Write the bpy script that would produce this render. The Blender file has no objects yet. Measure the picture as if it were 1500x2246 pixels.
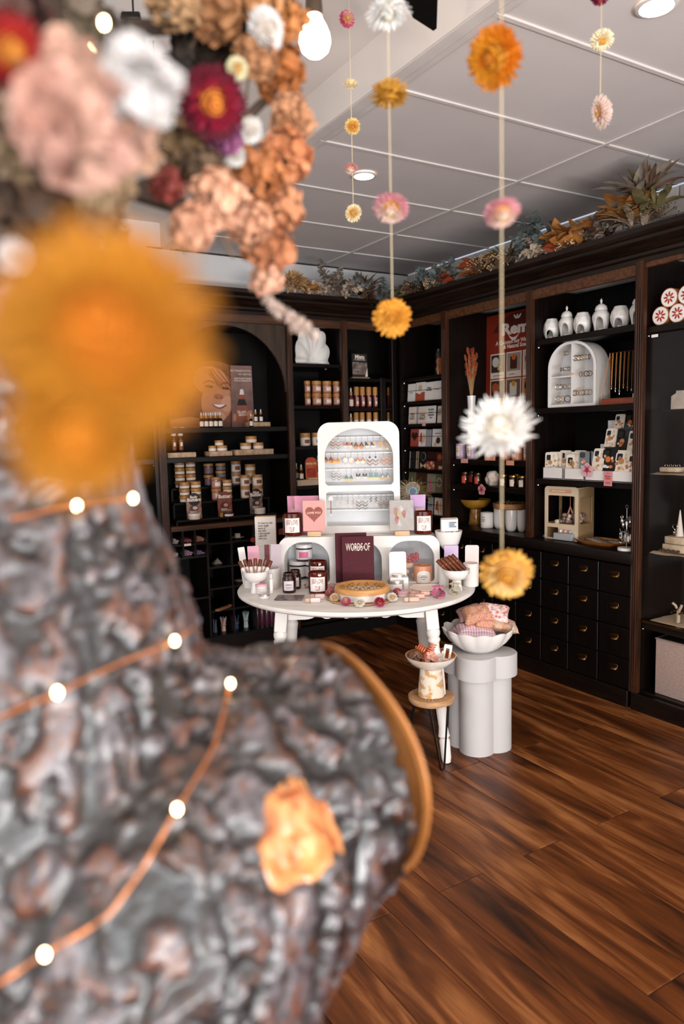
import bpy, bmesh, math, random
from mathutils import Vector, Matrix, noise, geometry

C = bpy.context.scene.collection
PI = math.pi
rnd = random.Random(7)

# ------------------------------------------------------------------ camera
FL = 1608.06; IW, IH = 1500, 2246
CAM = Vector((0, 0, 1.48))
CR = Vector((0.8578738, -0.51330759, -0.02382971))
CU = Vector((0.07467936, 0.07865916, 0.99410046))
CF = Vector((0.50840489, 0.85459233, -0.10581311))
cd = bpy.data.cameras.new('camera'); cam = bpy.data.objects.new('camera', cd); C.objects.link(cam)
cam.matrix_world = Matrix(((CR.x, CU.x, -CF.x, 0), (CR.y, CU.y, -CF.y, 0), (CR.z, CU.z, -CF.z, CAM.z), (0, 0, 0, 1)))
cd.sensor_fit = 'VERTICAL'; cd.sensor_height = 36; cd.sensor_width = 24
cd.lens = FL / IH * 36; cd.clip_start = 0.02
cd.dof.use_dof = True; cd.dof.focus_distance = 3.45; cd.dof.aperture_fstop = 2.4
bpy.context.scene.camera = cam

# ------------------------------------------------------------------ world, lights, exposure
sc = bpy.context.scene
sc.view_settings.view_transform = 'Standard'; sc.view_settings.look = 'None'
sc.view_settings.exposure = 0.18; sc.view_settings.gamma = 1; sc.view_settings.use_curve_mapping = False
sc.cycles.use_denoising = True
sc.cycles.max_bounces = 8; sc.cycles.sample_clamp_indirect = 6
w = bpy.data.worlds.new('world'); sc.world = w; w.use_nodes = True
w.node_tree.nodes['Background'].inputs[0].default_value = (0.75, 0.85, 1, 1)
w.node_tree.nodes['Background'].inputs[1].default_value = 0.6
def area(name, loc, rot, sx, sy, power, col):
    l = bpy.data.lights.new(name, 'AREA'); l.shape = 'RECTANGLE'; l.size = sx; l.size_y = sy; l.energy = power; l.color = col
    o = bpy.data.objects.new(name, l); o.location = loc; o.rotation_euler = rot; C.objects.link(o); return o
# daylight through the shop-front window (behind the camera) and the window in the left wall
area('shopfront_daylight', (0.4, -3.05, 1.4), (PI/2+.08, 0, 0), 5.0, 2.2, 112, (0.95, 0.98, 1.0))
# added fill light low by the shop window, brightens the ceiling from below
area('ceiling_fill', (0.4, -2.95, .42), (PI/2+1.1, 0, 0), 4.8, .5, 330, (1.0, 0.975, 0.955))
area('side_window_daylight', (-1.92, 1.5, 1.5), (PI/2, 0, -PI/2), 2.4, 1.7, 36, (0.93, 0.97, 1.0))

# ------------------------------------------------------------------ pixel -> place (points on known planes of the room)
def ray(x, y): return CF + CR*((x-750)/FL) + CU*((1123-y)/FL)
def onx(x, y, X): d = ray(x, y); return CAM + d*(X/d.x)
def ony(x, y, Y): d = ray(x, y); return CAM + d*(Y/d.y)
def onz(x, y, z): d = ray(x, y); return CAM + d*((z-CAM.z)/d.z)
def atd(x, y, dep): return CAM + ray(x, y)*dep
def mpp(P): return (P-CAM).dot(CF)/FL
FH = Vector((0.511, 0.859, 0)).normalized(); RH = Vector((FH.y, -FH.x, 0))
RZT = -math.radians(32)          # things on the table face the door

# ------------------------------------------------------------------ materials
def lin(c): return tuple(((v/12.92) if v <= 0.04045 else ((v+0.055)/1.055)**2.4) for v in c)
def hx(h): return lin([int(h[i:i+2], 16)/255 for i in (0, 2, 4)])
MC = {}
def mat(name, col, rough=.5, metal=0, col2=None, scale=6, stretch=(1, 1, 1), bump=0, bscale=60, coat=0, trans=0, emit=0, lo=.35, hi=.65, rand=False, spec=.5, sss=0, detail=4, alpha=1):
    if name in MC: return MC[name]
    m = bpy.data.materials.new(name); m.use_nodes = True; nt = m.node_tree; N = nt.nodes; L = nt.links
    b = N['Principled BSDF']
    tc = N.new('ShaderNodeTexCoord'); mp = N.new('ShaderNodeMapping'); mp.inputs['Scale'].default_value = stretch
    L.new(tc.outputs['Object'], mp.inputs['Vector'])
    if rand:
        oi = N.new('ShaderNodeObjectInfo'); vm = N.new('ShaderNodeVectorMath'); vm.operation = 'SCALE'
        cx = N.new('ShaderNodeCombineXYZ'); L.new(oi.outputs['Random'], cx.inputs[0]); L.new(oi.outputs['Random'], cx.inputs[1]); L.new(oi.outputs['Random'], cx.inputs[2])
        L.new(cx.outputs[0], vm.inputs[0]); vm.inputs['Scale'].default_value = 37
        L.new(vm.outputs[0], mp.inputs['Location'])
    nz = N.new('ShaderNodeTexNoise'); nz.inputs['Scale'].default_value = scale; nz.inputs['Detail'].default_value = detail
    L.new(mp.outputs[0], nz.inputs['Vector'])
    cr = N.new('ShaderNodeValToRGB'); c1 = hx(col)
    c2 = hx(col2) if col2 else tuple(v*.86 for v in c1)
    cr.color_ramp.elements[0].position = lo; cr.color_ramp.elements[0].color = (*c2, 1)
    cr.color_ramp.elements[1].position = hi; cr.color_ramp.elements[1].color = (*c1, 1)
    L.new(nz.outputs['Fac'], cr.inputs[0]); L.new(cr.outputs[0], b.inputs['Base Color'])
    b.inputs['Roughness'].default_value = rough; b.inputs['Metallic'].default_value = metal
    b.inputs['Specular IOR Level'].default_value = spec
    b.inputs['Coat Weight'].default_value = coat; b.inputs['Transmission Weight'].default_value = trans
    b.inputs['Alpha'].default_value = alpha
    if trans: b.inputs['IOR'].default_value = 1.3
    if sss: b.inputs['Subsurface Weight'].default_value = sss; b.inputs['Subsurface Scale'].default_value = .01
    if emit:
        b.inputs['Emission Strength'].default_value = emit; L.new(cr.outputs[0], b.inputs['Emission Color'])
    if bump:
        n2 = N.new('ShaderNodeTexNoise'); n2.inputs['Scale'].default_value = bscale; n2.inputs['Detail'].default_value = 3
        L.new(mp.outputs[0], n2.inputs['Vector'])
        bp = N.new('ShaderNodeBump'); bp.inputs['Strength'].default_value = bump; bp.inputs['Distance'].default_value = .004
        L.new(n2.outputs['Fac'], bp.inputs['Height']); L.new(bp.outputs[0], b.inputs['Normal'])
    MC[name] = m; return m
def pane_mat(name, tint=(1, 1, 1), k=.12, bump=0, edge=.75):
    m = bpy.data.materials.new(name); m.use_nodes = True; N = m.node_tree.nodes; L = m.node_tree.links
    N.remove(N['Principled BSDF']); o = N['Material Output']
    t = N.new('ShaderNodeBsdfTransparent'); t.inputs[0].default_value = (*tint, 1)
    g = N.new('ShaderNodeBsdfGlossy'); g.inputs['Roughness'].default_value = .08
    fr = N.new('ShaderNodeLayerWeight'); fr.inputs[0].default_value = .35
    pw = N.new('ShaderNodeMath'); pw.operation = 'POWER'; pw.inputs[1].default_value = 2.2; ma = N.new('ShaderNodeMath'); ma.operation = 'MULTIPLY_ADD'; ma.inputs[1].default_value = edge; ma.inputs[2].default_value = k*.35; ma.use_clamp = True
    L.new(fr.outputs['Facing'], pw.inputs[0]); L.new(pw.outputs[0], ma.inputs[0])
    if bump:
        n2 = N.new('ShaderNodeTexNoise'); n2.inputs['Scale'].default_value = 30; bp = N.new('ShaderNodeBump'); bp.inputs['Strength'].default_value = bump; bp.inputs['Distance'].default_value = .02
        L.new(n2.outputs['Fac'], bp.inputs['Height']); L.new(bp.outputs[0], g.inputs['Normal']); L.new(bp.outputs[0], fr.inputs['Normal'])
    mx = N.new('ShaderNodeMixShader'); L.new(ma.outputs[0], mx.inputs[0]); L.new(t.outputs[0], mx.inputs[1]); L.new(g.outputs[0], mx.inputs[2])
    L.new(mx.outputs[0], o.inputs[0]); MC[name] = m; return m

WOOD = mat('dark_stained_wood', '150b07', .38, col2='080403', spec=.28, scale=5, stretch=(14, 14, 1), bump=.15, bscale=20, lo=.3, hi=.75)
WOODX = mat('dark_stained_wood_run_x', '150b07', .36, col2='080403', spec=.3, scale=5, stretch=(1, 14, 14), bump=.15, bscale=20, lo=.3, hi=.75)
WOODY = mat('dark_stained_wood_run_y', '180d08', .36, spec=.32, col2='090504', scale=5, stretch=(14, 1, 14), bump=.15, bscale=20, lo=.3, hi=.75)
WARM = mat('warm_lit_wood', '4a2814', .4, spec=.35, col2='1c0e07', scale=4, stretch=(12, 12, 1), bump=.15, bscale=20, lo=.3, hi=.75)  # lit frame wood: the warmth of the light is put into the colour
WARMX = mat('warm_lit_rail_x', '5a3319', .4, col2='2a170c', scale=4, stretch=(1, 12, 12), bump=.15, bscale=20, lo=.3, hi=.75)  # back header rails coloured as lit; the pigeon-hole top rail is reddish wood
WARMY = mat('warm_lit_rail_y', '6b3e1e', .4, col2='2e190c', scale=4, stretch=(12, 1, 12), bump=.15, bscale=20, lo=.3, hi=.75)  # right header rails with the warm light painted into the wood colour
BACKM = mat('cabinet_back_board', '0a0604', .6, spec=.2, col2='050302', scale=4, stretch=(16, 16, 1), bump=.1)
WHITE = mat('white_paint', 'e9e4e0', .55, col2='dfd9d4', scale=3, bump=.05, bscale=30)
WHITEG = mat('white_glazed_ceramic', 'eeeae6', .18, col2='e4dfda', scale=4, coat=.3)
MATTEW = mat('matte_white_ceramic', 'ebe6e1', .6, col2='e0dad4', scale=5, bump=.05)
CREAM = mat('cream_label_paper', 'ead9cb', .7, col2='e2cfbf')
PAPER = mat('white_paper', 'efe9e4', .7, col2='e6dfd9')
KRAFT = mat('kraft_card', 'b08a63', .8, col2='a17c57', scale=30)
BAMBOO = mat('bamboo_lid', 'c08645', .45, col2='a26d33', scale=6, stretch=(3, 3, 30))
PALEWOOD = mat('pale_timber', 'd7b58f', .6, col2='c49e76', scale=6, stretch=(2, 14, 14))
AMBER = mat('amber_glass', '7a2408', .06, col2='6b1d06', trans=.55, coat=.4)
DKAMBER = mat('dark_amber_glass', '3a1408', .08, col2='2c0f06', trans=.3, coat=.5)
WAX = mat('cream_wax', 'e8c9a0', .5, sss=.2)
BLACKM = mat('black_metal', '0d0c0c', .35, 0.6)
CHROME = mat('brushed_chrome', 'b9b5b2', .25, 1)
BRASS = mat('antique_brass', '6e5030', .35, 1, col2='4a3520')
COPPER = mat('copper_wire', 'cc8050', .35, .7)
GOLD = mat('gold_foil', 'c99a4b', .3, .9)
INK = mat('dark_ink', '2c1c18', .7)
REDINK = mat('rust_red_ink', '9a2f22', .7)
LETTERW = mat('cream_lettering', 'f1e2d3', .6)
SILVER = mat('silver_trinket', 'cfcac4', .2, 1, col2='8d8884', scale=80)
GLASSC = pane_mat('clear_glass', (.97, .975, .975), .15, edge=.5)
FILM = pane_mat('crinkled_clear_film', (.985, .985, .985), .12, bump=.9, edge=.5)
DIM = pane_mat('display_case_glass', (.95, .93, .91), .05, edge=.10)

# ------------------------------------------------------------------ mesh builder
class MB:
    def __init__(s): s.v = []; s.f = []; s.m = []
    def add(s, vs, fs, mi=0, M=None):
        o = len(s.v)
        s.v += [tuple(M @ Vector(p)) for p in vs] if M is not None else [tuple(p) for p in vs]
        s.f += [tuple(i+o for i in f) for f in fs]; s.m += [mi]*len(fs); return s
    def box(s, cx, cy, cz, sx, sy, sz, b=0, mi=0, M=None, seg=1):
        T = Matrix.Translation((cx, cy, cz))
        if M is not None: T = M @ T
        if b <= 0:
            x, y, z = sx/2, sy/2, sz/2
            return s.add([(-x, -y, -z), (x, -y, -z), (x, y, -z), (-x, y, -z), (-x, -y, z), (x, -y, z), (x, y, z), (-x, y, z)],
                         [(0, 3, 2, 1), (4, 5, 6, 7), (0, 1, 5, 4), (1, 2, 6, 5), (2, 3, 7, 6), (3, 0, 4, 7)], mi, T)
        bm = bmesh.new(); bmesh.ops.create_cube(bm, size=1); bmesh.ops.scale(bm, vec=(sx, sy, sz), verts=bm.verts)
        bmesh.ops.bevel(bm, geom=bm.edges[:], offset=min(b, sx*.45, sy*.45, sz*.45), segments=seg, profile=.5, affect='EDGES')
        bm.verts.index_update(); s.add([v.co[:] for v in bm.verts], [[v.index for v in f.verts] for f in bm.faces], mi, T); bm.free(); return s
    def lathe(s, prof, seg=24, mi=0, M=None, warp=None):
        rings = []; vs = []; fs = []
        for r, z in prof:
            if r < 1e-6: rings.append([len(vs)]); vs.append((0, 0, z))
            else:
                rings.append(list(range(len(vs), len(vs)+seg)))
                for k in range(seg):
                    a = 2*PI*k/seg; rr = r*(warp(a, z, r) if warp else 1); vs.append((rr*math.cos(a), rr*math.sin(a), z))
        for A, B in zip(rings, rings[1:]):
            if len(A) == 1 and len(B) == 1: continue
            for k in range(seg):
                j = (k+1) % seg
                if len(A) == 1: fs.append((A[0], B[j], B[k]))
                elif len(B) == 1: fs.append((A[k], A[j], B[0]))
                else: fs.append((A[k], A[j], B[j], B[k]))
        return s.add(vs, fs, mi, M)
    def cyl(s, x, y, z0, z1, r, seg=16, mi=0, M=None, r2=None, b=0):
        r2 = r if r2 is None else r2
        pr = [(0, z0), (r, z0), (r2, z1), (0, z1)] if not b else [(0, z0), (r-b, z0), (r, z0+b), (r2, z1-b), (r2-b, z1), (0, z1)]
        T = Matrix.Translation((x, y, 0))
        return s.lathe(pr, seg, mi, (M @ T) if M is not None else T)
    def tube(s, pts, r, seg=6, mi=0, M=None, closed=False):
        pts = [Vector(p) for p in pts]; n = len(pts); vs = []; fs = []; up = None
        for i, p in enumerate(pts):
            if closed: d = pts[(i+1) % n]-pts[i-1]
            else: d = pts[min(i+1, n-1)]-pts[max(i-1, 0)]
            if d.length < 1e-9: d = Vector((0, 0, 1))
            d.normalize()
            if up is None: up = Vector((0, 0, 1)) if abs(d.z) < .9 else Vector((1, 0, 0))
            a = d.cross(up)
            if a.length < 1e-5: a = d.orthogonal()
            a.normalize(); b = a.cross(d); up = b
            rr = r[i] if isinstance(r, (list, tuple)) else r
            for k in range(seg):
                t = 2*PI*k/seg; vs.append(p + a*(rr*math.cos(t)) + b*(rr*math.sin(t)))
        for i in range(n if closed else n-1):
            A = i*seg; B = ((i+1) % n)*seg
            for k in range(seg): fs.append((A+k, A+(k+1) % seg, B+(k+1) % seg, B+k))
        if not closed: fs += [tuple(range(seg))[::-1], tuple(range((n-1)*seg, n*seg))]
        return s.add(vs, fs, mi, M)
    def prism(s, poly, y0, y1, mi=0, M=None, holes=()):
        """polygon in XZ (with holes) extruded along Y"""
        loops = [list(poly)]+[list(h) for h in holes]
        allp = [p for l in loops for p in l]
        tris = geometry.tessellate_polygon([[Vector((p[0], p[1], 0)) for p in l] for l in loops])
        n = len(allp); vs = [(p[0], y0, p[1]) for p in allp]+[(p[0], y1, p[1]) for p in allp]; fs = []
        for t in tris:
            a, b, c = [allp[i] for i in t]
            ccw = (b[0]-a[0])*(c[1]-a[1])-(b[1]-a[1])*(c[0]-a[0]) > 0
            t = t if ccw else t[::-1]
            fs.append(tuple(t)); fs.append(tuple(i+n for i in t[::-1]))
        o = 0
        for l in loops:
            k = len(l)
            for i in range(k): j = (i+1) % k; fs.append((o+i, o+i+n, o+j+n, o+j))
            o += k
        return s.add(vs, fs, mi, M)
    def sph(s, c, r, seg=12, rings=8, sc=(1, 1, 1), mi=0, M=None):
        pr = [(r*math.sin(PI*i/rings), -r*math.cos(PI*i/rings)) for i in range(rings+1)]
        pr[0] = (0, -r); pr[-1] = (0, r)
        T = Matrix.Translation(c) @ Matrix.Diagonal((*sc, 1))
        return s.lathe(pr, seg, mi, (M @ T) if M is not None else T)
    def grid(s, fn, nu, nv, mi=0, M=None):
        vs = [fn(i/nu, j/nv) for j in range(nv+1) for i in range(nu+1)]
        fs = [(j*(nu+1)+i, j*(nu+1)+i+1, (j+1)*(nu+1)+i+1, (j+1)*(nu+1)+i) for j in range(nv) for i in range(nu)]
        return s.add(vs, fs, mi, M)
    def arcpatch(s, r, z0, z1, ang, mi=0, M=None, n=8):
        return s.grid(lambda u, v: (r*math.sin((u-.5)*ang), -r*math.cos((u-.5)*ang), z0+(z1-z0)*v), n, 1, mi, M)
    def mesh(s, name, mats, smooth=True, ang=40):
        me = bpy.data.meshes.new(name); me.from_pydata(s.v, [], s.f)
        for m in (mats if isinstance(mats, (list, tuple)) else [mats]): me.materials.append(m)
        if any(s.m): me.polygons.foreach_set('material_index', s.m)
        if smooth:
            me.polygons.foreach_set('use_smooth', [True]*len(me.polygons)); me.set_sharp_from_angle(angle=math.radians(ang))
        me.update(); return me
def mesh_recalc(me):
    bm = bmesh.new(); bm.from_mesh(me); bmesh.ops.recalc_face_normals(bm, faces=bm.faces); bm.to_mesh(me); bm.free()

def thing(name, label, cat, loc=(0, 0, 0), rz=0, group=None, tilt=0):
    o = bpy.data.objects.new(name, None); C.objects.link(o); o.empty_display_size = .02
    o.location = loc; o.rotation_euler = (tilt, 0, rz); o['label'] = label; o['category'] = cat
    if group: o['group'] = group
    return o
MESHES = {}
def part(name, mb, mats, parent, loc=(0, 0, 0), rz=0, key=None, smooth=True, label=None, ang=40, rot=None, recalc=False):
    if key is not None and key in MESHES: me = MESHES[key]
    else:
        if callable(mb): mb = mb()
        me = mb.mesh(name, mats, smooth, ang)
        if recalc: mesh_recalc(me)
        if key is not None: MESHES[key] = me
    o = bpy.data.objects.new(name, me); C.objects.link(o); o.parent = parent; o.location = loc; o.rotation_euler = rot if rot else (0, 0, rz)
    if label: o['label'] = label
    return o
def solo(name, mb, mats, label, cat, loc=(0, 0, 0), rz=0, group=None, **k):
    o = part(name, mb, mats, None, loc, rz, **k); o['label'] = label; o['category'] = cat
    if group: o['group'] = group
    return o
def struct(name, mb, mats, label, loc=(0, 0, 0), **k):
    o = part(name, mb, mats, None, loc, **k); o['kind'] = 'structure'; o['label'] = label; o['category'] = name.split('_')[0]; return o
def dup(root, loc, rz, label=None, group=None):
    r = root.copy(); C.objects.link(r); r.location = loc; r.rotation_euler = (root.rotation_euler[0], 0, rz)
    if label: r['label'] = label
    if group: r['group'] = group
    for ch in list(root.children):
        c = ch.copy(); C.objects.link(c); c.parent = r
        for g in list(ch.children):
            d = g.copy(); C.objects.link(d); d.parent = c
    return r
def adopt(o, p):
    """make a mesh built in place a part of another thing"""
    o.parent = p; o.matrix_parent_inverse = p.matrix_basis.inverted()
    for k in ('label', 'category', 'group'):
        if k in o: del o[k]
def Rz(a): return Matrix.Rotation(a, 4, 'Z')
def Rx(a): return Matrix.Rotation(a, 4, 'X')
def Ry(a): return Matrix.Rotation(a, 4, 'Y')
def T(x, y, z): return Matrix.Translation((x, y, z))
TXT = {}
def text(parent, s, width, m, loc, height=None, bold=.0, shear=0, cylr=None, warp=None, name='lettering', th=.0004, rz=0, lines=1, align='CENTER', space=1.0):
    """lettering lying on a face that looks along -Y; loc = centre of its box"""
    cu = bpy.data.curves.new('lettering', 'FONT'); cu.body = s; cu.align_x = align; cu.resolution_u = 2; cu.offset = bold; cu.shear = shear; cu.space_line = .85; cu.space_character = space
    ob = bpy.data.objects.new('tmp', cu); me = bpy.data.meshes.new_from_object(ob)
    bpy.data.objects.remove(ob); bpy.data.curves.remove(cu)
    xs = [v.co.x for v in me.vertices]; ys = [v.co.y for v in me.vertices]
    x0, x1, y0, y1 = min(xs), max(xs), min(ys), max(ys)
    k = width/(x1-x0); kh = k if height is None else height/(y1-y0)
    for v in me.vertices:
        x = (v.co.x-(x0+x1)/2)*k; z = (v.co.y-(y0+y1)/2)*kh
        if warp: x, z = warp(x, z)
        if cylr: v.co = (cylr*math.sin(x/cylr), -cylr*math.cos(x/cylr), z)
        else: v.co = (x, -th, z)
    me.materials.append(m); me.update()
    o = bpy.data.objects.new(name, me); C.objects.link(o); o.parent = parent; o.location = loc; o.rotation_euler = (0, 0, rz); return o
ORD = ['first', 'second', 'third', 'fourth', 'fifth', 'sixth', 'seventh', 'eighth', 'ninth', 'tenth', 'eleventh', 'twelfth']
# ================================================================== THE ROOM
XR, YB, ZC = 3.65, 5.0, 2.755
XF, YF = 3.21, 4.60            # front planes of the fitted cabinets on the right and the back wall
XB, ZU = 1.605, 2.92           # edge of the lowered ceiling, height of the upper ceiling
XL, YS = -2.0, -3.15
# floor of planks
fl = struct('floor', MB().box((XL+XR)/2, (YS+YB)/2, -.03, XR-XL, YB-YS, .05), mat('floor_underlay', '1b0e07', .8), 'brown timber-look plank floor of the shop')
PLANK = bpy.data.materials.new('walnut_plank'); PLANK.use_nodes = True
def plank_nodes():
    N = PLANK.node_tree.nodes; L = PLANK.node_tree.links; b = N['Principled BSDF']
    tc = N.new('ShaderNodeTexCoord'); oi = N.new('ShaderNodeObjectInfo')
    cx = N.new('ShaderNodeCombineXYZ'); ml = N.new('ShaderNodeMath'); ml.operation = 'MULTIPLY'; ml.inputs[1].default_value = 53
    L.new(oi.outputs['Random'], ml.inputs[0])
    for i in range(3): L.new(ml.outputs[0], cx.inputs[i])
    def noisy(st, scale, det, rough=.6):
        mp = N.new('ShaderNodeMapping'); mp.inputs['Scale'].default_value = st; L.new(tc.outputs['Object'], mp.inputs[0]); L.new(cx.outputs[0], mp.inputs['Location'])
        n = N.new('ShaderNodeTexNoise'); n.inputs['Scale'].default_value = scale; n.inputs['Detail'].default_value = det; n.inputs['Roughness'].default_value = rough
        n.inputs['Distortion'].default_value = .6
        L.new(mp.outputs[0], n.inputs['Vector']); return n
    big = noisy((9, 1.1, 1), 1.3, 3); fine = noisy((60, 2.2, 1), 3, 6, .7)
    r1 = N.new('ShaderNodeValToRGB'); e = r1.color_ramp.elements
    e[0].position = .30; e[0].color = (*hx('2b1407'), 1); e[1].position = .70; e[1].color = (*hx('b27240'), 1)
    x = e.new(.5); x.color = (*hx('713c19'), 1)
    r2 = N.new('ShaderNodeValToRGB'); r2.color_ramp.elements[0].position = .3; r2.color_ramp.elements[0].color = (.42, .4, .4, 1)
    r2.color_ramp.elements[1].position = .62; r2.color_ramp.elements[1].color = (1, 1, 1, 1)
    mx = N.new('ShaderNodeMix'); mx.data_type = 'RGBA'; mx.blend_type = 'MULTIPLY'; mx.inputs[0].default_value = .75
    L.new(big.outputs['Fac'], r1.inputs[0]); L.new(fine.outputs['Fac'], r2.inputs[0])
    L.new(r1.outputs[0], mx.inputs[6]); L.new(r2.outputs[0], mx.inputs[7]); L.new(mx.outputs[2], b.inputs['Base Color'])
    b.inputs['Roughness'].default_value = .4; b.inputs['Specular IOR Level'].default_value = .32
    bp = N.new('ShaderNodeBump'); bp.inputs['Strength'].default_value = .12; bp.inputs['Distance'].default_value = .003
    L.new(fine.outputs['Fac'], bp.inputs['Height']); L.new(bp.outputs[0], b.inputs['Normal'])
plank_nodes()
PW, PL = .1865, 1.28
ix = 0; x = 1.01-PW*7
while x < XR-.1:
    odd = ix % 2
    y = 1.77-PL*3 + (.64 if odd == 0 else 0)
    while y < YB-.05:
        y0, y1 = max(y, YS+.02), min(y+PL, YB-.02)
        # only where the photograph can see the boards singly
        if y1-y0 > .1 and y1 > .2:
            part('plank', lambda: MB().box(0, 0, 0, PW-.003, y1-y0-.003, .012, .0015), PLANK, fl, (x+PW/2, (y0+y1)/2, -.006), key=('plank', round(y1-y0, 3)), smooth=False)
        y += PL
    x += PW; ix += 1
CEILM = mat('ceiling_panel_paint', 'd3cac8', .8, col2='cdc4c2', scale=2, bump=.05, bscale=90)
STRIPM = mat('ceiling_strip_paint', 'd5cdc9', .6)
ce = struct('ceiling', MB().box((XB+XR)/2, (YS+YB)/2, ZC+.05, XR-XB, YB-YS, .06), CEILM, 'lowered grey panelled ceiling with white strips')
ylines = [1.809-.5505*k for k in range(8, 0, -1)]+[1.809, 2.36, 2.913, 3.46, 4.03, 4.56]
xlines = [1.66, 2.832]
ys = [YS]+[q for q in ylines if q > YS]+[YB]; xs = [XB+.035, 2.832, XR]
for a, b in zip(xs, xs[1:]):
    for c, d in zip(ys, ys[1:]):
        part('ceiling_panel', MB().box((a+b)/2, (c+d)/2, ZC+.012, b-a-.006, d-c-.006, .016, .002), CEILM, ce, smooth=False)
for q in ylines:
    if q > YS+.1: part('cover_strip', MB().box((XB+XR)/2+.03, q, ZC+.001, XR-XB-.06, .022, .008, .002), STRIPM, ce, smooth=False)
part('cover_strip', MB().box(2.832, (YS+YB)/2, ZC-.001, .022, YB-YS, .008, .002), STRIPM, ce, smooth=False)
part('edge_strip', MB().box(XB+.028, (YS+YB)/2, ZC, .055, YB-YS, .012, .003), STRIPM, ce, smooth=False)
part('edge_strip', MB().box(XB+.075, (YS+YB)/2, ZC+.003, .028, YB-YS, .01, .003), STRIPM, ce, smooth=False)
BULK = mat('warm_white_plaster', 'd9cfc8', .75, col2='d3c9c2', scale=2)
struct('trim_1', MB().box(XB+.01, (YS+YB)/2, (ZC+ZU)/2, .03, YB-YS, ZU-ZC+.01), BULK, 'upright plaster face where the ceiling steps up')
struct('ceiling_upper', MB().box((XL+XB)/2, (YS+YB)/2, ZU+.03, XB-XL+.04, YB-YS, .06), mat('upper_ceiling_paint', 'dbd2cc', .8, col2='d6cdc7', scale=2), 'higher pale plaster ceiling over the shop entrance')
PLASTER = mat('back_wall_plaster', 'd8d6d6', .75, col2='d2d0d0', scale=2)
struct('wall_back', MB().box((XL+XR)/2, YB+.05, ZU/2, XR-XL+.2, .1, ZU), PLASTER, 'smooth white plaster wall above the back shelving')
struct('trim_2', MB().box((1.5+XR)/2, YB-.006, ZC-.002, XR-1.5, .012, .007), mat('shadow_gap', '1c1a1a', .9), 'thin dark gap where back wall meets ceiling')
# painted brick wall on the right: bricks above the cabinets are parts
BRICK = mat('painted_brick', 'd9d2cc', .6, col2='cfc8c2', scale=12, bump=.5, bscale=25)
wr = struct('wall_right', MB().box(XR+.06, (YS+YB)/2, ZC/2, .1, YB-YS, ZC), mat('painted_mortar', 'cbc4be', .7, bump=.4), 'white painted brick wall above the right shelving')
bh, bl = .077, .235; row = 0; z = 2.755-bh
while z > 2.35:
    y = .9+(.5*bl if row % 2 else 0)
    while y < YB-.02:
        w_ = min(bl, YB-.004-y)
        if w_ > .05: part('brick', lambda: MB().box(0, 0, 0, .022+rnd.uniform(-.002, .002), w_-.011, bh-.011, .006, seg=2), BRICK, wr, (XR+.003+rnd.uniform(-.002, .002), y+w_/2, z+bh/2), key=('brick', round(w_, 2), rnd.randint(0, 2)))
        y += bl
    z -= bh; row += 1
solo('wall_conduit', MB().box(0, 0, 0, .022, .022, .16, .004).box(0, 0, -.05, .03, .03, .012, .002), WHITE, 'slim white conduit running down the painted bricks', 'conduit', (XR-.022, onx(1322, 490, XR).y, ZC-.085))
# walls the camera does not see, with the shop windows the daylight enters by
SHELLM = mat('plain_wall_paint', 'cfc6bf', .8)
struct('wall_left', MB().prism([(YS, 0), (YB, 0), (YB, ZU), (YS, ZU)], 0, .1, M=Matrix(((0, 1, 0, XL-.1), (1, 0, 0, 0), (0, 0, 1, 0), (0, 0, 0, 1))), holes=[[(.3, .65), (.3, 2.35), (2.7, 2.35), (2.7, .65)]]), SHELLM, 'plain wall with a side window', recalc=True)
struct('wall_front', MB().prism([(XL, 0), (XR, 0), (XR, ZU), (XL, ZU)], 0, .1, M=T(0, YS-.1, 0), holes=[[(-2+.1, .25), (-2+.1, 2.55), (2.95, 2.55), (2.95, .25)]]), SHELLM, 'shop-front wall with a wide window', recalc=True)

# ------------------------------------------------------------------ lamps
def downlight(px, py, label, k):
    P = onz(px, py, ZC)
    t = thing('ceiling_downlight', label, 'downlight', (P.x, P.y, ZC-.004))
    part('trim_ring', MB().lathe([(.052, .006), (.06, .004), (.06, -.002), (.05, -.004), (.05, .004)], 28), STRIPM, t)
    part('diffuser', MB().lathe([(0, -.001), (.05, -.001)], 28), mat('lit_diffuser', 'ffe9cc', emit=25), t)
    l = bpy.data.lights.new('downlight_beam', 'SPOT'); l.energy = 6; l.color = (1, .82, .62); l.spot_size = math.radians(110); l.spot_blend = .7; l.shadow_soft_size = .05
    o = bpy.data.objects.new('downlight_beam', l); C.objects.link(o); o.location = (P.x, P.y, ZC-.03)
downlight(798, 384, 'small round lit downlight in the middle of the panelled ceiling', 0)
downlight(1440, 12, 'larger looking round downlight nearest the brick wall at the top of the photo', 1)
P = atd(690, 78, 1.75)
t = thing('pendant_bulb', 'glowing pear-shaped filament bulb hanging by the dried flowers', 'bulb', P)
part('glass_globe', MB().lathe([(0, -.048), (.018, -.046), (.032, -.034), (.038, -.016), (.036, .002), (.028, .022), (.02, .036), (.018, .046), (0, .046)], 24), mat('lit_bulb', 'ffe6c4', emit=9), t)
part('socket', MB().lathe([(0, .044), (.02, .044), (.021, .06), (.018, .1), (.006, .11), (0, .11)], 16), mat('bronze_socket', '5a4a3c', .4, .6), t)
part('cord', MB().tube([(0, 0, .1), (0, 0, ZU-P.z)], .003), BLACKM, t)
l = bpy.data.lights.new('bulb_glow', 'POINT'); l.energy = 5; l.color = (1, .8, .58); l.shadow_soft_size = .04
o = bpy.data.objects.new('bulb_glow', l); C.objects.link(o); o.location = (P.x, P.y, P.z-.07)
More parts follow.
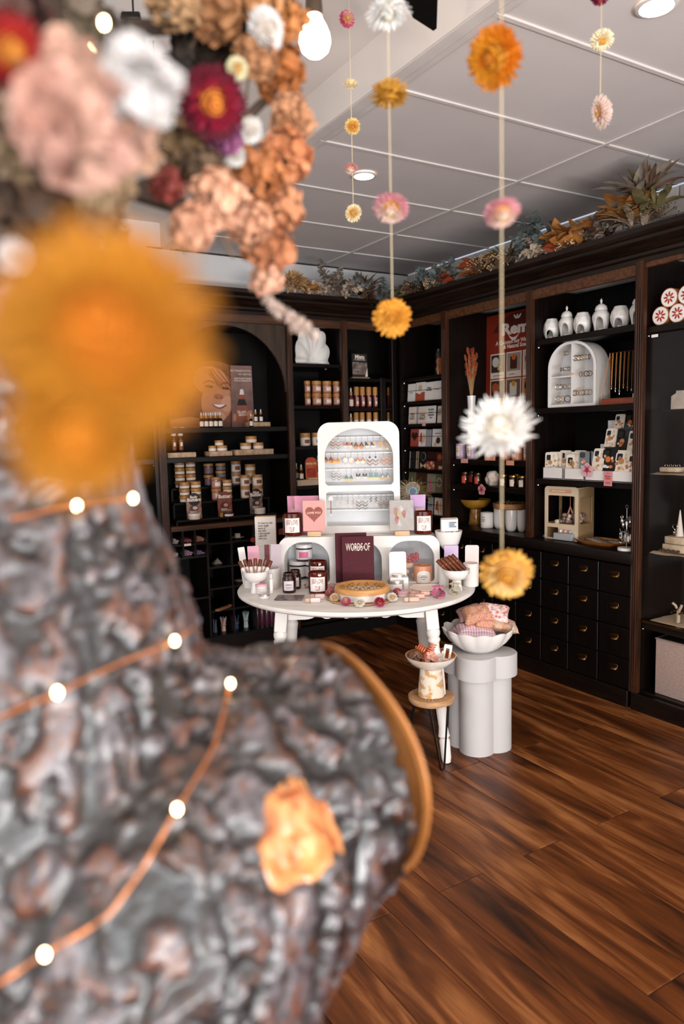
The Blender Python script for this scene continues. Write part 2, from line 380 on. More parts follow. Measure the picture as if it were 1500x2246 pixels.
# black ceiling fan: only the tips of two blades reach into the picture
fd = ray(770, 0); fd.z = 0; fd.normalize(); P = CAM+fd*1.66; P.z = ZU-.21
t = thing('ceiling_fan', 'black ceiling fan whose blade tip shows beside the step in the ceiling', 'fan', P)
part('motor', MB().lathe([(0, -.07), (.07, -.065), (.1, -.03), (.1, .03), (.05, .06), (0, .06)], 24), BLACKM, t)
part('rod', MB().tube([(0, 0, .05), (0, 0, ZU-P.z)], .012), BLACKM, t)
tip = atd(954, 62, 2.2); tip = CAM+ray(954, 62)*((ZU-.27-CAM.z)/ray(954, 62).z); bl = (tip-P); base = Vector((0, 0, 0))
for tp in (tip, P+Rz(2*PI/3) @ bl, P+Rz(-2*PI/3) @ bl):
    d = tp-P; L_ = d.length; d.normalize(); side = d.cross(Vector((0, 0, 1))).normalized()*.042; th_ = Vector((0, 0, .008))
    pts = [];
    for (f, wd) in ((.12, .35), (.3, .8), (.6, 1), (.85, .85), (1, .12)):
        q = d*(L_*f); pts += [q-side*wd-th_*.5-Vector((0, 0, .02*wd)), q+side*wd-th_*.5+Vector((0, 0, .02*wd)), q+side*wd+th_*.5+Vector((0, 0, .02*wd)), q-side*wd+th_*.5-Vector((0, 0, .02*wd))]
    fs = [(0, 3, 2, 1), (16, 17, 18, 19)]+[(4*i+a, 4*i+(a+1) % 4, 4*i+4+(a+1) % 4, 4*i+4+a) for i in range(4) for a in range(4)]
    part('blade', MB().add(pts, fs), BLACKM, t, recalc=True)
# black slotted track seen between the flowers
A = atd(285, 30, 2.3); B = atd(352, 318, 2.75)
t = thing('track_rail', 'black slotted rail glimpsed between the blurred dried flowers', 'rail', A)
d = B-A; q = d.to_track_quat('Z', 'Y').to_matrix().to_4x4()
part('rail', MB().box(0, 0, d.length/2, .06, .03, d.length, .004, M=q), BLACKM, t)
for u_ in (.12, .9): part('hanger', MB().tube([d*u_, Vector(((d*u_).x, (d*u_).y, ZU-A.z))], .003), BLACKM, t)
for k in range(4): part('slot_cap', MB().box(.0, -.018, d.length*(.2+.2*k), .028, .01, .05, .003, M=q), mat('grey_slot', '8a7a70', .5), t)
# ================================================================== FITTED CABINETS
Y_CD0, Y_CD1, Y_BC0, Y_BC1, Y_AB0, Y_AB1 = 2.416, 2.466, 3.171, 3.218, 3.956, 4.015
X_0, X_01a, X_01b, X_12a, X_12b, X_23a, X_23b = .62, 1.391, 1.447, 2.322, 2.364, 2.759, 2.816
ZT = 2.29
RM = Matrix.Rotation(-PI/2, 4, 'Z')     # local front (-Y) turned to face -X
def pilaster(w, h, flute0, flute1):
    b = MB().box(0, .012, h/2, w, .03, h, .003)
    n = 3; st = w/(n+1.2)
    for k in range(n):
        x = (k-(n-1)/2)*st
        b.tube([(x, -.001, flute0), (x, -.004, flute0+.01), (x, -.004, flute1-.01), (x, -.001, flute1)], st*.36, 6)
    return b
def bookcase(label, loc, rz, width, z0, z1, shelves, pil, header=True, mx=WOODX, depth=.37, sides=True, arch=None, backm=None, thick=.034):
    """open bookcase: local X along the wall, front at local y=0, back at y=depth; x=0 is its left post"""
    t = thing('bookcase', label, 'bookcase', loc, rz)
    hdr = .06
    part('back_panel', MB().box(width/2, depth+.008, (z0+z1)/2, width, .014, z1-z0), backm or BACKM, t, smooth=False)
    for sx in (.009, width-.009): part('side_panel', MB().box(sx, depth/2+.01, (z0+z1)/2, .018, depth-.02, z1-z0), WOOD, t, smooth=False)
    for z in shelves:
        part('shelf', MB().box(width/2, depth/2+.012, z-thick/2, width-.036, depth-.028, thick, .003), mx, t, smooth=False)
    if header: part('header_rail', MB().box(width/2, .012, z1-hdr/2, width, .024, hdr, .003), WARM if mx is None else (WARMX if mx is WOODX else WARMY), t, smooth=False)
    for (px, w, pz0, pz1, f0, f1) in pil:
        part('pilaster', pilaster(w, pz1-pz0, f0-pz0, f1-pz0), WARM, t, (px, -.006, pz0), rz=0)
    for sx in (.0195, width-.0195):
        for z in shelves: part('shelf_pin', MB().sph((0, 0, 0), .006, 6, 4), CHROME, t, (sx, .05, z-thick-.008), key='pin')
    return t
# along the right wall: local x runs towards -Y (rz=-90deg): local (x,y)->world (X+y, Y-x)
def right_bay(label, y1, y0, **k): return bookcase(label, (XF, y1, 0), -PI/2, y1-y0, **k)
mY = mat('dark_shelf_wood', '170d08', .34, spec=.3, col2='090504', scale=5, stretch=(1, 14, 14), bump=.1)
bayC = right_bay('tall open bookcase bay holding white ceramic lanterns and phone cases', Y_BC0+.02, Y_CD1-.02, z0=.83, z1=ZT, shelves=[2.0, 1.602, 1.19], pil=[], mx=mY)
bayB = right_bay('open bookcase bay with the red candle poster and bunny-tail vase', Y_AB0+.02, Y_BC1-.02, z0=.83, z1=ZT, shelves=[1.29, 1.12], pil=[(Y_AB0+.02-(Y_BC0+Y_BC1)/2, .047, .83, ZT, .87, 2.12)], mx=mY)
bayA = right_bay('narrow corner bookcase bay stacked with greeting cards', 4.545, Y_AB1-.02, z0=.83, z1=ZT, shelves=[1.875, 1.705, 1.54, 1.373, 1.208, 1.045, .885], pil=[(4.545-(Y_AB0+Y_AB1)/2, .055, .83, ZT, .87, 2.17)], mx=mY, thick=.022)
bayD = right_bay('glass fronted display cabinet at the edge of the photo', Y_CD1-.02, .75, z0=.0, z1=ZT+.03, shelves=[1.975, .47, .1], pil=[(Y_CD1-.02-(Y_CD0+Y_CD1)/2, .052, .09, ZT+.01, .13, 2.16)], mx=mY, backm=mat('display_back_board', '1e1510', .55, col2='15100c', scale=4))
for z in (1.235, .83):
    part('glass_shelf', MB().box(.85, .2, z-.005, 1.66, .34, .01, .002), DIM, bayD, smooth=False)
part('plinth', MB().box(.84, .0, .046, 1.68, .03, .092, .003), mY, bayD, smooth=False)
part('glass_door', MB().box(.84, .03, (.49+1.94)/2, 1.6, .004, 1.44), DIM, bayD, smooth=False)
part('door_track', MB().box(.84, .025, .478, 1.6, .03, .014, .002), BRASS, bayD, smooth=False)
part('price_label', MB().box(.075, .022, 1.925, .036, .002, .014), PAPER, bayD, smooth=False)
# drawers below the worktop
t = thing('drawer_cabinet', 'long low cabinet of small dark drawers with brass cup pulls', 'drawers', (XF, 4.58, 0), -PI/2)
Wd = 4.58-Y_CD1
part('carcass', MB().box(Wd/2, .2, .42, Wd, .38, .66), BACKM, t, smooth=False)
part('plinth', MB().box(Wd/2, .0, .046, Wd, .03, .092, .003), mY, t, smooth=False)
DRW = mat('drawer_front_wood', '0d0705', .32, spec=.25, col2='070403', scale=5, stretch=(10, 10, 1), bump=.1, rand=True)
ybs = [2.4536+.2093*k for k in range(11)]; zbs = [.764, .597, .427, .258, .097]
def pull():
    b = MB().box(0, -.002, .012, .06, .004, .034, .002)
    b.grid(lambda u, v: (.026*math.cos(PI*u), -.004-.018*math.sin(PI*u)*math.sin(PI*.5*v), .012*(1-v)+.002-.012*v*0), 10, 4)
    return b
for a, b_ in zip(ybs, ybs[1:]):
    if b_ > 4.58: break
    for z1, z0 in zip(zbs, zbs[1:]):
        d = part('drawer', lambda: MB().box(0, 0, 0, .2093-.007, .02, .168-.007, .003), DRW, t, (4.58-(a+b_)/2, -.002, (z0+z1)/2), key='drawer', smooth=False)
        part('cup_pull', pull, BRASS, d, (0, -.011, .012), key='pull')
solo('worktop', MB().box(0, 0, 0, .44, 4.58-Y_CD1+.03, .062, .006, seg=2), WOODY, 'long glossy dark wooden worktop above the small drawers', 'worktop', (XF+.2, (4.58+Y_CD1)/2, .799))
# along the back wall
bay1 = bookcase('arched bookcase bay with the smiling woman poster and skin-care jars', (X_01a, YF, 0), 0, X_12b-X_01a, z0=.91, z1=ZT, shelves=[1.543, 1.352], pil=[((X_01b-X_01a)/2, .05, .0, ZT, .1, 2.17), (X_12b-X_01a-.021, .045, .0, ZT, .1, 2.13)])
ax, az, ar = (1.447+2.322)/2-X_01a, 1.78, .43
arcp = [(ax+ar*math.cos(PI*i/28), az+ar*math.sin(PI*i/28)) for i in range(29)]
part('arch_board', MB().prism([(.05, az)]+[(.05, 2.235), (X_12a-X_01a, 2.235), (X_12a-X_01a, az)]+arcp, .012, .03), mat('lit_arch_board_wood', '3c2817', .45, col2='251609', scale=4, stretch=(10, 10, 1), bump=.1), bay1, recalc=True)  # board coloured lighter brown to carry the light falling on it
part('top_filler', MB().box((X_12b-X_01a)/2, .2, ZT-.07, X_12b-X_01a, .36, .012), WOODX, bay1, smooth=False)
bay2 = bookcase('narrow bookcase bay with the white shell dish and stacked jars', (X_12a+.02, YF, 0), 0, X_23b-X_12a-.04, z0=.1, z1=ZT, shelves=[1.98, 1.688, 1.4, 1.118, .8, .126], pil=[(X_23a-X_12a+.008, .05, .0, ZT, .1, 2.13)], thick=.026)
bay3 = bookcase('corner bookcase bay with body mists and spray bottles', (X_23b-.02, YF, 0), 0, XF-X_23b+.42, z0=.1, z1=ZT, shelves=[1.885, 1.672, 1.497, 1.3, .8, .126], pil=[], thick=.026)
part('corner_post', MB().box(XF-X_23b+.045, .03, 1.19, .05, .05, 2.2, .004), WOOD, bay3, smooth=False)
part('inner_post', MB().box(.33, .02, 1.35, .045, .03, 1.08, .003), WOOD, bay3, smooth=False)
bay0 = bookcase('plain dark bookcase bay half hidden behind the orange flower', (X_0, YF, 0), 0, X_01a-X_0, z0=.1, z1=ZT, shelves=[1.75, 1.35, .905, .5, .134], pil=[])
# pigeon-hole base under the arch
t = thing('pigeonhole_cabinet', 'dark pigeon-hole base cabinet under the arched bay', 'cabinet', (X_01b, YF, 0))
Wp = X_12a-X_01b
part('top_rail', MB().box(Wp/2, .16, .893, Wp, .36, .034, .004), WARMX, t, smooth=False)
part('back_panel', MB().box(Wp/2, .375, .47, Wp, .014, .8), BACKM, t, smooth=False)
part('plinth', MB().box(Wp/2, 0.01, .07, Wp, .03, .14, .003), WOODX, t, smooth=False)
def vert(x, z0, z1): part('divider', MB().box(x, .19, (z0+z1)/2, .013, .36, z1-z0), WOOD, t, smooth=False)
def horz(x0, x1, z): part('shelf', MB().box((x0+x1)/2, .19, z-.006, x1-x0, .355, .012), WOODX, t, smooth=False)
c1, c2, c3 = .248, .418, .583
vert(c1, .13, .876); vert(c2, .13, .876); vert(c3, .13, .876); vert(.007, .13, .876); vert(Wp-.007, .13, .876)
vert(.083, .70, .876); vert(.165, .70, .876)
for z in (.786, .70, .42, .14): horz(0, c1, z)
for z in (.775, .614, .469, .316, .142): horz(c1, c3, z)
horz(c3, Wp, .142); horz(c3, Wp, .66)
# plinth under the rest of the back wall
solo('kick_board', MB().box(0, 0, 0, XF-X_12a, .03, .1, .003), BACKM, 'dark kick board under the back shelving behind the table', 'plinth', ((X_12a+XF)/2, YF-.005, .05))
# cornice mouldings
prof = [(0, 0), (-.012, 0), (-.012, .022), (-.03, .03), (-.03, .045), (-.045, .05), (-.075, .085), (-.085, .09), (-.085, .105), (-.1, .11), (-.12, .12), (-.12, .145), (0, .145)]
def cornice_prism(L): return MB().prism(prof, 0, L)
solo('cornice', cornice_prism(YF-.75+.12), mat('cornice_wood_y', '22130b', .33, spec=.35, col2='0d0704', scale=5, stretch=(14, 1, 14), bump=.1), 'stepped dark cornice along the right hand bookcases', 'cornice', (XF+.005, .75, ZT-.005), recalc=True, ang=25)
solo('cornice', cornice_prism(XF-X_0), mat('cornice_wood_x', '22130b', .33, spec=.35, col2='0d0704', scale=5, stretch=(14, 1, 14), bump=.1), 'stepped dark cornice along the back wall bookcases', 'cornice', (XF, YF+.005, ZT-.005), rz=PI/2, recalc=True, ang=25)
adopt(solo('top_board', MB().box(0, 0, 0, .44, 3.9, .02), WOODY, 'flat dark top of the right hand bookcases', 'board', (XF+.22, 2.7, ZT+.13), smooth=False), bayC)
adopt(solo('top_board', MB().box(0, 0, 0, XF-X_0, .4, .02), WOODX, 'flat dark top of the back wall bookcases', 'board', ((XF+X_0)/2, YF+.2, ZT+.13), smooth=False), bay2)
# ================================================================== BUILDERS OF SMALL GOODS
def rr(w, h, r, n=5, x0=0, z0=0, rt=None):
    """rounded rectangle outline (XZ), rt = radius of the top corners"""
    rt = r if rt is None else rt; P = []
    for cx, cz, a0, q in ((w/2-r, r, -PI/2, r), (w/2-rt, h-rt, 0, rt), (-w/2+rt, h-rt, PI/2, rt), (-w/2+r, r, PI, r)):
        for k in range(n+1): a = a0+PI/2*k/n; P.append((x0+cx+q*math.cos(a), z0+cz+q*math.sin(a)))
    return P
def heart(w, n=28, cx=0, cz=0):
    P = []
    for k in range(n):
        t = 2*PI*k/n; x = 16*math.sin(t)**3; y = 13*math.cos(t)-5*math.cos(2*t)-2*math.cos(3*t)-math.cos(4*t)
        P.append((cx-x*w/32, cz+y*w/32))
    return P
def circ(r, cx=0, cz=0, n=18): return [(cx+r*math.cos(2*PI*k/n), cz+r*math.sin(2*PI*k/n)) for k in range(n)]
def flat(parent, name, poly, m, th=.0008, base=0, off=.0003, **k):
    """thin flat print lying on a face looking along -Y at y=base"""
    return part(name, MB().prism(poly, base-off-th, base-off), m, parent, recalc=True, smooth=False, **k)

def jar(loc, r, h, lidh, body, lid, label, cat, rz=0, group=None, name='jar', lab=CREAM, dot=None, lidr=1.03):
    t = thing(name, label, cat, loc, rz, group); k = (round(r, 4), round(h, 4), round(lidh, 4))
    hb = h-lidh
    part('body', lambda: MB().lathe([(0, 0), (r*.9, 0), (r, r*.12), (r, hb-.003), (r*.9, hb), (0, hb)], 22), body, t, key=('jb', k, body.name))
    part('lid', lambda: MB().lathe([(0, hb), (r*lidr, hb), (r*lidr, h-.002), (r*lidr-.002, h), (0, h)], 22), lid, t, key=('jl', k, lid.name, lidr))
    pl = part('label', lambda: MB().arcpatch(r+.0006, hb*.16, hb*.88, 2.6), lab, t, key=('jp', k, lab.name)) if lab else t
    if dot: part('label_print', lambda: MB().arcpatch(r+.0012, hb*.3, hb*.72, 1.1), dot, pl, key=('jd', k, dot.name))
    return t
def dropper(loc, h, label, rz=0, group=None, glass=None, lab=None, r=None):
    r = r or h*.145; t = thing('dropper_bottle', label, 'bottle', loc, rz, group); k = (round(h, 4), round(r, 4))
    hb = h*.6
    part('body', lambda: MB().lathe([(0, 0), (r*.9, 0), (r, h*.03), (r, hb*.8), (r*.85, hb*.92), (r*.42, hb), (r*.42, hb+h*.04), (0, hb+h*.04)], 16), glass or DKAMBER, t, key=('db', k, (glass or DKAMBER).name))
    part('collar', lambda: MB().lathe([(0, hb+h*.02), (r*.62, hb+h*.02), (r*.62, hb+h*.19), (0, hb+h*.19)], 14), BAMBOO, t, key=('dc', k))
    part('pipette_bulb', lambda: MB().lathe([(0, hb+h*.19), (r*.36, hb+h*.19), (r*.34, h*.95), (r*.2, h), (0, h)], 12), WHITE, t, key=('dp', k))
    part('label', lambda: MB().arcpatch(r+.0006, hb*.14, hb*.68, 2.4), lab or CREAM, t, key=('dl', k, (lab or CREAM).name))
    return t
def candle_amber(loc, r, h, label, rz=0, group=None, lettered=True):
    t = thing('glass_candle', label, 'candle', loc, rz, group); k = (round(r, 3), round(h, 3))
    part('glass_tumbler', lambda: MB().lathe([(0, 0), (r*.8, 0), (r*.97, r*.1), (r, r*.35), (r*.99, h*.92), (r*.97, h), (r*.91, h), (r*.9, h*.9), (r*.9, r*.25), (0, r*.2)], 32), AMBER, t, key=('ca', k))
    part('wax', lambda: MB().lathe([(0, r*.22), (r*.88, r*.26), (r*.88, h*.82), (0, h*.815)], 28), WAX, t, key=('cw', k))
    part('wick', lambda: MB().cyl(0, 0, h*.81, h*.9, .0025, 6), PAPER, t, key=('ck', k))
    pl = part('label', lambda: MB().arcpatch(r*1.0+.0012, h*.17, h*.82, 1.62, n=12), PAPER, t, key=('cl', k))
    if lettered:
        W = r*1.25; H = h*.46
        def wp(x, z):       # bend both rows into a heart
            u = max(-1, min(1, x/(W/2)))
            if z > 0: return x, z+H*(.10*math.sin(abs(u)*PI)-.05)*1.3
            return x*(.62+.55*(z+H/2)/H), z-H*.12*(1-u*u)
        text(pl, 'SELF LOVE\nCLUB', W, REDINK, (0, 0, h*.5), height=H, bold=-.005, cylr=r+.0022, warp=wp, space=.9)
    return t
def tumbler(loc, r, h, m, label, rz=0, group=None, wax=None, lab=None, name='ceramic_candle', cat='candle', print_=False):
    t = thing(name, label, cat, loc, rz, group); k = (round(r, 3), round(h, 3), m.name)
    part('vessel', lambda: MB().lathe([(0, 0), (r*.88, 0), (r*.98, r*.1), (r, h*.3), (r, h*.97), (r*.97, h), (r*.9, h), (r*.88, h*.85), (0, h*.84)], 28), m, t, key=('tv', k))
    if wax: part('wax', lambda: MB().lathe([(0, h*.86), (r*.88, h*.86)], 24), wax, t, key=('tw', k))
    if lab: part('label', lambda: MB().arcpatch(r+.0008, h*.2, h*.85, .95), lab, t, key=('tl', k, lab.name), rz=-.25)
    if print_:
        for q, wd in ((.7, .5), (.55, .62), (.45, .4)): part('label_print', MB().arcpatch(r+.0014, h*q, h*q+h*.035, wd), INK, t, rz=-.25)
    return t
def lined(t, w, z0, dz, n, m, base=0, x0=0, seed=0):
    """rows of small printed words too small to read"""
    q = random.Random(seed); b = MB()
    for k in range(n):
        x = -w/2
        ww = w*q.uniform(.55, 1)
        while x < -w/2+ww:
            l = w*q.uniform(.1, .28); b.box(x0+x+l/2, base-.0008, z0-k*dz, l*.86, .0006, dz*.45); x += l
    return part('printed_lines', b, m, t, smooth=False)
def card(loc, w, h, m, label, rz=0, group=None, tilt=-.06, design=None, th=.004, name='greeting_card', cat='card', back=None):
    t = thing(name, label, cat, loc, rz, group, tilt=tilt)
    cf = part('card_front', lambda: MB().box(0, 0, h/2, w, th, h), m, t, key=('cd', round(w, 3), round(h, 3), th, m.name), smooth=False)
    if back: part('envelope', MB().box(.004, th+.001, h/2+.006, w, th*.6, h), back, t, smooth=False)
    if design: design(cf, w, h, -th/2)
    return t
def price_tag(loc, w, h, rz, label, m=None, tilt=0):
    return solo('price_tag', MB().box(0, 0, h/2, w, .0015, h), m or mat('pink_tag_card', 'e3a79a', .7), label, 'tag', loc, rz, smooth=False)

# boxes of an item on a known plane, from the photograph's pixels
def rw(x1, x2, y2, X=XF+.1, z=None):
    P = onx((x1+x2)/2, y2, X); w = abs((onx(x1, y2, X)-onx(x2, y2, X)).y)
    if z is not None: P.z = z
    return P, w
def rround(x1, x2, y1, y2, X=XF+.1, z=None):
    P = onx((x1+x2)/2, y2, X); s = mpp(P)
    if z is not None: P.z = z
    return P, (x2-x1)*s/2, (y2-y1)*s
def bround(x1, x2, y1, y2, Y=YF+.12, z=None):
    P = ony((x1+x2)/2, y2, Y); s = mpp(P)
    if z is not None: P.z = z
    return P, (x2-x1)*s/2, (y2-y1)*s
def bflat(x1, y1, x2, y2, Y, z=None):
    A = ony(x1, y2, Y); B = ony(x2, y2, Y); P = (A+B)/2; h = ony((x1+x2)/2, y1, Y).z-P.z
    if z is not None: P.z = z
    return P, (B-A).length, h
def rflat(x1, y1, x2, y2, X, z=None):
    A = onx(x1, y2, X); B = onx(x2, y2, X); P = (A+B)/2; h = onx((x1+x2)/2, y1, X).z-P.z
    if z is not None: P.z = z
    return P, abs(A.y-B.y), h
RZR = -PI/2
# ================================================================== THE ROUND TABLE AND ITS DISPLAY
TZ = .742; TC = RH*.06+FH*3.56
tb = thing('round_table', 'white painted round table on turned legs crowded with gifts', 'table', (TC.x, TC.y, 0), RZT)
TWHT = mat('table_white_paint', 'ece6e0', .45, col2='e0d9d2', scale=3, stretch=(1, 6, 1), bump=.06, bscale=15)
TR = .578
part('tabletop', MB().lathe([(0, TZ-.026), (TR-.012, TZ-.026), (TR, TZ-.018), (TR+.002, TZ-.01), (TR-.003, TZ-.002), (TR-.012, TZ), (0, TZ)], 72), TWHT, tb)
HS = .335
def apron():
    n = 40; pts = []
    for k in range(n+1):
        u = -1+2*k/n; x = u*(HS-.03); a = abs(u)
        z = -.052 if a < .62 else -.052-.008*min(1, (a-.62)/.1)
        z += .007*math.cos(u*PI*7) if a < .62 else 0
        pts.append((x, TZ-.026+z))
    return MB().prism(pts+[(HS-.03, TZ-.026), (-HS+.03, TZ-.026)], -.011, .011)
for k in range(4): part('apron', apron, TWHT, tb, (math.sin(k*PI/2)*(HS), -math.cos(k*PI/2)*(HS), 0), rz=k*PI/2, key='apron', recalc=True)
def leg():
    pr = [(0, 0), (.018, 0), (.022, .02), (.024, .1), (.021, .104), (.02, .112), (.027, .12), (.024, .13), (.02, .16), (.03, .36), (.031, .44), (.033, .465), (.026, .475), (.029, .485), (.024, .495), (.021, .52), (.023, .545), (.028, .552), (.028, .56), (.024, .566), (.03, .58), (.031, .592), (.027, .606), (0, .606)]
    pr = [(r, z) for r, z in pr]
    b = MB().lathe(pr, 20); b.box(0, 0, .66, .056, .056, .112, .004); return b
for sx, sy in ((-1, -1), (1, -1), (1, 1), (-1, 1)):
    o = part('leg', leg, TWHT, tb, (sx*(HS+.0), sy*(HS+.0), 0), key='leg')
    o.rotation_euler = (sy*.085, -sx*.085, 0); o.location = (sx*(HS+.058), sy*(HS+.058), .002)
# lower display tier with three arched niches
def onT(x, y, z=TZ): return onz(x, y, z)
P1 = onT(788, 1281)
TW, TH, TD = 352*mpp(P1)*1.0, .236, .17
td = thing('display_stand', 'low white display box with three arched niches on the round table', 'display', (P1.x, P1.y, TZ+.001), RZT-.04)
nw = TW*.285; nh = TH*.86
nz = [rr(nw, nh, .018, 6, cx_, .008, rt=nw*.40) for cx_ in (-TW*.325, 0, TW*.325)]
part('front_panel', MB().prism(rr(TW, TH, .02, 7, rt=.052), 0, .012, holes=nz), WHITE, td, recalc=True)
part('back_panel', MB().prism(rr(TW, TH, .02, 7, rt=.052), TD-.01, TD), mat('display_back_white', 'dfe0e2', .6), td, recalc=True)
ol = rr(TW, TH, .02, 9, rt=.052); n_ = len(ol)
part('outer_shell', MB().add([(x, .012, z) for x, z in ol]+[(x, TD-.01, z) for x, z in ol], [(i, (i+1) % n_, (i+1) % n_+n_, i+n_) for i in range(n_)]), WHITE, td, recalc=True)
for nq in nz:
    k = len(nq); part('niche_lining', MB().add([(x, .012, z) for x, z in nq]+[(x, TD-.011, z) for x, z in nq], [(i, i+k, (i+1) % k+k, (i+1) % k) for i in range(k)]), mat('niche_white', 'e4e2e2', .6), td)
for sx in (-1, 1): part('divider', MB().box(sx*TW*.1625, TD/2, TH/2, .004, TD-.03, TH-.03), WHITE, td, smooth=False)
TZ2 = TZ+TH+.001
# upper display: arched earring case
P2 = onz(790, 1171, TZ2)+FH*.01; s2 = mpp(P2)
UW, UH, UD = 177*s2, 243*s2, .10
ud = thing('earring_display', 'tall white arched display case hung with rows of earrings', 'display', (P2.x, P2.y, TZ2+.001), RZT-.04)
# the two openings, from the photograph's proportions
def upx(a): return (a/1335-.5)*UW
def upz(b): return (1-b/1830)*UH
arch = [(upx(110), upz(990)), (upx(150), upz(1030)), (upx(1195), upz(1030)), (upx(1232), upz(990)), (upx(1232), upz(560))]
acx, acw = upx(671), (upx(1232)-upx(110))/2; azz = upz(560); ah = upz(105)-azz
arch += [(acx+acw*math.cos(PI*k/24), azz+ah*math.sin(PI*k/24)) for k in range(1, 24)]+[(upx(110), upz(560))]
low = rr(upx(1236)-upx(118), upz(1132)-upz(1700), .006, 4, upx(677), upz(1700), rt=.016)
part('front_panel', MB().prism(rr(UW, UH, .004, 8, rt=.062), 0, .012, holes=[arch, low]), WHITE, ud, recalc=True)
part('back_panel', MB().prism(rr(UW, UH, .004, 8, rt=.062), UD-.008, UD), mat('display_back_white', 'dfe0e2', .6), ud, recalc=True)
ol = rr(UW, UH, .004, 10, rt=.062); n_ = len(ol)
part('outer_shell', MB().add([(x, .012, z) for x, z in ol]+[(x, UD-.008, z) for x, z in ol], [(i, (i+1) % n_, (i+1) % n_+n_, i+n_) for i in range(n_)]), WHITE, ud, recalc=True)
part('middle_shelf', MB().box(0, UD/2, upz(1081), UW*.9, UD-.02, .02), WHITE, ud, smooth=False)
RODM = mat('white_rod', 'f4f2f0', .3)
rods = {}
for nm, zpix, x0, x1 in (('a', 250, 240, 1100), ('b', 512, 115, 1228), ('c', 780, 110, 1230), ('d', 1215, 125, 1230), ('e', 1460, 125, 1230)):
    z = upz(zpix); rods[nm] = z
    part('hanging_rod', MB().box((upx(x0)+upx(x1))/2, UD*.5, z, upx(x1)-upx(x0)+.01, .006, .006, .001), RODM, ud, smooth=False)
# earrings: every pair hangs from a rod and is built of its own pieces
def chev(b, x, z, w, n, dz, th=.004, mi=0):
    for k in range(n):
        zz = z-k*dz; b.prism([(x-w/2, zz), (x, zz-w*.42), (x+w/2, zz), (x+w/2, zz-th), (x, zz-w*.42-th), (x-w/2, zz-th)], 0, .0012, mi=(mi+k) % 3)
EC = {n: mat('earring_'+n, c, .35, me_) for n, c, me_ in (('rust', 'a4502a', 0), ('cream', 'ead9c6', 0), ('teal', '4d7f88', 0), ('navy', '24313b', 0), ('tan', 'c2925f', 0), ('black', '1c1917', 0), ('gold', 'c79b55', .9), ('blush', 'd7a089', 0), ('brown', '5d2c17', 0), ('silver', 'cfccc8', .9), ('pale', 'e6d8cc', 0), ('orange', 'c9672c', 0))}
def earring_pair(style, cols, xpix, rod, label, wpx=70, gap=85, drop=60, dz=None):
    z0 = rods[rod]; s = UW/1335
    loc = ud.location.to_3d()
    R = Matrix.Rotation(RZT-.04, 4, 'Z'); P = Vector((ud.location.x, ud.location.y, ud.location.z)) + (R @ Vector((upx(xpix), UD*.5-.006, z0)))
    t = thing('earring_pair', label, 'earrings', P, RZT-.04)
    ms = [EC[c] for c in cols]; w = wpx*s; g = gap*s; d0 = -drop*s
    for sx in (-1, 1):
        x = sx*g/2
        h_ = part('hook', MB().tube([(x, .006, .004), (x, .0, .006), (x, -.002, .0), (x, 0, d0*.6), (x, 0, d0)], .0006, 4), GOLD, t)
        b = MB()
        if style == 'chevron':
            chev(b, x, d0, w, 6, w*.2, w*.1); b.prism(circ(w*.18, x, d0+w*.1, 10), 0, .001, mi=1)
        elif style == 'triangle':
            b.prism([(x-w/2, d0-w), (x+w/2, d0-w), (x, d0)], 0, .0015, mi=0); b.prism([(x-w*.2, d0-w), (x+w*.2, d0-w), (x, d0-w*.5)], -.0005, .0, mi=1)
            b.prism([(x+w*.55*math.cos(a), d0-w+w*.55*math.sin(a)) for a in [PI+PI*k/12 for k in range(13)]], 0, .0012, mi=2)
        elif style == 'butterfly':
            b.prism([(x-w/2, d0), (x, d0-w*.45), (x-w/2, d0-w*.9)], 0, .0014, mi=0); b.prism([(x+w/2, d0), (x+w/2, d0-w*.9), (x, d0-w*.45)], 0, .0014, mi=1)
            b.prism([(x-w*.25, d0-w*.9), (x+w*.25, d0-w*.9), (x, d0-w*.5)], -.0005, .0009, mi=0)
            b.prism([(x+w*.45*math.cos(a), d0-w*1.25+w*.4*math.sin(a)) for a in [PI*k/12 for k in range(13)]], 0, .0012, mi=2); b.box(x, 0, d0-w*1.6, w*.06, .001, w*.7, mi=2)
        elif style == 'disc':
            b.prism(circ(w*.5, x, d0-w*.5), 0, .0014, mi=0); b.prism(circ(w*.2, x, d0-w*.5, 10), -.0006, 0, mi=1)
            for k in range(5): a = PI+PI*(k+.5)/5; b.box(x+w*.4*math.cos(a), 0, d0-w*.8+w*.45*math.sin(a), w*.07, .001, w*.45, mi=2)
        elif style == 'kite':
            b.prism([(x-w/2, d0-w*.3), (x, d0-w*1.15), (x+w/2, d0-w*.3), (x, d0)], 0, .0014, mi=0)
            b.prism([(x+w*.2*math.cos(a), d0-w*1.4+w*.22*math.sin(a)) for a in [PI*k/10 for k in range(11)]]+[(x-w*.1, d0-w*1.4), (x, d0-w*1.28), (x+w*.1, d0-w*1.4)], 0, .0012, mi=2)
        elif style == 'snake':
            b.tube([(x+w*.35*math.sin(k*.9), 0, d0-w*.13*k) for k in range(14)], .0014, 5, mi=0); b.box(x, 0, d0-w*2.2, w*.06, .001, w*.8, mi=1)
            b.prism([(x+w*.22*math.cos(a), d0-w*2.7+w*.25*math.sin(a)) for a in [PI*k/10 for k in range(11)]], 0, .0012, mi=2)
        elif style == 'bar':
            for q in (-.3, -.1, .1, .3): b.box(x+q*w, 0, d0-w*.55-w*.2*(.3-abs(q)), w*.13, .0012, w*1.0, mi=0 if abs(q) > .2 else 1)
            b.prism([(x+w*.45*math.cos(a), d0-w*1.35+w*.35*math.sin(a)) for a in [PI*k/10 for k in range(11)]], 0, .0012, mi=2)
        part('drop', b, ms, t, smooth=False, recalc=True)
    return t
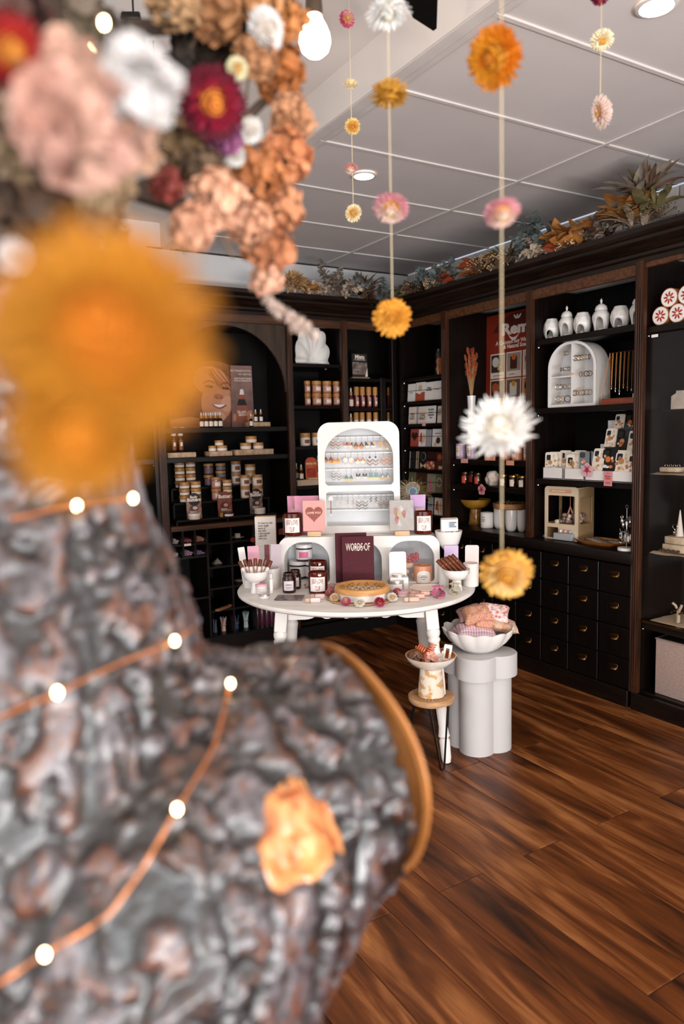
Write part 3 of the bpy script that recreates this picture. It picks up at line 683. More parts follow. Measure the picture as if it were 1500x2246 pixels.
tr = [('chevron', ('rust', 'cream', 'brown'), 285, 'a', 'rust and cream chevron earrings at the start of the top row', 82, 88, 60), ('butterfly', ('orange', 'brown', 'pale'), 490, 'a', 'orange and brown butterfly earrings with long drops in the top row', 72, 82, 70),
 ('triangle', ('brown', 'orange', 'tan'), 670, 'a', 'dark triangle earrings with tan half moons in the top row', 80, 92, 70), ('butterfly', ('black', 'blush', 'pale'), 862, 'a', 'black and blush butterfly earrings in the top row', 80, 92, 70), ('kite', ('tan', 'cream', 'gold'), 1080, 'a', 'tan kite earrings with gold crescents ending the top row', 100, 115, 70),
 ('triangle', ('brown', 'orange', 'tan'), 160, 'b', 'dark brown triangle earrings at the frame in the middle row', 72, 85, 40), ('triangle', ('orange', 'tan', 'gold'), 280, 'b', 'orange triangle earrings with gold fans in the middle row', 66, 74, 60), ('disc', ('pale', 'cream', 'blush'), 490, 'b', 'pale disc earrings with fringe in the middle row', 80, 95, 70), ('triangle', ('orange', 'cream', 'cream'), 690, 'b', 'bright orange triangle earrings with cream half moons', 74, 82, 60), ('chevron', ('cream', 'navy', 'rust'), 895, 'b', 'cream and dark chevron earrings in the middle row', 92, 98, 80), ('chevron', ('blush', 'tan', 'rust'), 1128, 'b', 'blush and tan chevron earrings ending the middle row', 98, 98, 60),
 ('chevron', ('teal', 'cream', 'navy'), 285, 'c', 'teal and cream chevron earrings in the bottom row of the arch', 82, 88, 50), ('triangle', ('teal', 'teal', 'gold'), 495, 'c', 'grey blue triangle earrings with gold fans', 70, 76, 80), ('butterfly', ('black', 'black', 'cream'), 705, 'c', 'black winged earrings with cream moons', 70, 110, 60), ('bar', ('teal', 'teal', 'gold'), 905, 'c', 'teal fringe earrings with gold crescents', 82, 84, 50), ('triangle', ('teal', 'cream', 'tan'), 1100, 'c', 'blue triangle earrings with wooden half moons ending the bottom row', 76, 92, 60),
 ('snake', ('pale', 'silver', 'gold'), 330, 'd', 'pale snake earrings nearest the heart card', 50, 80, 70), ('snake', ('tan', 'gold', 'gold'), 510, 'd', 'gold snake earrings with crescents in the lower window', 50, 84, 60), ('chevron', ('black', 'cream', 'black'), 705, 'd', 'black and cream chevron earrings in the lower window', 96, 104, 90), ('snake', ('brown', 'gold', 'gold'), 895, 'd', 'bronze snake earrings beside the black chevrons', 50, 86, 30), ('chevron', ('black', 'tan', 'black'), 1065, 'd', 'black and tan chevron earrings at the end of the lower window', 84, 88, 90)]
for style, cols, xp, rd, lb, wp_, gp, dr in tr: earring_pair(style, cols, xp, rd, lb, wp_, gp, dr)
P = ud.matrix_basis @ Vector((upx(195), -.004, upz(1220)))
t = thing('hanging_tassel', 'pink strap tassel hanging from a round white tag at the case edge', 'tassel', P, RZT-.04)
part('round_tag', MB().prism(circ(38*UW/1335, 0, -.008), 0, .002), PAPER, t, recalc=True); part('strap', MB().box(0, -.001, -.05, .004, .002, .07, .001), EC['rust'], t); part('charm', MB().prism(circ(.005, 0, -.09, 8), 0, .002), EC['silver'], t, recalc=True)
# ================================================================== THINGS ON THE TABLE
def tpos(x, y, z=TZ): P = onz(x, y, z); P.z = z+.0008; return P
def tsz(x1, x2, y1, y2, z=TZ): P = tpos((x1+x2)/2, y2, z); s = mpp(P); return P, (x2-x1)*s/2, (y2-y1)*s
def push(P, r): return P+FH*r        # the seen bottom edge is the near rim: the centre stands r further back
# amber candles with printed labels
for (x1, x2, y1, y2, z, lb, fl_) in ((620, 663, 1128, 1177, TZ2, 'amber SELF LOVE CLUB candle beside the pink pouches on the display box', 1), (910, 951, 1123, 1173, TZ2, 'amber SELF LOVE CLUB candle at the peacock feather end of the display box', 1),
                                    (676, 719, 1257, 1306, TZ, 'amber SELF LOVE CLUB candle standing in front at the table edge', 1), (676.5, 718, 1233, 1283, TZ, 'amber SELF LOVE CLUB candle directly behind another one on the table', 1)):
    P, r, h = tsz(x1, x2, y1, y2, z); candle_amber(push(P, r*.9), r, h, lb, RZT, 'SELF LOVE CLUB candles')
# pink pouches
def pouch(loc, w, h, m, label, rz, tilt=-.08):
    t = thing('foil_pouch', label, 'pouch', loc, rz, tilt=tilt)
    part('pouch', MB().grid(lambda u, v: ((u-.5)*w*(1-.05*math.sin(PI*v)), -(.004+.018*math.sin(PI*u)*(1-v)**.7), h*v), 10, 10).grid(lambda u, v: ((.5-u)*w*(1-.05*math.sin(PI*v)), (.002+.01*math.sin(PI*u)*(1-v)**.7), h*v), 8, 8), m, t)
    part('seal_band', MB().box(0, -.004, h*.86, w*.97, .002, .006, .0008), m, t)
    part('label', MB().box(w*.08, -.02, h*.42, w*.5, .001, h*.42), CREAM, t, smooth=False)
    return t
PINKF = mat('pink_foil', 'e39bb1', .35, col2='d98ba6', bump=.3, bscale=15); LILF = mat('lilac_foil', 'c39cc6', .35, col2='b78fbe', bump=.3, bscale=15)
P, r, h = tsz(630, 656, 1090, 1168, TZ2); pouch(push(P, .05), r*2, h, PINKF, 'pink pouch half hidden behind the amber candle and another pouch', RZT)
P, r, h = tsz(646, 700, 1089, 1172, TZ2); pouch(push(P, .03), r*2, h, PINKF, 'wider pink pouch behind the pink heart card', RZT)
P, r, h = tsz(903, 937, 1087, 1168, TZ2); pouch(push(P, .05), r*2, h, LILF, 'lilac pouch behind the amber candle by the peacock feather', RZT)
# cards on little wooden stands
PINKC = mat('dusty_pink_card', 'dba29b', .6, col2='d49992'); ROSE = mat('rose_brown_print', '9c5546', .65, col2='8e4a3d', scale=40)
def standcard(x1, x2, y1, y2, z, m, label, design, film=False):
    P, r, h = tsz(x1, x2, y1, y2, z); w = r*2
    st = solo('card_stand', MB().box(0, 0, .012, w*.62, .045, .024, .003), PALEWOOD, 'small pale wooden card stand under the '+label.split(' standing')[0], 'stand', push(P, .02), RZT)
    P2_ = push(P, .02); P2_.z += .0245
    t = card(P2_, w, h-.02, m, label, RZT, tilt=-.05, design=design)
    if film: part('clear_sleeve', MB().box(0, -.0035, (h-.02)/2, w+.006, .001, h-.014), FILM, t, smooth=False); part('clear_sleeve', MB().grid(lambda u, v: ((u-.5)*(w+.008), -.005-.004*math.sin(u*9+v*5)*math.sin(v*7), (h-.012)*v), 12, 14), FILM, t)
    return t
def d_love(t, w, h, b):
    flat(t, 'heart_print', heart(w*.78, cz=h*.58), ROSE, base=b); text(t, 'LOVE YOU', w*.6, mat('pale_pink_lettering', 'efc3b8', .6), (0, b-.0014, h*.6), bold=.04)
standcard(665, 714, 1101, 1177, TZ2, PINKC, 'pink card with brown heart reading LOVE YOU standing by the earring case', d_love)
def d_bouq(t, w, h, b):
    for (x, z, r, c) in ((-.25, .62, .1, 'dba29b'), (-.12, .5, .11, 'e8d7a8'), (-.2, .35, .09, 'c98a8e'), (.1, .55, .09, 'c98a8e')): flat(t, 'petal_print', [(x*w+r*w*math.cos(a)*(1 if math.sin(a) > 0 else .7), z*h+r*h*1.5*math.sin(a)) for a in [2*PI*k/14 for k in range(14)]], mat('card_'+c, c, .7), base=b)
standcard(856, 909, 1100, 1176, TZ2, PAPER, 'pale floral card in a shiny clear sleeve standing by the earring case', d_bouq, True)
# quote card standing in a white pot at the far table edge
P, r, h = tsz(558, 604, 1152, 1262); P = push(P, .10)
solo('card_block', MB().box(0, 0, .07, .1, .05, .14, .004), WHITE, 'white block behind the fanned cards holding up the quote card', 'block', push(P, .012), RZT+.1)
Q = P.copy(); Q.z = TZ+.142
def d_quote(t, w, h, b):
    text(t, "I'm here to ride\nevery single\nwave of\nthis wild\nrollercoaster\ncalled life\nwith you.", w*.7, INK, (-.0*w, b-.0004, h*.52), height=h*.62, shear=.2, align='LEFT', bold=.015)
card(Q, r*2, h*.60, mat('blush_white_card', 'efe2da', .7), "blush card with an italic I'm here to ride quote and kraft envelope", RZT+.1, design=d_quote, back=KRAFT, tilt=-.05)
# footed bowls full of roller bottles, with pots and cards behind
def bowl(loc, R_, h, m, label, group=None, stem=.45, name='footed_bowl', wob=True):
    t = thing(name, label, 'bowl', loc, RZT, group); hs = h*stem
    wp = (lambda a, z, r: 1+.02*math.sin(5*a)*(z > hs)) if wob else None
    part('bowl', MB().lathe([(0, hs), (R_*.35, hs), (R_*.75, hs+h*.12), (R_*.98, hs+h*.33), (R_, h), (R_*.95, h*.995), (R_*.86, hs+h*.33), (R_*.5, hs+h*.16), (0, hs+h*.14)], 32, warp=wp), m, t)
    part('foot', MB().lathe([(0, 0), (R_*.42, 0), (R_*.42, h*.03), (R_*.34, hs*.6), (R_*.33, hs+h*.03), (0, hs+h*.03)], 24), m, t)
    return t
ROLLW = mat('roller_label_cream', 'ecd8cd', .5); ROLLC = mat('amber_brown_cap', '6b3216', .3, col2='54260f', scale=12)
def roller(loc, l, r, rot, label, group, dark=False):
    t = thing('roller_bottle', label, 'bottle', loc, 0, group); t.rotation_euler = rot
    part('tube', lambda: MB().lathe([(0, 0), (r, .002), (r, l*.62), (0, l*.62)], 12), ROLLC if dark else ROLLW, t, key=('rt', dark, round(l, 3)))
    part('cap', lambda: MB().lathe([(0, l*.6), (r*1.08, l*.6), (r*1.05, l*.98), (r*.9, l), (0, l)], 12), ROLLC, t, key=('rc', round(l, 3)))
    if dark: part('collar_ring', lambda: MB().lathe([(r*1.02, l*.58), (r*1.14, l*.59), (r*1.14, l*.61), (r*1.02, l*.62)], 12), COPPER, t, key=('rr', round(l, 3)))
P, R1, h1 = tsz(530, 590, 1254, 1303); P = push(P, R1*.5); bowl(P, R1, h1, WHITEG, 'white footed bowl of cream roller bottles at the bark side of the table', stem=.48)
for k in range(7):
    a = k/6*2-1; q = P+RH*(a*R1*.6)+FH*((k % 2)*.028-.012); q.z = TZ+h1*.70
    roller(q, .088, .0085, (.12*((k % 2)*2-1)-.1, a*.45, RZT), 'cream roller bottle with brown cap, %s along the white footed bowl' % ORD[k], 'roller bottles in the footed bowl')
P, R2, h2 = tsz(974, 1034, 1250, 1298); P = push(P, R2*.5); bowl(P, R2, h2, WHITEG, 'white footed bowl of brown roller bottles near the pedestal', stem=.48)
for k in range(5):
    q = P+RH*(-.025+k*.017)+FH*(.004*(k % 2)); q.z = TZ+h2*.72+.006*k
    roller(q, .095, .009, (-.25, -.75, RZT), 'brown roller bottle lying %s in the footed bowl near the pedestal' % ORD[k], 'brown rollers in the footed bowl', True)
def pot(x1, x2, y1, y2, label, back=0, m=None):
    P, r, h = tsz(x1, x2, y1, y2); P = push(P, r*.9+back)
    solo('white_pot', MB().lathe([(0, 0), (r*.95, 0), (r, .004), (r, h), (r*.92, h), (r*.9, .01), (0, .008)], 32), m or MATTEW, label, 'pot', P, RZT); return P, r, h
Pa, ra, ha = pot(530, 562, 1246, 1296, 'white pot behind the bark side footed bowl', .05)
Pb, rb, hb = pot(576, 613, 1250, 1294, 'white pot holding the lilac card and maroon strip', .02)
Pc, rc, hc = pot(966, 993, 1240, 1290, 'white pot behind the brown roller bottles', .03)
Pd, rd_, hd = pot(1019, 1052, 1237, 1288, 'white pot with a pink bookmark at the far end of the table', .0)
def incard(x1, x2, y1, y2, Pq, m, label, rot=0, design=None, zb=None, rtop=None):
    s = mpp(Pq); x = (x1+x2)/2; q = Pq.copy(); zt = CAM.z; d = ray(x, y1); dep = (Pq-CAM).dot(CF)/d.dot(CF); top = CAM+d*dep; w = (x2-x1)*s
    q.x, q.y = top.x, top.y; q.z = TZ+.012 if zb is None else zb; h = top.z-q.z
    t = thing('slim_card', label, 'card', q, RZT); t.rotation_euler = (-.04, rot, RZT)
    part('card_front', MB().prism(rr(w, h, .002, 3, rt=rtop or .003), -.001, .001), m, t, recalc=True, smooth=False)
    if design: design(t, w, h, -.001)
    return t
SUNSET = mat('sunset_print', 'e79a86', .6, col2='d79fb4', scale=9); LILC = mat('lilac_grey_card', 'c3b3b8', .6, col2='bba9b1'); MAROON = mat('maroon_sparkle', '43121c', .4, col2='7c2a33', scale=130); LAV = mat('lavender_wash', 'b9a6cf', .6, col2='d0b3c6', scale=14); BLUSH = mat('blush_bookmark', 'e8cfca', .6)
incard(530, 545, 1200, 1258, Pa, PAPER, 'white card leaning outward at the edge of the bark side pot', -.12)
incard(544, 569, 1198, 1258, Pa, SUNSET, 'pink and orange sunset card in the bark side pot', -.03)
incard(579, 590, 1195, 1262, Pb, MAROON, 'maroon sparkly strip standing in the white pot', 0)
incard(590, 612, 1194, 1262, Pb, LILC, 'lilac grey card leaning in the white pot', .04)
incard(973, 1004, 1197, 1262, Pc, LAV, 'lavender watercolour card above the brown rollers', .02)
def d_sun(t, w, h, b):
    for k in range(10): a = PI*k/9; flat(t, 'sun_ray_print', [(w*.1*math.cos(a-.1), h*.42+w*.1*math.sin(a-.1)), (w*.3*math.cos(a), h*.42+w*.3*math.sin(a)), (w*.1*math.cos(a+.1), h*.42+w*.1*math.sin(a+.1))], mat('sun_print', 'c98f7f', .6), base=b)
    flat(t, 'sun_disc_print', circ(w*.12, 0, h*.40), mat('sun_print', 'c98f7f', .6), base=b)
incard(1019, 1049, 1196, 1262, Pd, BLUSH, 'tall pale pink bookmark card with a sun print', .02, d_sun, rtop=.01)
# tall footed bowl of soaps
P, r, h = tsz(962, 1021, 1185, 1285); P = push(P, .10); bowl(P, r*1.04, h+.035, WHITEG, 'tall white footed bowl of wrapped soaps at the back of the table', stem=.62)
Q = P.copy(); Q.z = TZ+(h+.035)*.80
for k in range(3):
    t = thing('soap_box', 'patterned wrapped soap, %s in the tall footed bowl' % ORD[k], 'soap', Q+FH*(k*.028-.022)+RH*(.004*k), RZT+.1, 'wrapped soaps in the tall bowl')
    part('box', lambda: MB().box(0, 0, .055, .083, .025, .11, .003), PAPER, t, key='soapb')
    part('patterned_band', lambda: MB().box(0, 0, .034, .0845, .0265, .04, .003), mat('brown_tile_pattern', '7a4a30', .7, col2='e5d2c0', scale=110, lo=.48, hi=.52), t, key='soapp')
    part('label', lambda: MB().box(.012, -.0135, .086, .042, .001, .03), mat('pale_blue_label', 'c7d2da', .6), t, key='soapl', smooth=False)
    lined(t, .03, .095, .007, 4, INK, base=-.0142, x0=.012, seed=k)
# tins, lip tube
TIN = mat('brushed_tin', 'd8d5d2', .3, .8); TINW = mat('white_tin', 'e8e4e1', .4)
def tin(x1, x2, y1, y2, lid, label, z=TZ, body=TINW, zadd=0):
    P, r, h = tsz(x1, x2, y1, y2, z); P = push(P, r*.8); P.z += zadd
    return jar(P, r, h, h*.45, body, lid, label, 'tin', RZT, name='balm_tin', lab=None)
PINKL = mat('pale_pink_lid', 'e2aab2', .5)
tin(560, 585, 1293, 1304, TINW, 'lower white balm tin of the stack by the footed bowl'); tin(560, 585, 1293, 1304, PINKL, 'pink lidded balm tin on top of the stack by the footed bowl', zadd=.0232)
t = tin(567, 591, 1304, 1314.5, TIN, 'silver lidded open balm tin nearest the table edge')
tin(872, 897, 1298, 1310, PINKL, 'pink lidded tin between tin candle and plates'); tin(898, 921, 1298, 1308, mat('peach_lid', 'dfb6a8', .5), 'peach lidded tin beside the white plates')
P, r, h = tsz(591.5, 599, 1258, 1303); t = thing('lip_tube', 'slim white lip balm tube standing by the tins', 'tube', push(P, r), RZT)
part('tube', MB().lathe([(0, 0), (r, .001), (r, h*.72), (r*.9, h*.73), (0, h*.73)], 14), PAPER, t); part('cap', MB().lathe([(0, h*.76), (r, h*.76), (r*.95, h*.98), (0, h)], 14), mat('clear_white_cap', 'dcd6d3', .2), t); part('ring', MB().lathe([(0, h*.72), (r*.8, h*.72), (r*.8, h*.77), (0, h*.77)], 12), CHROME, t)
# amber screw-top jars and the glass jars in the first niche
def amberjar(x1, x2, y1, y2, label, back=0):
    P, r, h = tsz(x1, x2, y1, y2); P = push(P, r*.9+back); t = thing('amber_jar', label, 'jar', P, RZT, 'brown glass jars')
    part('glass', MB().lathe([(0, 0), (r*.92, 0), (r, r*.15), (r, h*.74), (r*.86, h*.82), (r*.84, h*.97), (r*.8, h), (r*.74, h), (r*.74, h*.7), (0, h*.66)], 28), DKAMBER, t)
    part('thread_ring', MB().lathe([(r*.84, h*.85), (r*.9, h*.87), (r*.9, h*.9), (r*.84, h*.92)], 24), DKAMBER, t)
    part('label', MB().arcpatch(r+.0008, h*.14, h*.62, 1.5), mat('pale_lilac_label', 'dccfd2', .6), t); 
    for q_, w_ in ((.46, .5), (.43, .95), (.405, .9), (.3, .7), (.25, .6)): part('label_print', MB().arcpatch(r+.0014, h*q_, h*(q_+.014), w_), INK, t)
amberjar(618.5, 649, 1258, 1302, 'brown glass jar with lilac label in front of the first niche'); amberjar(634, 660, 1252, 1294, 'brown glass jar half hidden behind another at the first niche', .01)
JARG = mat('glass_jar_dark_content', '3a2f2b', .15, col2='2a211e', coat=.5)
def nichejar(x1, x2, y1, y2, z, label, dot=None):
    P, r, h = tsz(x1, x2, y1, y2, TZ); P.z = z; P = push(P, .06+r)
    jar(P, r*1.03, h, h*.2, JARG, WHITEG, label, 'jar', RZT, lab=mat('frosted_label', 'd9d4d2', .5), dot=dot, name='glass_jar')
h0 = tsz(633, 671, 1242, 1281)[2]
nichejar(633, 671, 1242, 1281, TZ+.012, 'white lidded glass jar under the one with the pink dot'); nichejar(668, 706, 1242, 1281, TZ+.012, 'white lidded glass jar hidden behind the amber candles')
nichejar(648, 685, 1243, 1281, TZ+.0125+h0, 'white lidded glass jar with a pink dot topping the niche stack', mat('pink_dot', 'cf5f86', .5))
# crystals
def stone(loc, r, m, label, name='crystal', sc_=(1, .8, .8), seed=1, cat='crystal'):
    bm = bmesh.new(); bmesh.ops.create_icosphere(bm, subdivisions=3, radius=r)
    for v in bm.verts: n = noise.noise(v.co*(1.6/r)+Vector((seed*7, 0, 0)))*.3+noise.noise(v.co*(4/r)+Vector((seed, 3, 0)))*.1; v.co *= 1+n; v.co.x *= sc_[0]; v.co.y *= sc_[1]; v.co.z *= sc_[2]
    zb = min(v.co.z for v in bm.verts)
    for v in bm.verts: v.co.z = max(v.co.z, zb*.8)-zb*.8
    me = bpy.data.meshes.new(name); bm.to_mesh(me); bm.free(); me.materials.append(m)
    o = bpy.data.objects.new(name, me); C.objects.link(o); o.location = loc; o['label'] = label; o['category'] = cat; return o
AGATE = mat('grey_agate', '8d7d74', .3, col2='b8a597', scale=60, coat=.3)
P, r, h = tsz(667, 682, 1275, 1291); stone(push(P, r), r, AGATE, 'grey agate stone between the brown jar and amber candle')
P, r, h = tsz(719, 735, 1281, 1293); stone(push(P, r), r, mat('rose_quartz', 'b98078', .3, col2='d3a8a0', scale=50), 'pink stone beside the maroon books', seed=4)
# flat photo pack and little sticks
P = tpos(635, 1313); t = thing('mirror_pack', 'flat shiny photo pack in a clear sleeve at the table edge', 'pack', P, RZT-.08)
part('pack', MB().box(0, 0, .004, .125, .085, .007, .001), mat('brown_photo_print', '86706a', .25, col2='3d2c2a', scale=22), t, smooth=False); part('clear_sleeve', MB().box(.004, 0, .0085, .13, .09, .0008), FILM, t, smooth=False)
def stick(x, y, m, label, z=0, rz=0, l=.068):
    P = tpos(x, y); P.z += z; t = thing('soap_stick', label, 'stick', P, RZT+rz)
    part('wrap', MB().box(.012, 0, .011, l*.66, .022, .022, .003), m, t); part('end_cap', MB().box(-l*.34, 0, .011, l*.32, .0215, .0215, .003), mat('tan_wrap', 'c9a993', .6), t)
stick(686, 1322, BLUSH, 'cream wrapped stick nearest the table edge by the amber candle'); stick(696, 1314, BLUSH, 'cream wrapped stick lying just behind another by the amber candle', 0, -.05)
PEACHM = mat('peach_gloss_tube', 'd9a593', .3, coat=.4)
stick(902, 1320, PEACHM, 'peach lip stick nearest the table edge beside the tray', 0, .05); stick(914, 1313, PEACHM, 'peach lip stick in the middle of three', 0, .05); stick(926, 1307, PEACHM, 'peach lip stick furthest from the tray', 0, .05)
# books in an acrylic stand
CLOTH = mat('maroon_book_cloth', '4c0a19', .8, col2='420815', scale=120); PAGES = mat('page_edges', 'd9c7b4', .8)
P, r, h = tsz(752, 822, 1183, 1293); W_ = r*2
Pb_ = push(P, .05)
t = thing('book_holder', 'clear acrylic holder under the maroon books', 'holder', Pb_, RZT)
part('base', MB().box(0, 0, .006, W_*1.45, .09, .008, .002), GLASSC, t); part('lip', MB().box(0, -.043, .018, W_*1.45, .003, .03), GLASSC, t)
def book(loc, label, lettered):
    t = thing('hardback_book', label, 'book', loc, RZT+.02, 'maroon journals', tilt=-.07)
    part('cover', MB().box(0, -.009, h/2, W_, .003, h, .001).box(0, .009, h/2, W_, .003, h, .001).box(-W_/2+.0015, 0, h/2, .003, .02, h, .001), CLOTH, t); part('pages', MB().box(.001, 0, h/2, W_-.008, .015, h-.008), PAGES, t, smooth=False)
    if lettered:
        text(t, 'WORDS OF', W_*.76, LETTERW, (0, -.0107, h*.79), height=h*.155, bold=0); text(t, 'LOVERS', W_*.42, LETTERW, (0, -.0114, h*.785), height=h*.05)
        text(t, 'GUIDED RELATIONSHIP JOURNALS', W_*.72, LETTERW, (0, -.0107, h*.085), bold=.03)
Q = Pb_.copy(); Q.z += .011; book(Q-FH*.026, 'maroon WORDS OF LOVERS journal facing front', True)
Q2 = Q+FH*.012-RH*(15*mpp(P)); Q2.z += .012; book(Q2, 'plain maroon journal behind the lettered one', False)
# white box, film bag of petals, peach candle, tin candle, plates
P, r, h = tsz(856, 896, 1268, 1296); t = thing('candle_box', 'open white box with a lid flap holding a candle by the third niche', 'box', push(P, r), RZT+.05)
part('box', MB().box(0, 0, h/2, r*2, r*1.6, h, .001), PAPER, t, smooth=False); part('lid_flap', MB().prism(rr(r*1.9, h*1.9, .002, 3, rt=.012, z0=h), r*.7, r*.72), PAPER, t, recalc=True, smooth=False); part('candle_inside', MB().cyl(0, 0, h, h+.01, r*.7, 20), TIN, t)
P, r, h = tsz(866, 933, 1190, 1283); Q = push(P, .07)
t = thing('petal_bag', 'clear bag of dried rose buds inside the third niche', 'bag', Q, RZT)
part('clear_film', MB().grid(lambda u, v: ((u-.5)*r*2*(.75+.25*v), -.02*math.sin(PI*u)*(1.1-v)-.004*math.sin(14*u+9*v), h*v*.98), 14, 14), FILM, t)
for k in range(26): part('rose_bud', lambda: MB().sph((0, 0, 0), .009, 7, 5, (1, 1, 1.2)), mat('dried_rose', '8f3a46', .8, col2='b06a6a', scale=200), t, (rnd.uniform(-.6, .6)*r, -.006+rnd.uniform(-.006, .004), h*(.52+rnd.uniform(0, .16))), key='bud')
for k in range(10): part('petal_layer', lambda: MB().sph((0, 0, 0), .016, 8, 5, (1, .5, 1)), mat('pale_petals', 'd9bfa6', .8, col2='c2a386', scale=90), t, (rnd.uniform(-.6, .6)*r, .0, h*rnd.uniform(.08, .45)), key='petl')
PEACHC = mat('peach_ceramic', 'e59d79', .35, coat=.2)
P, r, h = tsz(909, 951, 1243, 1281); t = tumbler(push(P, r), r, h, PEACHC, 'peach ceramic candle with a white arch label on the table', RZT)
part('arch_label', MB().grid(lambda u, v: ((r+.0012)*math.sin((u-.5)*1.5), -(r+.0012)*math.cos((u-.5)*1.5), h*(.05+(.45+.25*math.sqrt(max(0, 1-(2*u-1)**2)))*v)), 12, 6), PAPER, t)
for k, wd in ((.45, .5), (.36, .7), (.24, .3)): part('label_print', MB().arcpatch(r+.002, h*k, h*k+.002, wd), INK, t)
P, r, h = tsz(851, 888, 1275, 1299); t = thing('tin_candle', 'open silver tin candle with a white label', 'candle', push(P, r), RZT)
part('tin', MB().lathe([(0, 0), (r*.97, 0), (r, .002), (r, h), (r*.94, h), (r*.93, h*.8), (0, h*.78)], 28), TIN, t); part('label', MB().arcpatch(r+.0008, h*.2, h*.7, 1.6), PAPER, t); part('wax', MB().lathe([(0, h*.8), (r*.93, h*.8)], 24), WAX, t)
for k in range(9): part('botanical', MB().sph((0, 0, 0), .004, 6, 4), KRAFT, t, (rnd.uniform(-.6, .6)*r, rnd.uniform(-.6, .6)*r, h*.81), key='botan')
P, r, h = tsz(902, 975, 1287, 1306); P = push(P, r*.85)
for k in range(2):
    Q = P.copy(); Q.z += k*.011
    solo('white_plate', MB().lathe([(0, 0), (r*.5, 0), (r*.9, .007), (r, .013), (r*.97, .0145), (r*.8, .008), (0, .005)], 36), mat('speckled_cream_plate', 'ead8cd', .3, col2='e3cdbf', scale=30) if k else WHITEG, ('cream plate on top of the pair', 'white plate under the cream one')[1-k], 'plate', Q, group=None)
# claw clips
def claw(loc, m, label, s=1, rz=0, flower=False):
    t = thing('claw_clip', label, 'clip', loc, rz)
    b = MB()
    for sx in (-1, 1):
        b.grid(lambda u, v: (sx*(.004+.016*math.sin(PI*v*.9))*s, (u-.5)*.05*s, .034*s*(1-v)+.002), 6, 6)
        b.grid(lambda u, v: (sx*(.007+.016*math.sin(PI*v*.9))*s, (.5-u)*.05*s, .035*s*(1-v)+.003), 6, 6)
    part('jaws', b, m, t)
    tb_ = MB()
    for sx in (-1, 1):
        for k in range(6): tb_.box(sx*.006*s, (k-2.5)*.009*s, .004*s, .012*s, .004*s, .005*s, .001)
    part('teeth', tb_, m, t)
    hb_ = MB()
    for sx in (-1, 1): hb_.box(sx*.012*s, 0, .042*s, .006*s, .022*s, .024*s, .002, M=None)
    part('grip', hb_, m, t)
    if flower:
        f = MB()
        for k in range(5): a = 2*PI*k/5; f.sph((.017*s*math.cos(a), .017*s*math.sin(a), .05*s), .012*s, 8, 5, (1, 1, .35))
        part('flower', f, m, t); part('flower_centre', MB().sph((0, 0, .053*s), .006*s, 8, 5, (1, 1, .5)), m, t)
    return t
claw(tpos(961, 1311), mat('pink_gloss_plastic', 'd9769a', .25, coat=.3), 'pink claw clip lying near the table edge', 1.0, RZT+.4, True)
claw(tpos(998, 1303), mat('pale_clear_plastic', 'd8cdb0', .2, coat=.4, alpha=.7), 'pale see-through claw clip beside the brown tube', .95, RZT-.5, True)
P, r, h = tsz(985, 995, 1262, 1292); t = thing('rollerball_tube', 'brown metal tube standing in front of the footed bowl', 'tube', push(P, r), RZT)
part('tube', MB().lathe([(0, 0), (r, .001), (r, h*.6), (0, h*.6)], 14), ROLLC, t); part('cap', MB().lathe([(0, h*.62), (r, h*.62), (r*.95, h), (0, h)], 14), COPPER, t)
# ================================================================== DRIED FLOWERS
def petal_strip(b, M, L, w, cup, tipw=.25, mi=0, n=4, curl=0):
    vs = []
    for i in range(n+1):
        u = i/n; ww = w*(math.sin(PI*min(1, u*.62+.22))**.8)*(1-(1-tipw)*max(0, (u-.55)/.45)**1.5)
        y = L*u; z = cup*L*u*u+curl*L*max(0, u-.5)**2
        vs += [(-ww/2, y, z+w*.18), (0, y, z), (ww/2, y, z+w*.18)]
    fs = []
    for i in range(n):
        for k in range(2): fs.append((3*i+k, 3*i+k+1, 3*i+k+4, 3*i+k+3))
    b.add(vs, fs, mi, M)
def blossom_mesh(R_, rings, mi_of, seed=0, nseg=4, jit=.12):
    """rings: (count, start radius, length, width, elevation deg)"""
    q = random.Random(seed); b = MB()
    for ri, (n, r0, L, w, el, *z_) in enumerate(rings):
        z0 = z_[0] if z_ else 0
        for k in range(n):
            a = 2*PI*(k+.5*(ri % 2))/n+q.uniform(-jit, jit); e = math.radians(el+q.uniform(-7, 7))
            M = Rz(a) @ T(0, r0*R_, z0*R_) @ Rx(e)
            petal_strip(b, M, L*R_*q.uniform(.9, 1.1), w*R_, .25, mi=mi_of(ri, k, q), n=nseg)
    return b
FM = {}
def fmat(c, c2=None):
    if c not in FM: FM[c] = mat('petal_'+c, c, .6, col2=c2, scale=40, bump=.2, bscale=90, sss=.15)
    return FM[c]
STRAW = [(22, .50, .46, .20, -12, -.04), (24, .52, .45, .20, 4, .04), (24, .48, .44, .19, 18, .12), (22, .42, .42, .18, 32, .2), (20, .35, .38, .17, 46, .28), (18, .27, .34, .16, 58, .34), (14, .18, .28, .15, 70, .38), (9, .09, .22, .13, 80, .42)]
CUP = [(22, .30, .60, .22, 18, .0), (24, .32, .60, .22, 34, .0), (24, .30, .55, .2, 46, .05), (20, .24, .5, .2, 58, .1), (16, .16, .42, .18, 68, .15)]
STRAW_BACK = [(16, .16, .46, .22, -62), (18, .3, .46, .22, -42), (20, .42, .46, .22, -26)]
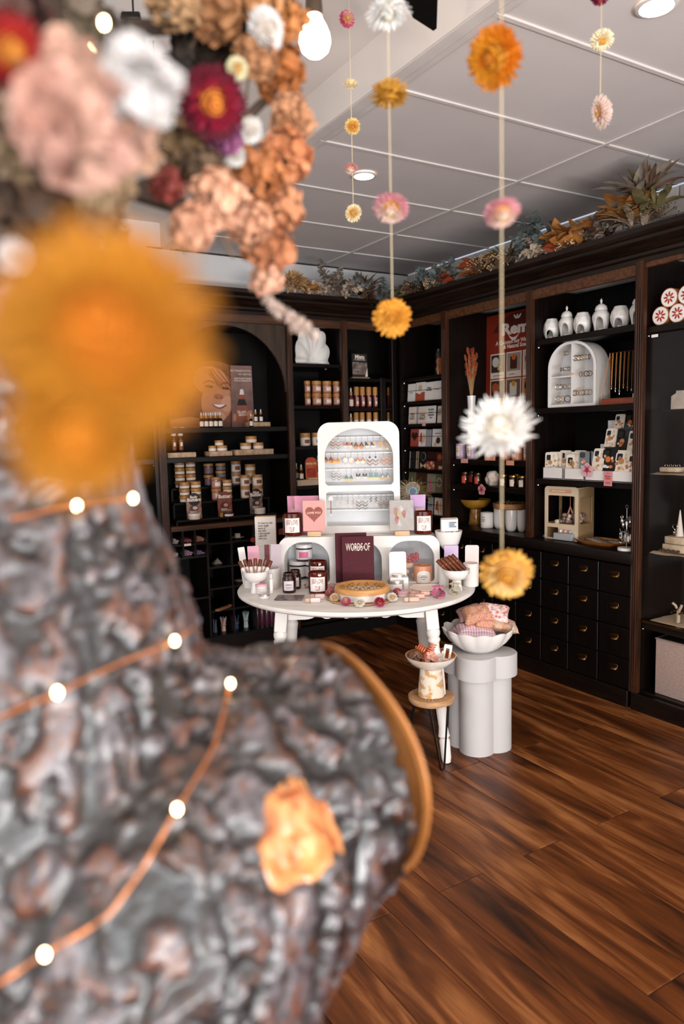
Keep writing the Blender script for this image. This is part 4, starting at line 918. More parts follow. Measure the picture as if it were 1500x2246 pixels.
def strawflower(loc, R_, cols, label, direction, group=None, name='strawflower', rings=STRAW, seed=0, centre='c58a2c', fine=4, cat='flower', depth=1):
    """cols: outer, middle, inner petal colours; the blossom looks along `direction`"""
    t = thing(name, label, cat, loc, 0, group)
    q = Vector(direction).to_track_quat('Z', 'Y'); t.rotation_mode = 'XYZ'; t.rotation_euler = q.to_euler()
    nr = len(rings); ms = [fmat(c) for c in cols]
    key = ('straw', round(R_, 4), tuple(cols), seed, fine, nr)
    part('petals', lambda: blossom_mesh(R_, rings, lambda ri, k, qq: min(len(cols)-1, int(ri*len(cols)/nr)), seed, fine), ms, t, key=key)
    part('calyx', lambda: blossom_mesh(R_, STRAW_BACK, lambda *a: 0, seed+1, 3), fmat(cols[0]), t, key=('cal', round(R_, 4), cols[0]))
    part('centre', lambda: MB().sph((0, 0, R_*.42), R_*.22, 10, 6, (1, 1, .8)).sph((0, 0, R_*.1), R_*.5, 12, 6, (1, 1, .7)), mat('flower_centre_'+centre, centre, .9, scale=150, bump=.6, bscale=200), t, key=('cen', round(R_, 4), centre))
    return t
# ------------------------------------------------------------------ bamboo tray of rings with strawflowers around it
P = tpos(797, 1327); PT = P+FH*.135; s = mpp(PT); tr_ = 60*s
t = thing('woven_mat', 'scalloped tan woven mat under the round bamboo tray', 'mat', PT, RZT)
part('mat', MB().lathe([(0, 0), (tr_*1.26, 0), (tr_*1.29, .002), (tr_*1.24, .004), (0, .004)], 96, warp=lambda a, z, r: 1+.035*math.sin(12*a)), mat('woven_rattan', 'b98a5f', .8, col2='9c6f48', scale=90, bump=.5, bscale=140), t)
part('woven_rim', MB().tube([((tr_*1.27)*(1+.035*math.sin(12*a))*math.cos(a), (tr_*1.27)*(1+.035*math.sin(12*a))*math.sin(a), .004) for a in [2*PI*k/96 for k in range(96)]], .003, 6, closed=True), mat('woven_rattan_rim', 'c59a70', .8, scale=60, stretch=(1, 1, 1), bump=.4), t)
PT = PT.copy(); PT.z += .005
t = thing('round_tray', 'round bamboo rimmed tray with white sides full of rings', 'tray', PT, RZT)
part('rim', MB().lathe([(tr_*.97, .028), (tr_*1.01, .029), (tr_*1.01, .05), (tr_*.98, .054), (tr_*.86, .054), (tr_*.83, .05), (tr_*.83, .012), (tr_*.86, .012), (tr_*.97, .012)], 56), mat('bamboo_rim', 'd19a5b', .45, col2='c08748', scale=5, stretch=(4, 4, 25)), t)
part('side_band', MB().lathe([(tr_*.9, 0), (tr_*.96, .0), (tr_*.98, .03), (tr_*.9, .03)], 48), WHITE, t)
part('cloth_lining', MB().lathe([(0, .036), (tr_*.5, .035), (tr_*.84, .03)], 40, warp=lambda a, z, r: 1+.02*math.sin(9*a)), mat('cream_cloth', 'e9dccb', .9, col2='dccdb9', scale=15, bump=.6, bscale=25), t)
for k in range(18):
    a = k*2.4; rr_ = tr_*.72*math.sqrt((k+.5)/18); o = PT+Rz(RZT) @ Vector((rr_*math.cos(a), rr_*math.sin(a)*.9, .037))
    q = thing('ring', 'small gold ring with a dark triangle set upright in the tray cloth', 'ring', o, rnd.uniform(-.5, .5)+RZT, 'rings in the bamboo tray')
    part('band', lambda: MB().tube([(.009*math.cos(b), 0, .006+.009*math.sin(b)) for b in [2*PI*j/14 for j in range(14)]], .0011, 5, closed=True), GOLD, q, key='band')
    part('setting', lambda: MB().prism([(-.005, .012), (.005, .012), (0, .020)], -.0015, .0015), mat('ring_stone', '8a6236', .3), q, key='set', recalc=True, smooth=False)
for k, (px, py, cols, lb, r_) in enumerate(((724, 1311, ('c9668a', 'd98aa0', 'e6c07a'), 'pink and yellow strawflower at the far bark side of the tray', .024), (734, 1322, ('efd2b4', 'f0dcc0', 'e9b98f'), 'cream strawflower on its side at the bark side of the tray', .024), (759, 1330, ('c84f7d', 'dd8ea5', 'eed3a8'), 'pink strawflower with a cream crown in front of the tray', .023), (789, 1334, ('f0ebe0', 'f3efe6', 'e7dcc0'), 'white strawflower in the middle of the tray front', .025),
                                          (833, 1333, ('c24a78', 'b3214f', 'a81f35'), 'magenta strawflower with a bright core in front of the tray', .026), (861, 1322, ('f2ece2', 'f0e7d6', 'e3cfa5'), 'white strawflower at the corner of the tray by the lip sticks', .025), (872, 1309, ('b8497c', 'c9668a', 'd8a04c'), 'magenta strawflower behind a white one by the lip sticks', .023))):
    P = tpos(px, py); P.z += r_*.75; d = (CAM-P).normalized()
    strawflower(P+FH*r_*.6, r_, cols, lb, (d.x*.7+(px-797)/300*RH.x, d.y*.7+(px-797)/300*RH.y, .75), 'strawflowers round the tray', seed=k % 3)
# ------------------------------------------------------------------ peacock feather
P = tpos(912, 1170, TZ2); P = push(P, .09); E_ = onz(905, 1075, TZ2); dep = (P-CAM).dot(CF); E_ = atd(905, 1075, dep)
t = thing('peacock_feather', 'peacock feather with a blue eye rising behind the lilac pouch', 'feather', P, RZT)
R_inv = Matrix.Rotation(-RZT, 4, 'Z'); el = R_inv @ (E_-P)
part('quill', MB().tube([(0, 0, 0), (el.x*.5, el.y*.5, el.z*.5), (el.x, el.y, el.z)], .0015, 5), KRAFT, t)
BARB = mat('feather_barb', '7a6238', .5, col2='46402a', scale=60); bb = MB(); rf = random.Random(5)
for k in range(260):
    a = rf.uniform(-.2*PI, 1.2*PI); L_ = rf.uniform(.05, .11); c = Vector((el.x*.96, el.y, el.z*.96))+Vector((rf.uniform(-.012, .012), 0, rf.uniform(-.03, .01)))
    d = Vector((math.cos(a), rf.uniform(-.15, .15), math.sin(a)*.75)); bb.tube([c, c+d*L_*.6+Vector((0, 0, .003)), c+d*L_+Vector((0, 0, -.008*abs(math.cos(a))))], [.0016, .0012, .0005], 3)
part('barbs', bb, BARB, t)['kind'] = 'stuff'
for nm, r1, c, y in (('gold_ring', .036, '6e5a34', -.004), ('bronze_disc', .032, '3f3520', -.005), ('teal_disc', .021, '2f6f78', -.006), ('blue_eye', .017, '101a36', -.007)):
    part(nm, MB().prism([(el.x+r1*math.cos(a), el.z+r1*1.02*math.sin(a)+(.006 if r1 > .03 else -.006)) for a in [2*PI*k/24 for k in range(24)]], el.y+y-.0005, el.y+y), mat('feather_'+nm, c, .35, .3), t, recalc=True)
# ================================================================== PEDESTAL, BOWL OF CUSHIONS, STOOL
P = onz(1066, 1664, 0); sP = mpp(P); pc = P+FH*(.5*(1136-985)*sP); pc.z = 0
PW_ = (1137-985)*sP
def quatre(S, n=16, k0=.19):
    """four-lobed outline of overall width S"""
    r = S*.278; c = S*.235; pts = []
    for q in range(4):
        a0 = q*PI/2; cx_, cy_ = c*math.cos(a0), c*math.sin(a0)
        for j in range(n+1):
            tt = (c+math.sqrt(2*r*r-c*c))/2; am = math.atan2(tt, tt-c); a = a0-am+2*am*j/n; pts.append((cx_+r*math.cos(a), cy_+r*math.sin(a)))
    return pts
def vprism(pts, z0, z1, bev=.004):
    n = len(pts); b = MB(); k = 1-bev/ .15
    lv = [(z0, 1), (z1-bev, 1), (z1, k)]
    vs = [(x*s_, y*s_, z) for z, s_ in lv for x, y in pts]; fs = []
    for l in range(2):
        for i in range(n): fs.append((l*n+i, l*n+(i+1) % n, (l+1)*n+(i+1) % n, (l+1)*n+i))
    fs += [tuple(range(n))[::-1], tuple(range(2*n, 3*n))]
    b.add(vs, fs); return b
PEDM = mat('pedestal_white', 'c4c0bf', .6, col2='bebab9', scale=2)
zt = .60
def zat(py, Pq):  # height of a point seen at py straight above Pq
    d = ray(750, py); x, y = 750, py
    dep = (Pq-CAM).dot(CF); return (CAM+ray((Pq-CAM).dot(CR)/dep*FL+750, py)*dep).z
zq_ = lambda py: (lambda k, a: CAM.z+(k*a.dot(CF)-a.dot(CU))/(CU.z-k*CF.z))((1123-py)/FL, Vector((P.x, P.y, 0))-Vector((CAM.x, CAM.y, 0)))
zt = zq_(1447); zl = zq_(1496)-.03
pd_ = thing('flower_pedestal', 'white four-lobed pedestal with a thicker cap holding the cushion bowl', 'pedestal', pc, RZT-.35)
part('column', vprism(quatre(PW_*.92), 0, zl+.06), PEDM, pd_, ang=30); part('cap', vprism(quatre(PW_*1.08), zl+.03, zt), PEDM, pd_, ang=30)
BW = (1131-985)*mpp(pc)*1.03/2; bc = pc.copy()-RH*.005; bc.z = zt+.001
def fluted(a, z, r): return 1+.06*abs(math.sin(7*a))*min(1, max(0, z/.1))
bw = thing('scalloped_bowl', 'white scalloped bowl heaped with patterned cushions on the pedestal', 'bowl', bc, RZT)
def sbowl():
    n = 112; b = MB(); lv = [(.0, .0), (.45, .0), (.62, .02), (.82, .05), (.95, .083), (1.0, .104), (.965, .106), (.9, .084), (.74, .05), (.5, .026), (0, .024)]
    b.lathe([(r*BW, z) for r, z in lv], n, warp=lambda a, z, r: 1+.075*(abs(math.cos(6*a))-.5)*min(1, z/.08)); 
    b.v = [(x, y, z+(.012*(abs(math.cos(6*math.atan2(y, x)))-.5) if z > .09 else 0)) for x, y, z in b.v]; return b
part('bowl', sbowl(), WHITEG, bw, ang=60)
def cushion(loc, w, d, h, m, label, rot):
    t = thing('eye_pillow', label, 'cushion', loc, 0); t.rotation_euler = rot
    def f(sg):
        def g(u, v):
            x = (u-.5); y = (v-.5); k = (max(0, 1-(2*x)**4)*max(0, 1-(2*y)**4))**.5
            pin = 1-.10*(1-abs(2*x)**2)*abs(2*y)**6; pin2 = 1-.10*(1-abs(2*y)**2)*abs(2*x)**6
            wv = .10*noise.noise(Vector((x*5+w*31, y*5, sg)))
            return (x*w*pin2, y*d*pin, sg*h*.5*k*(1+wv*2))
        return g
    b = MB().grid(f(1), 18, 12); g2 = f(-1); b.grid(lambda u, v: g2(1-u, v), 18, 12); part('cushion', b, m, t, ang=70); return t
def pattern_mat(name, base, cols, scale, kind):
    m = bpy.data.materials.new(name); m.use_nodes = True; N = m.node_tree.nodes; L = m.node_tree.links; b = N['Principled BSDF']; b.inputs['Roughness'].default_value = .9
    tc = N.new('ShaderNodeTexCoord')
    if kind == 'floral':
        v = N.new('ShaderNodeTexVoronoi'); v.inputs['Scale'].default_value = scale; L.new(tc.outputs['Object'], v.inputs[0])
        cr = N.new('ShaderNodeValToRGB'); e = cr.color_ramp.elements; e[0].position = .0; e[0].color = (*hx(cols[0]), 1); e[1].position = .62; e[1].color = (*hx(base), 1)
        x = e.new(.22); x.color = (*hx(cols[1]), 1); x = e.new(.42); x.color = (*hx(cols[2]), 1); cr.color_ramp.interpolation = 'CONSTANT'
        L.new(v.outputs['Distance'], cr.inputs[0]); L.new(cr.outputs[0], b.inputs['Base Color'])
    else:
        outs = []
        for ax_, d in (('X', 0), ('Y', 1)):
            w_ = N.new('ShaderNodeTexWave'); w_.bands_direction = ax_; w_.inputs['Scale'].default_value = scale; L.new(tc.outputs['Object'], w_.inputs[0])
            r_ = N.new('ShaderNodeMath'); r_.operation = 'GREATER_THAN'; r_.inputs[1].default_value = .5; L.new(w_.outputs['Fac'], r_.inputs[0]); outs.append(r_)
            if kind == 'stripe': break
        f = outs[0].outputs[0]
        if kind == 'gingham':
            ad = N.new('ShaderNodeMath'); ad.operation = 'ADD'; L.new(outs[0].outputs[0], ad.inputs[0]); L.new(outs[1].outputs[0], ad.inputs[1]); dv = N.new('ShaderNodeMath'); dv.operation = 'MULTIPLY'; dv.inputs[1].default_value = .5; L.new(ad.outputs[0], dv.inputs[0]); f = dv.outputs[0]
        mx = N.new('ShaderNodeMix'); mx.data_type = 'RGBA'; L.new(f, mx.inputs[0]); mx.inputs[6].default_value = (*hx(base), 1); mx.inputs[7].default_value = (*hx(cols[0]), 1); L.new(mx.outputs[2], b.inputs['Base Color'])
    return m
GING = pattern_mat('pink_gingham', 'efe0e0', ('c78fa6',), 26, 'gingham'); STRP = pattern_mat('beige_stripe', 'd6b49c', ('c39f86',), 40, 'stripe')
FLO1 = pattern_mat('orange_ditsy_floral', 'cf9a72', ('8c4a5c', 'd8b06a', 'b5707c'), 95, 'floral'); FLO2 = pattern_mat('pale_rose_floral', 'e6d3d0', ('a85a5c', 'c98a72', 'd8b3b3'), 62, 'floral'); FLO3 = pattern_mat('mauve_floral', 'b79a9c', ('8f5a66', 'c7a58a', 'a07a86'), 80, 'floral')
B0 = bc.copy(); B0.z += .075
def cpos(x, y, back=0): dep = (bc-CAM).dot(CF)+back; return atd(x, y, dep)
cushion(cpos(1044, 1386, -.02), .19, .11, .06, GING, 'pink gingham cushion lying at the front of the scalloped bowl', (.25, .05, RZT))
cushion(cpos(1024, 1380, .03), .13, .1, .05, GING, 'second pink gingham cushion tilted behind the front one', (.5, -.5, RZT+.3))
cushion(cpos(1098, 1370, .0), .14, .10, .045, STRP, 'beige ribbed cushion leaning out of the bowl rim', (.35, .35, RZT+.5)); cushion(cpos(1106, 1370, .035), .13, .10, .04, STRP, 'second beige ribbed cushion outermost in the bowl', (.3, .3, RZT+.1))
cushion(cpos(1046, 1350, -.0), .14, .10, .075, FLO1, 'orange ditsy floral cushion on top of the heap', (.55, -.1, RZT+.1)); cushion(cpos(1082, 1345, .01), .15, .11, .06, FLO2, 'pale rose floral cushion with a pointed corner on top of the heap', (.5, .1, RZT-.2)); cushion(cpos(1075, 1367, -.015), .15, .08, .05, FLO1, 'orange floral cushion squeezed under the top ones', (.3, .15, RZT)); cushion(cpos(1030, 1345, .05), .12, .09, .05, FLO3, 'mauve floral cushion at the back of the heap', (.5, -.3, RZT))
# stool of a wood slice on hairpin legs
P = onz(982, 1700, 0); dep = (P-CAM).dot(CF)+.1; top = atd(945.5, 1524, dep); sS = dep/FL; sr = 50*sS
st = thing('plant_stool', 'small stool of a wood slice on black hairpin legs', 'stool', (top.x, top.y, 0), RZT)
zs = top.z
part('wood_slice', MB().lathe([(0, zs-.026), (sr*.97, zs-.026), (sr, zs-.02), (sr*1.01, zs-.004), (sr*.98, zs), (0, zs)], 40, warp=lambda a, z, r: 1+.02*math.sin(3*a+1)+.012*math.sin(7*a)), mat('wood_slice', 'c79c72', .6, col2='a77a50', scale=16, stretch=(1, 1, 4), bump=.15), st)
ray_b = MB()
for k in range(26):
    a = 2*PI*k/26; ray_b.add([(sr*.58*math.cos(a-.05), sr*.58*math.sin(a-.05), zs+.0006), (sr*.58*math.cos(a+.05), sr*.58*math.sin(a+.05), zs+.0006), (sr*.82*math.cos(a), sr*.82*math.sin(a), zs+.0006)], [(0, 1, 2)])
part('burnt_rays', ray_b, mat('burnt_mark', '6d4326', .7), st, smooth=False)
for k, a in enumerate((-.55, -.55+2*PI/3, -.55+4*PI/3)):
    a = a-PI/2+.9; top_ = Vector((sr*.72*math.cos(a), sr*.72*math.sin(a), zs-.026)); tn = Vector((-math.sin(a), math.cos(a), 0)); ft = Vector((sr*1.02*math.cos(a), sr*1.02*math.sin(a), .005))
    part('hairpin_leg', MB().tube([top_-tn*.045, top_*.08+ft*.92-tn*.014+Vector((0, 0, .03)), ft-tn*.009+Vector((0, 0, .006)), ft, ft+tn*.009+Vector((0, 0, .006)), top_*.08+ft*.92+tn*.014+Vector((0, 0, .03)), top_+tn*.045], .0045, 7), BLACKM, st)
top.z = zs+.001
t = thing('pedestal_bowl', 'marbled cream pedestal bowl full of hair clips on the wood slice stool', 'bowl', top, RZT)
MARB = mat('marbled_cream_glaze', 'e6d6c2', .12, col2='c79a62', scale=26, lo=.4, hi=.52, coat=.5, detail=2); fr_ = 28*sS; hh = (1522-1462)*sS*1.02; brr = 55.5*sS
part('foot', MB().lathe([(0, 0), (fr_*1.03, 0), (fr_*1.05, .004), (fr_*.86, hh), (0, hh)], 36), MARB, t)
part('bowl', MB().lathe([(0, hh), (fr_*.9, hh), (brr*.75, hh+.02), (brr*.95, hh+.044), (brr, hh+.058), (brr*.97, hh+.058), (brr*.9, hh+.046), (brr*.7, hh+.026), (0, hh+.016)], 44), mat('bowl_white_glaze', 'e9e2da', .12, col2='d6bf9e', scale=7, lo=.3, hi=.45, coat=.5), t)
part('inner_glaze', MB().lathe([(0, hh+.018), (brr*.7, hh+.028), (brr*.9, hh+.048), (brr*.965, hh+.0575)], 40), mat('amber_glaze', 'c9741f', .12, col2='a85c14', coat=.5), t)
PCH = mat('peach_clip_plastic', 'eeb09b', .3, coat=.3); TAU = mat('taupe_clip_plastic', '8f7260', .25, coat=.3, col2='7a5e4d'); GLD = mat('clip_gold_metal', 'b98a54', .25, .9)
bz = zs+hh+.034
def onst(x, y): return atd(x, y, dep)
for k, (x, y, m, lb, a) in enumerate(((938, 1452, PCH, 'peach flower claw clip at the front of the clip bowl', .2), (955, 1450, PCH, 'second peach flower claw clip beside the white clip', -.5), (905, 1446, TAU, 'taupe flower clip at the bark side of the clip bowl', .9), (918, 1452, TAU, 'grey taupe clip lying under the coil', -.9))):
    P = onst(x, y); P.z = max(P.z-.025, bz-.012); c_ = claw(P, m, lb, .95, RZT+a, True); c_.rotation_euler = (.7, .25*(-1)**k, RZT+a)
def coil(A, B, r, n, m, label):
    A, B = Vector(A), Vector(B); d = B-A; L_ = d.length; q = d.to_track_quat('Z', 'Y').to_matrix()
    t = thing('hair_coil', label, 'hair tie', A); pts = [q @ Vector((r*math.cos(a), r*math.sin(a), L_*a/(2*PI*n))) for a in [2*PI*n*k/(n*14) for k in range(n*14+1)]]
    part('coil', MB().tube(pts, .0035, 6), m, t); return t
COI = mat('coral_coil', 'd8724a', .3, coat=.3)
coil(onst(936, 1443), onst(951, 1410), .016, 7, COI, 'coral spiral hair coil standing up from the clip bowl'); coil(onst(932, 1428), onst(917, 1418)+FH*.02, .013, 4, COI, 'coral spiral hair coil leaning over the taupe clip'); coil(onst(928, 1452), onst(940, 1430), .014, 6, COI, 'coral spiral hair coil lying across the middle of the clip bowl')
P = onst(979, 1444); t = thing('barrette', 'white rectangular frame hair clip standing up in the clip bowl', 'clip', P, RZT); t.rotation_euler = (-.15, .16, RZT-.2)
part('frame', MB().prism(rr(.036, .082, .004, 3, z0=-.02), -.004, .004, holes=[rr(.016, .045, .002, 2, z0=.0)]), WHITE, t, recalc=True); part('teeth', MB().box(-.022, 0, .0, .006, .008, .06, .002), WHITE, t)
# ================================================================== GOODS ON THE BACK WALL SHELVES
LIDB = BAMBOO; CLEARJ = mat('rose_jar_glass', 'a8674f', .12, col2='8f5340', coat=.4); WJ = mat('white_jar', 'e4d5c7', .4); DKJ = mat('dark_jar', '35241d', .2, coat=.4); PRB = mat('brown_label_print', '7c4a38', .6)
def bjar(x1, x2, y1, y2, z, label, body, lab, group, Y=YF+.1, lidf=.32, lid=None, dot=None):
    P, r, h = bround(x1, x2, y1, y2, Y, z+.0005); return jar(P, r, h, h*lidf, body, lid or LIDB, label, 'jar', 0, group, lab=lab, dot=dot)
# bay two: eight stacked jars, two more, dropper bottles and a small sign
xs4 = ((643, 657), (660, 682), (684, 705.5), (708, 729)); s_ = mpp(ony(690, 885, YF+.1)); hj = 26.5*s_
for c, (a, b_) in enumerate(xs4):
    for r_ in (0, 1):
        P, r, h = bround(a, b_, 0, 20, YF+.1, 1.6885+r_*(hj+.0005)); jar(P, r, hj, hj*.3, CLEARJ, LIDB, 'rose scrub jar, %s from the arch pilaster in the %s row of the stack' % (ORD[c], ('lower', 'upper')[r_]), 'jar', 0, 'scrub jars in the narrow bay', lab=mat('rose_label', 'b98572', .6), dot=CREAM)
for c, (a, b_) in enumerate(((658, 680.5), (684, 706))):
    bjar(a, b_, 949, 977, 1.4, 'cream labelled jar, %s on the shelf behind the earring case' % ORD[c], WJ, CREAM, 'cream jars behind the earring case', dot=PRB)
P, w, h = bflat(648, 1053, 742, 1067, YF+.06, 1.1185)
solo('display_plinth', MB().box(0, 0, .021, w, .07, .042, .002), mat('travertine', 'c9ad94', .6, col2='bda088'), 'beige stone plinth under the dropper bottles behind the earring case', 'plinth', P)
zq = 1.1605
P2_ = ony(661, 1052, YF+.05); dropper((P2_.x, P2_.y-.0, zq), 34*mpp(P2_), 'dropper bottle in front on the beige stone plinth', 0, 'dropper bottles on the beige plinth')
solo('cork_block', MB().box(0, 0, .02, .04, .04, .04, .002), CREAM, 'small cream block raising the back dropper bottle', 'block', (ony(650, 1052, YF+.12).x, YF+.13, zq-.041)).location.z = 1.119
P2_ = ony(650, 1043, YF+.13); dropper((P2_.x, P2_.y, 1.1595), 36*mpp(P2_), 'dropper bottle raised at the back beside the pilaster', 0, 'dropper bottles on the beige plinth'); P2_ = ony(699, 1040, YF+.13); dropper((P2_.x, P2_.y, 1.1195), 62*mpp(P2_), 'dropper bottle mostly hidden by the earring case edge', 0)
P, w, h = bflat(671, 1004, 697, 1052, YF+.05, zq)
t = thing('counter_sign', 'orange and red arched counter sign on the beige stone plinth', 'sign', P, 0, tilt=-.06)
part('board', MB().prism(rr(w, h, .002, 6, rt=w*.4), -.003, .003), mat('orange_red_print', 'a8381c', .5, col2='c7682a', scale=14), t, recalc=True, smooth=False)
flat(t, 'tomato_print', circ(w*.16, .1*w, h*.86), mat('tomato_red', 'd24a20', .5), base=-.003); flat(t, 'jar_print', [(-w*.4, h*.1), (w*.35, h*.1), (w*.35, h*.5), (-w*.4, h*.5)], mat('deep_red_print', '8e1f16', .5, col2='a83c22', scale=25), base=-.003); text(t, 'MOOD OIL', w*.86, LETTERW, (0, -.0035, h*.72), bold=.03)
adopt(solo('sign_foot', MB().box(0, 0, .006, w*.8, .03, .012, .002), PALEWOOD, '', '', (P.x, P.y-.02, zq+.0003)), t)
# white shell dish
P, w, h = bflat(640, 703, 727, 795, YF+.13, 1.9805)
t = thing('shell_dish', 'big matte white scallop shell standing on the narrow bay shelf', 'shell', P, 0, tilt=-.14); t.rotation_euler = (-.14, .10, 0)
def shell():
    b = MB(); n = 78; m = 8; R0 = h*.83; hx_, hz_ = -w*.02, h*.10
    def pt(u, v, off):
        a = math.radians(-24)+math.radians(228)*u; lobes = 8
        r_ = R0*(.97+.10*abs(math.sin(lobes*PI*u))-.06)*(.93+.10*math.sin(PI*u))
        k = v; x = hx_+r_*k*math.cos(a)*.60; z = hz_+r_*k*math.sin(a)*(1.12 if math.sin(a) > 0 else .6)
        y = -.035*math.sin(PI*min(1, k*.9))-.014*abs(math.sin(lobes*PI*u))*k+off; return (x, y, z)
    b.grid(lambda u, v: pt(u, .06+.94*v, 0), n, m); b.grid(lambda u, v: pt(1-u, .06+.94*v, .008), n, m)
    b.grid(lambda u, v: pt(u, 1, .008*v), n, 1); return b
part('shell', shell(), MATTEW, t, ang=70); part('hinge_base', MB().prism([(-w*.30, 0), (w*.2, 0), (w*.26, h*.13), (w*.1, h*.2), (-w*.2, h*.2), (-w*.36, h*.13)], -.016, .012), MATTEW, t, recalc=True)
# bay three: mists sign and two rows of spray bottles
P, w, h = bflat(773, 767, 806, 819, YF+.1, 1.898)
MISTP = mat('mist_photo', '4a3c38', .4, col2='8f7d76', scale=18)
def d_mist(t, w, h, b):
    flat(t, 'photo_print', [(-w*.49, h*.12), (w*.49, h*.12), (w*.49, h*.62), (-w*.49, h*.62)], MISTP, base=b); text(t, 'Mists', w*.62, LETTERW, (.02*w, b-.0006, h*.87), bold=.03); text(t, 'For Body & Home', w*.72, LETTERW, (.02*w, b-.0006, h*.74), bold=.02); text(t, 'Room Mist', w*.34, LETTERW, (-.25*w, b-.0014, h*.62)); text(t, 'Shower Spray', w*.4, LETTERW, (-.2*w, b-.0014, h*.32))
    flat(t, 'light_edge_print', [(w*.32, h*.03), (w*.49, h*.03), (w*.49, h*.4)], CREAM, base=b-.0012)
t = card(P, w, h, mat('dark_sign_card', '2b2423', .5), 'dark Mists For Body & Home sign card in the corner bay', 0, design=d_mist, tilt=-.05)
adopt(solo('sign_foot', MB().box(0, 0, .006, w*1.15, .035, .012, .002), PALEWOOD, '', '', (P.x, P.y, 1.8855)), t)
ROSEB = mat('rose_brown_bottle', '6b2c26', .25, col2='5a231f', coat=.3); CRB = mat('cream_bottle', 'dccbbd', .35)
xr1 = (776.5, 789.5, 803.5, 817.5, 833.5, 849.5); xr2 = (776, 789, 804, 819, 834.5, 849)
for row, (xs_, z, body, yb, hp) in enumerate(((xr1, 1.6725, ROSEB, 893, 45), (xr2, 1.4975, CRB, 945, 41))):
    for c, x in enumerate(xs_):
        P = ony(x+5.5, yb, YF+.09); P.z = z; s_ = mpp(P); r = 5.6*s_; h = hp*s_
        t = thing('spray_bottle', '%s mist bottle with bamboo cap, %s from the dropper bottle' % (('rose brown', 'cream')[row], ORD[c]), 'bottle', P, 0, ('rose brown mist bottles', 'cream mist bottles')[row])
        part('body', lambda: MB().lathe([(0, 0), (r*.9, 0), (r, h*.02), (r, h*.6), (0, h*.62)], 18), body, t, key=('sb', row)); part('cap', lambda: MB().lathe([(0, h*.6), (r*1.03, h*.6), (r*1.03, h*.97), (r*.95, h), (0, h)], 18), BAMBOO, t, key=('sc', row))
        part('label', lambda: MB().arcpatch(r+.0006, h*.08, h*.5, 1.3), mat('pink_label_print', 'c08c80', .6) if row == 0 else PAPER, t, key=('sl', row)); part('label_print', lambda: MB().arcpatch(r+.0012, h*.18, h*.3, .8), PAPER if row == 0 else INK, t, key=('sp', row))
    P = ony(770, yb, YF+.09); dropper((P.x, P.y, z), (hp-2)*mpp(P), 'pump topped bottle at the start of the %s bottle row' % ('rose brown', 'cream')[row], 0, None, glass=body, r=5.2*mpp(P))
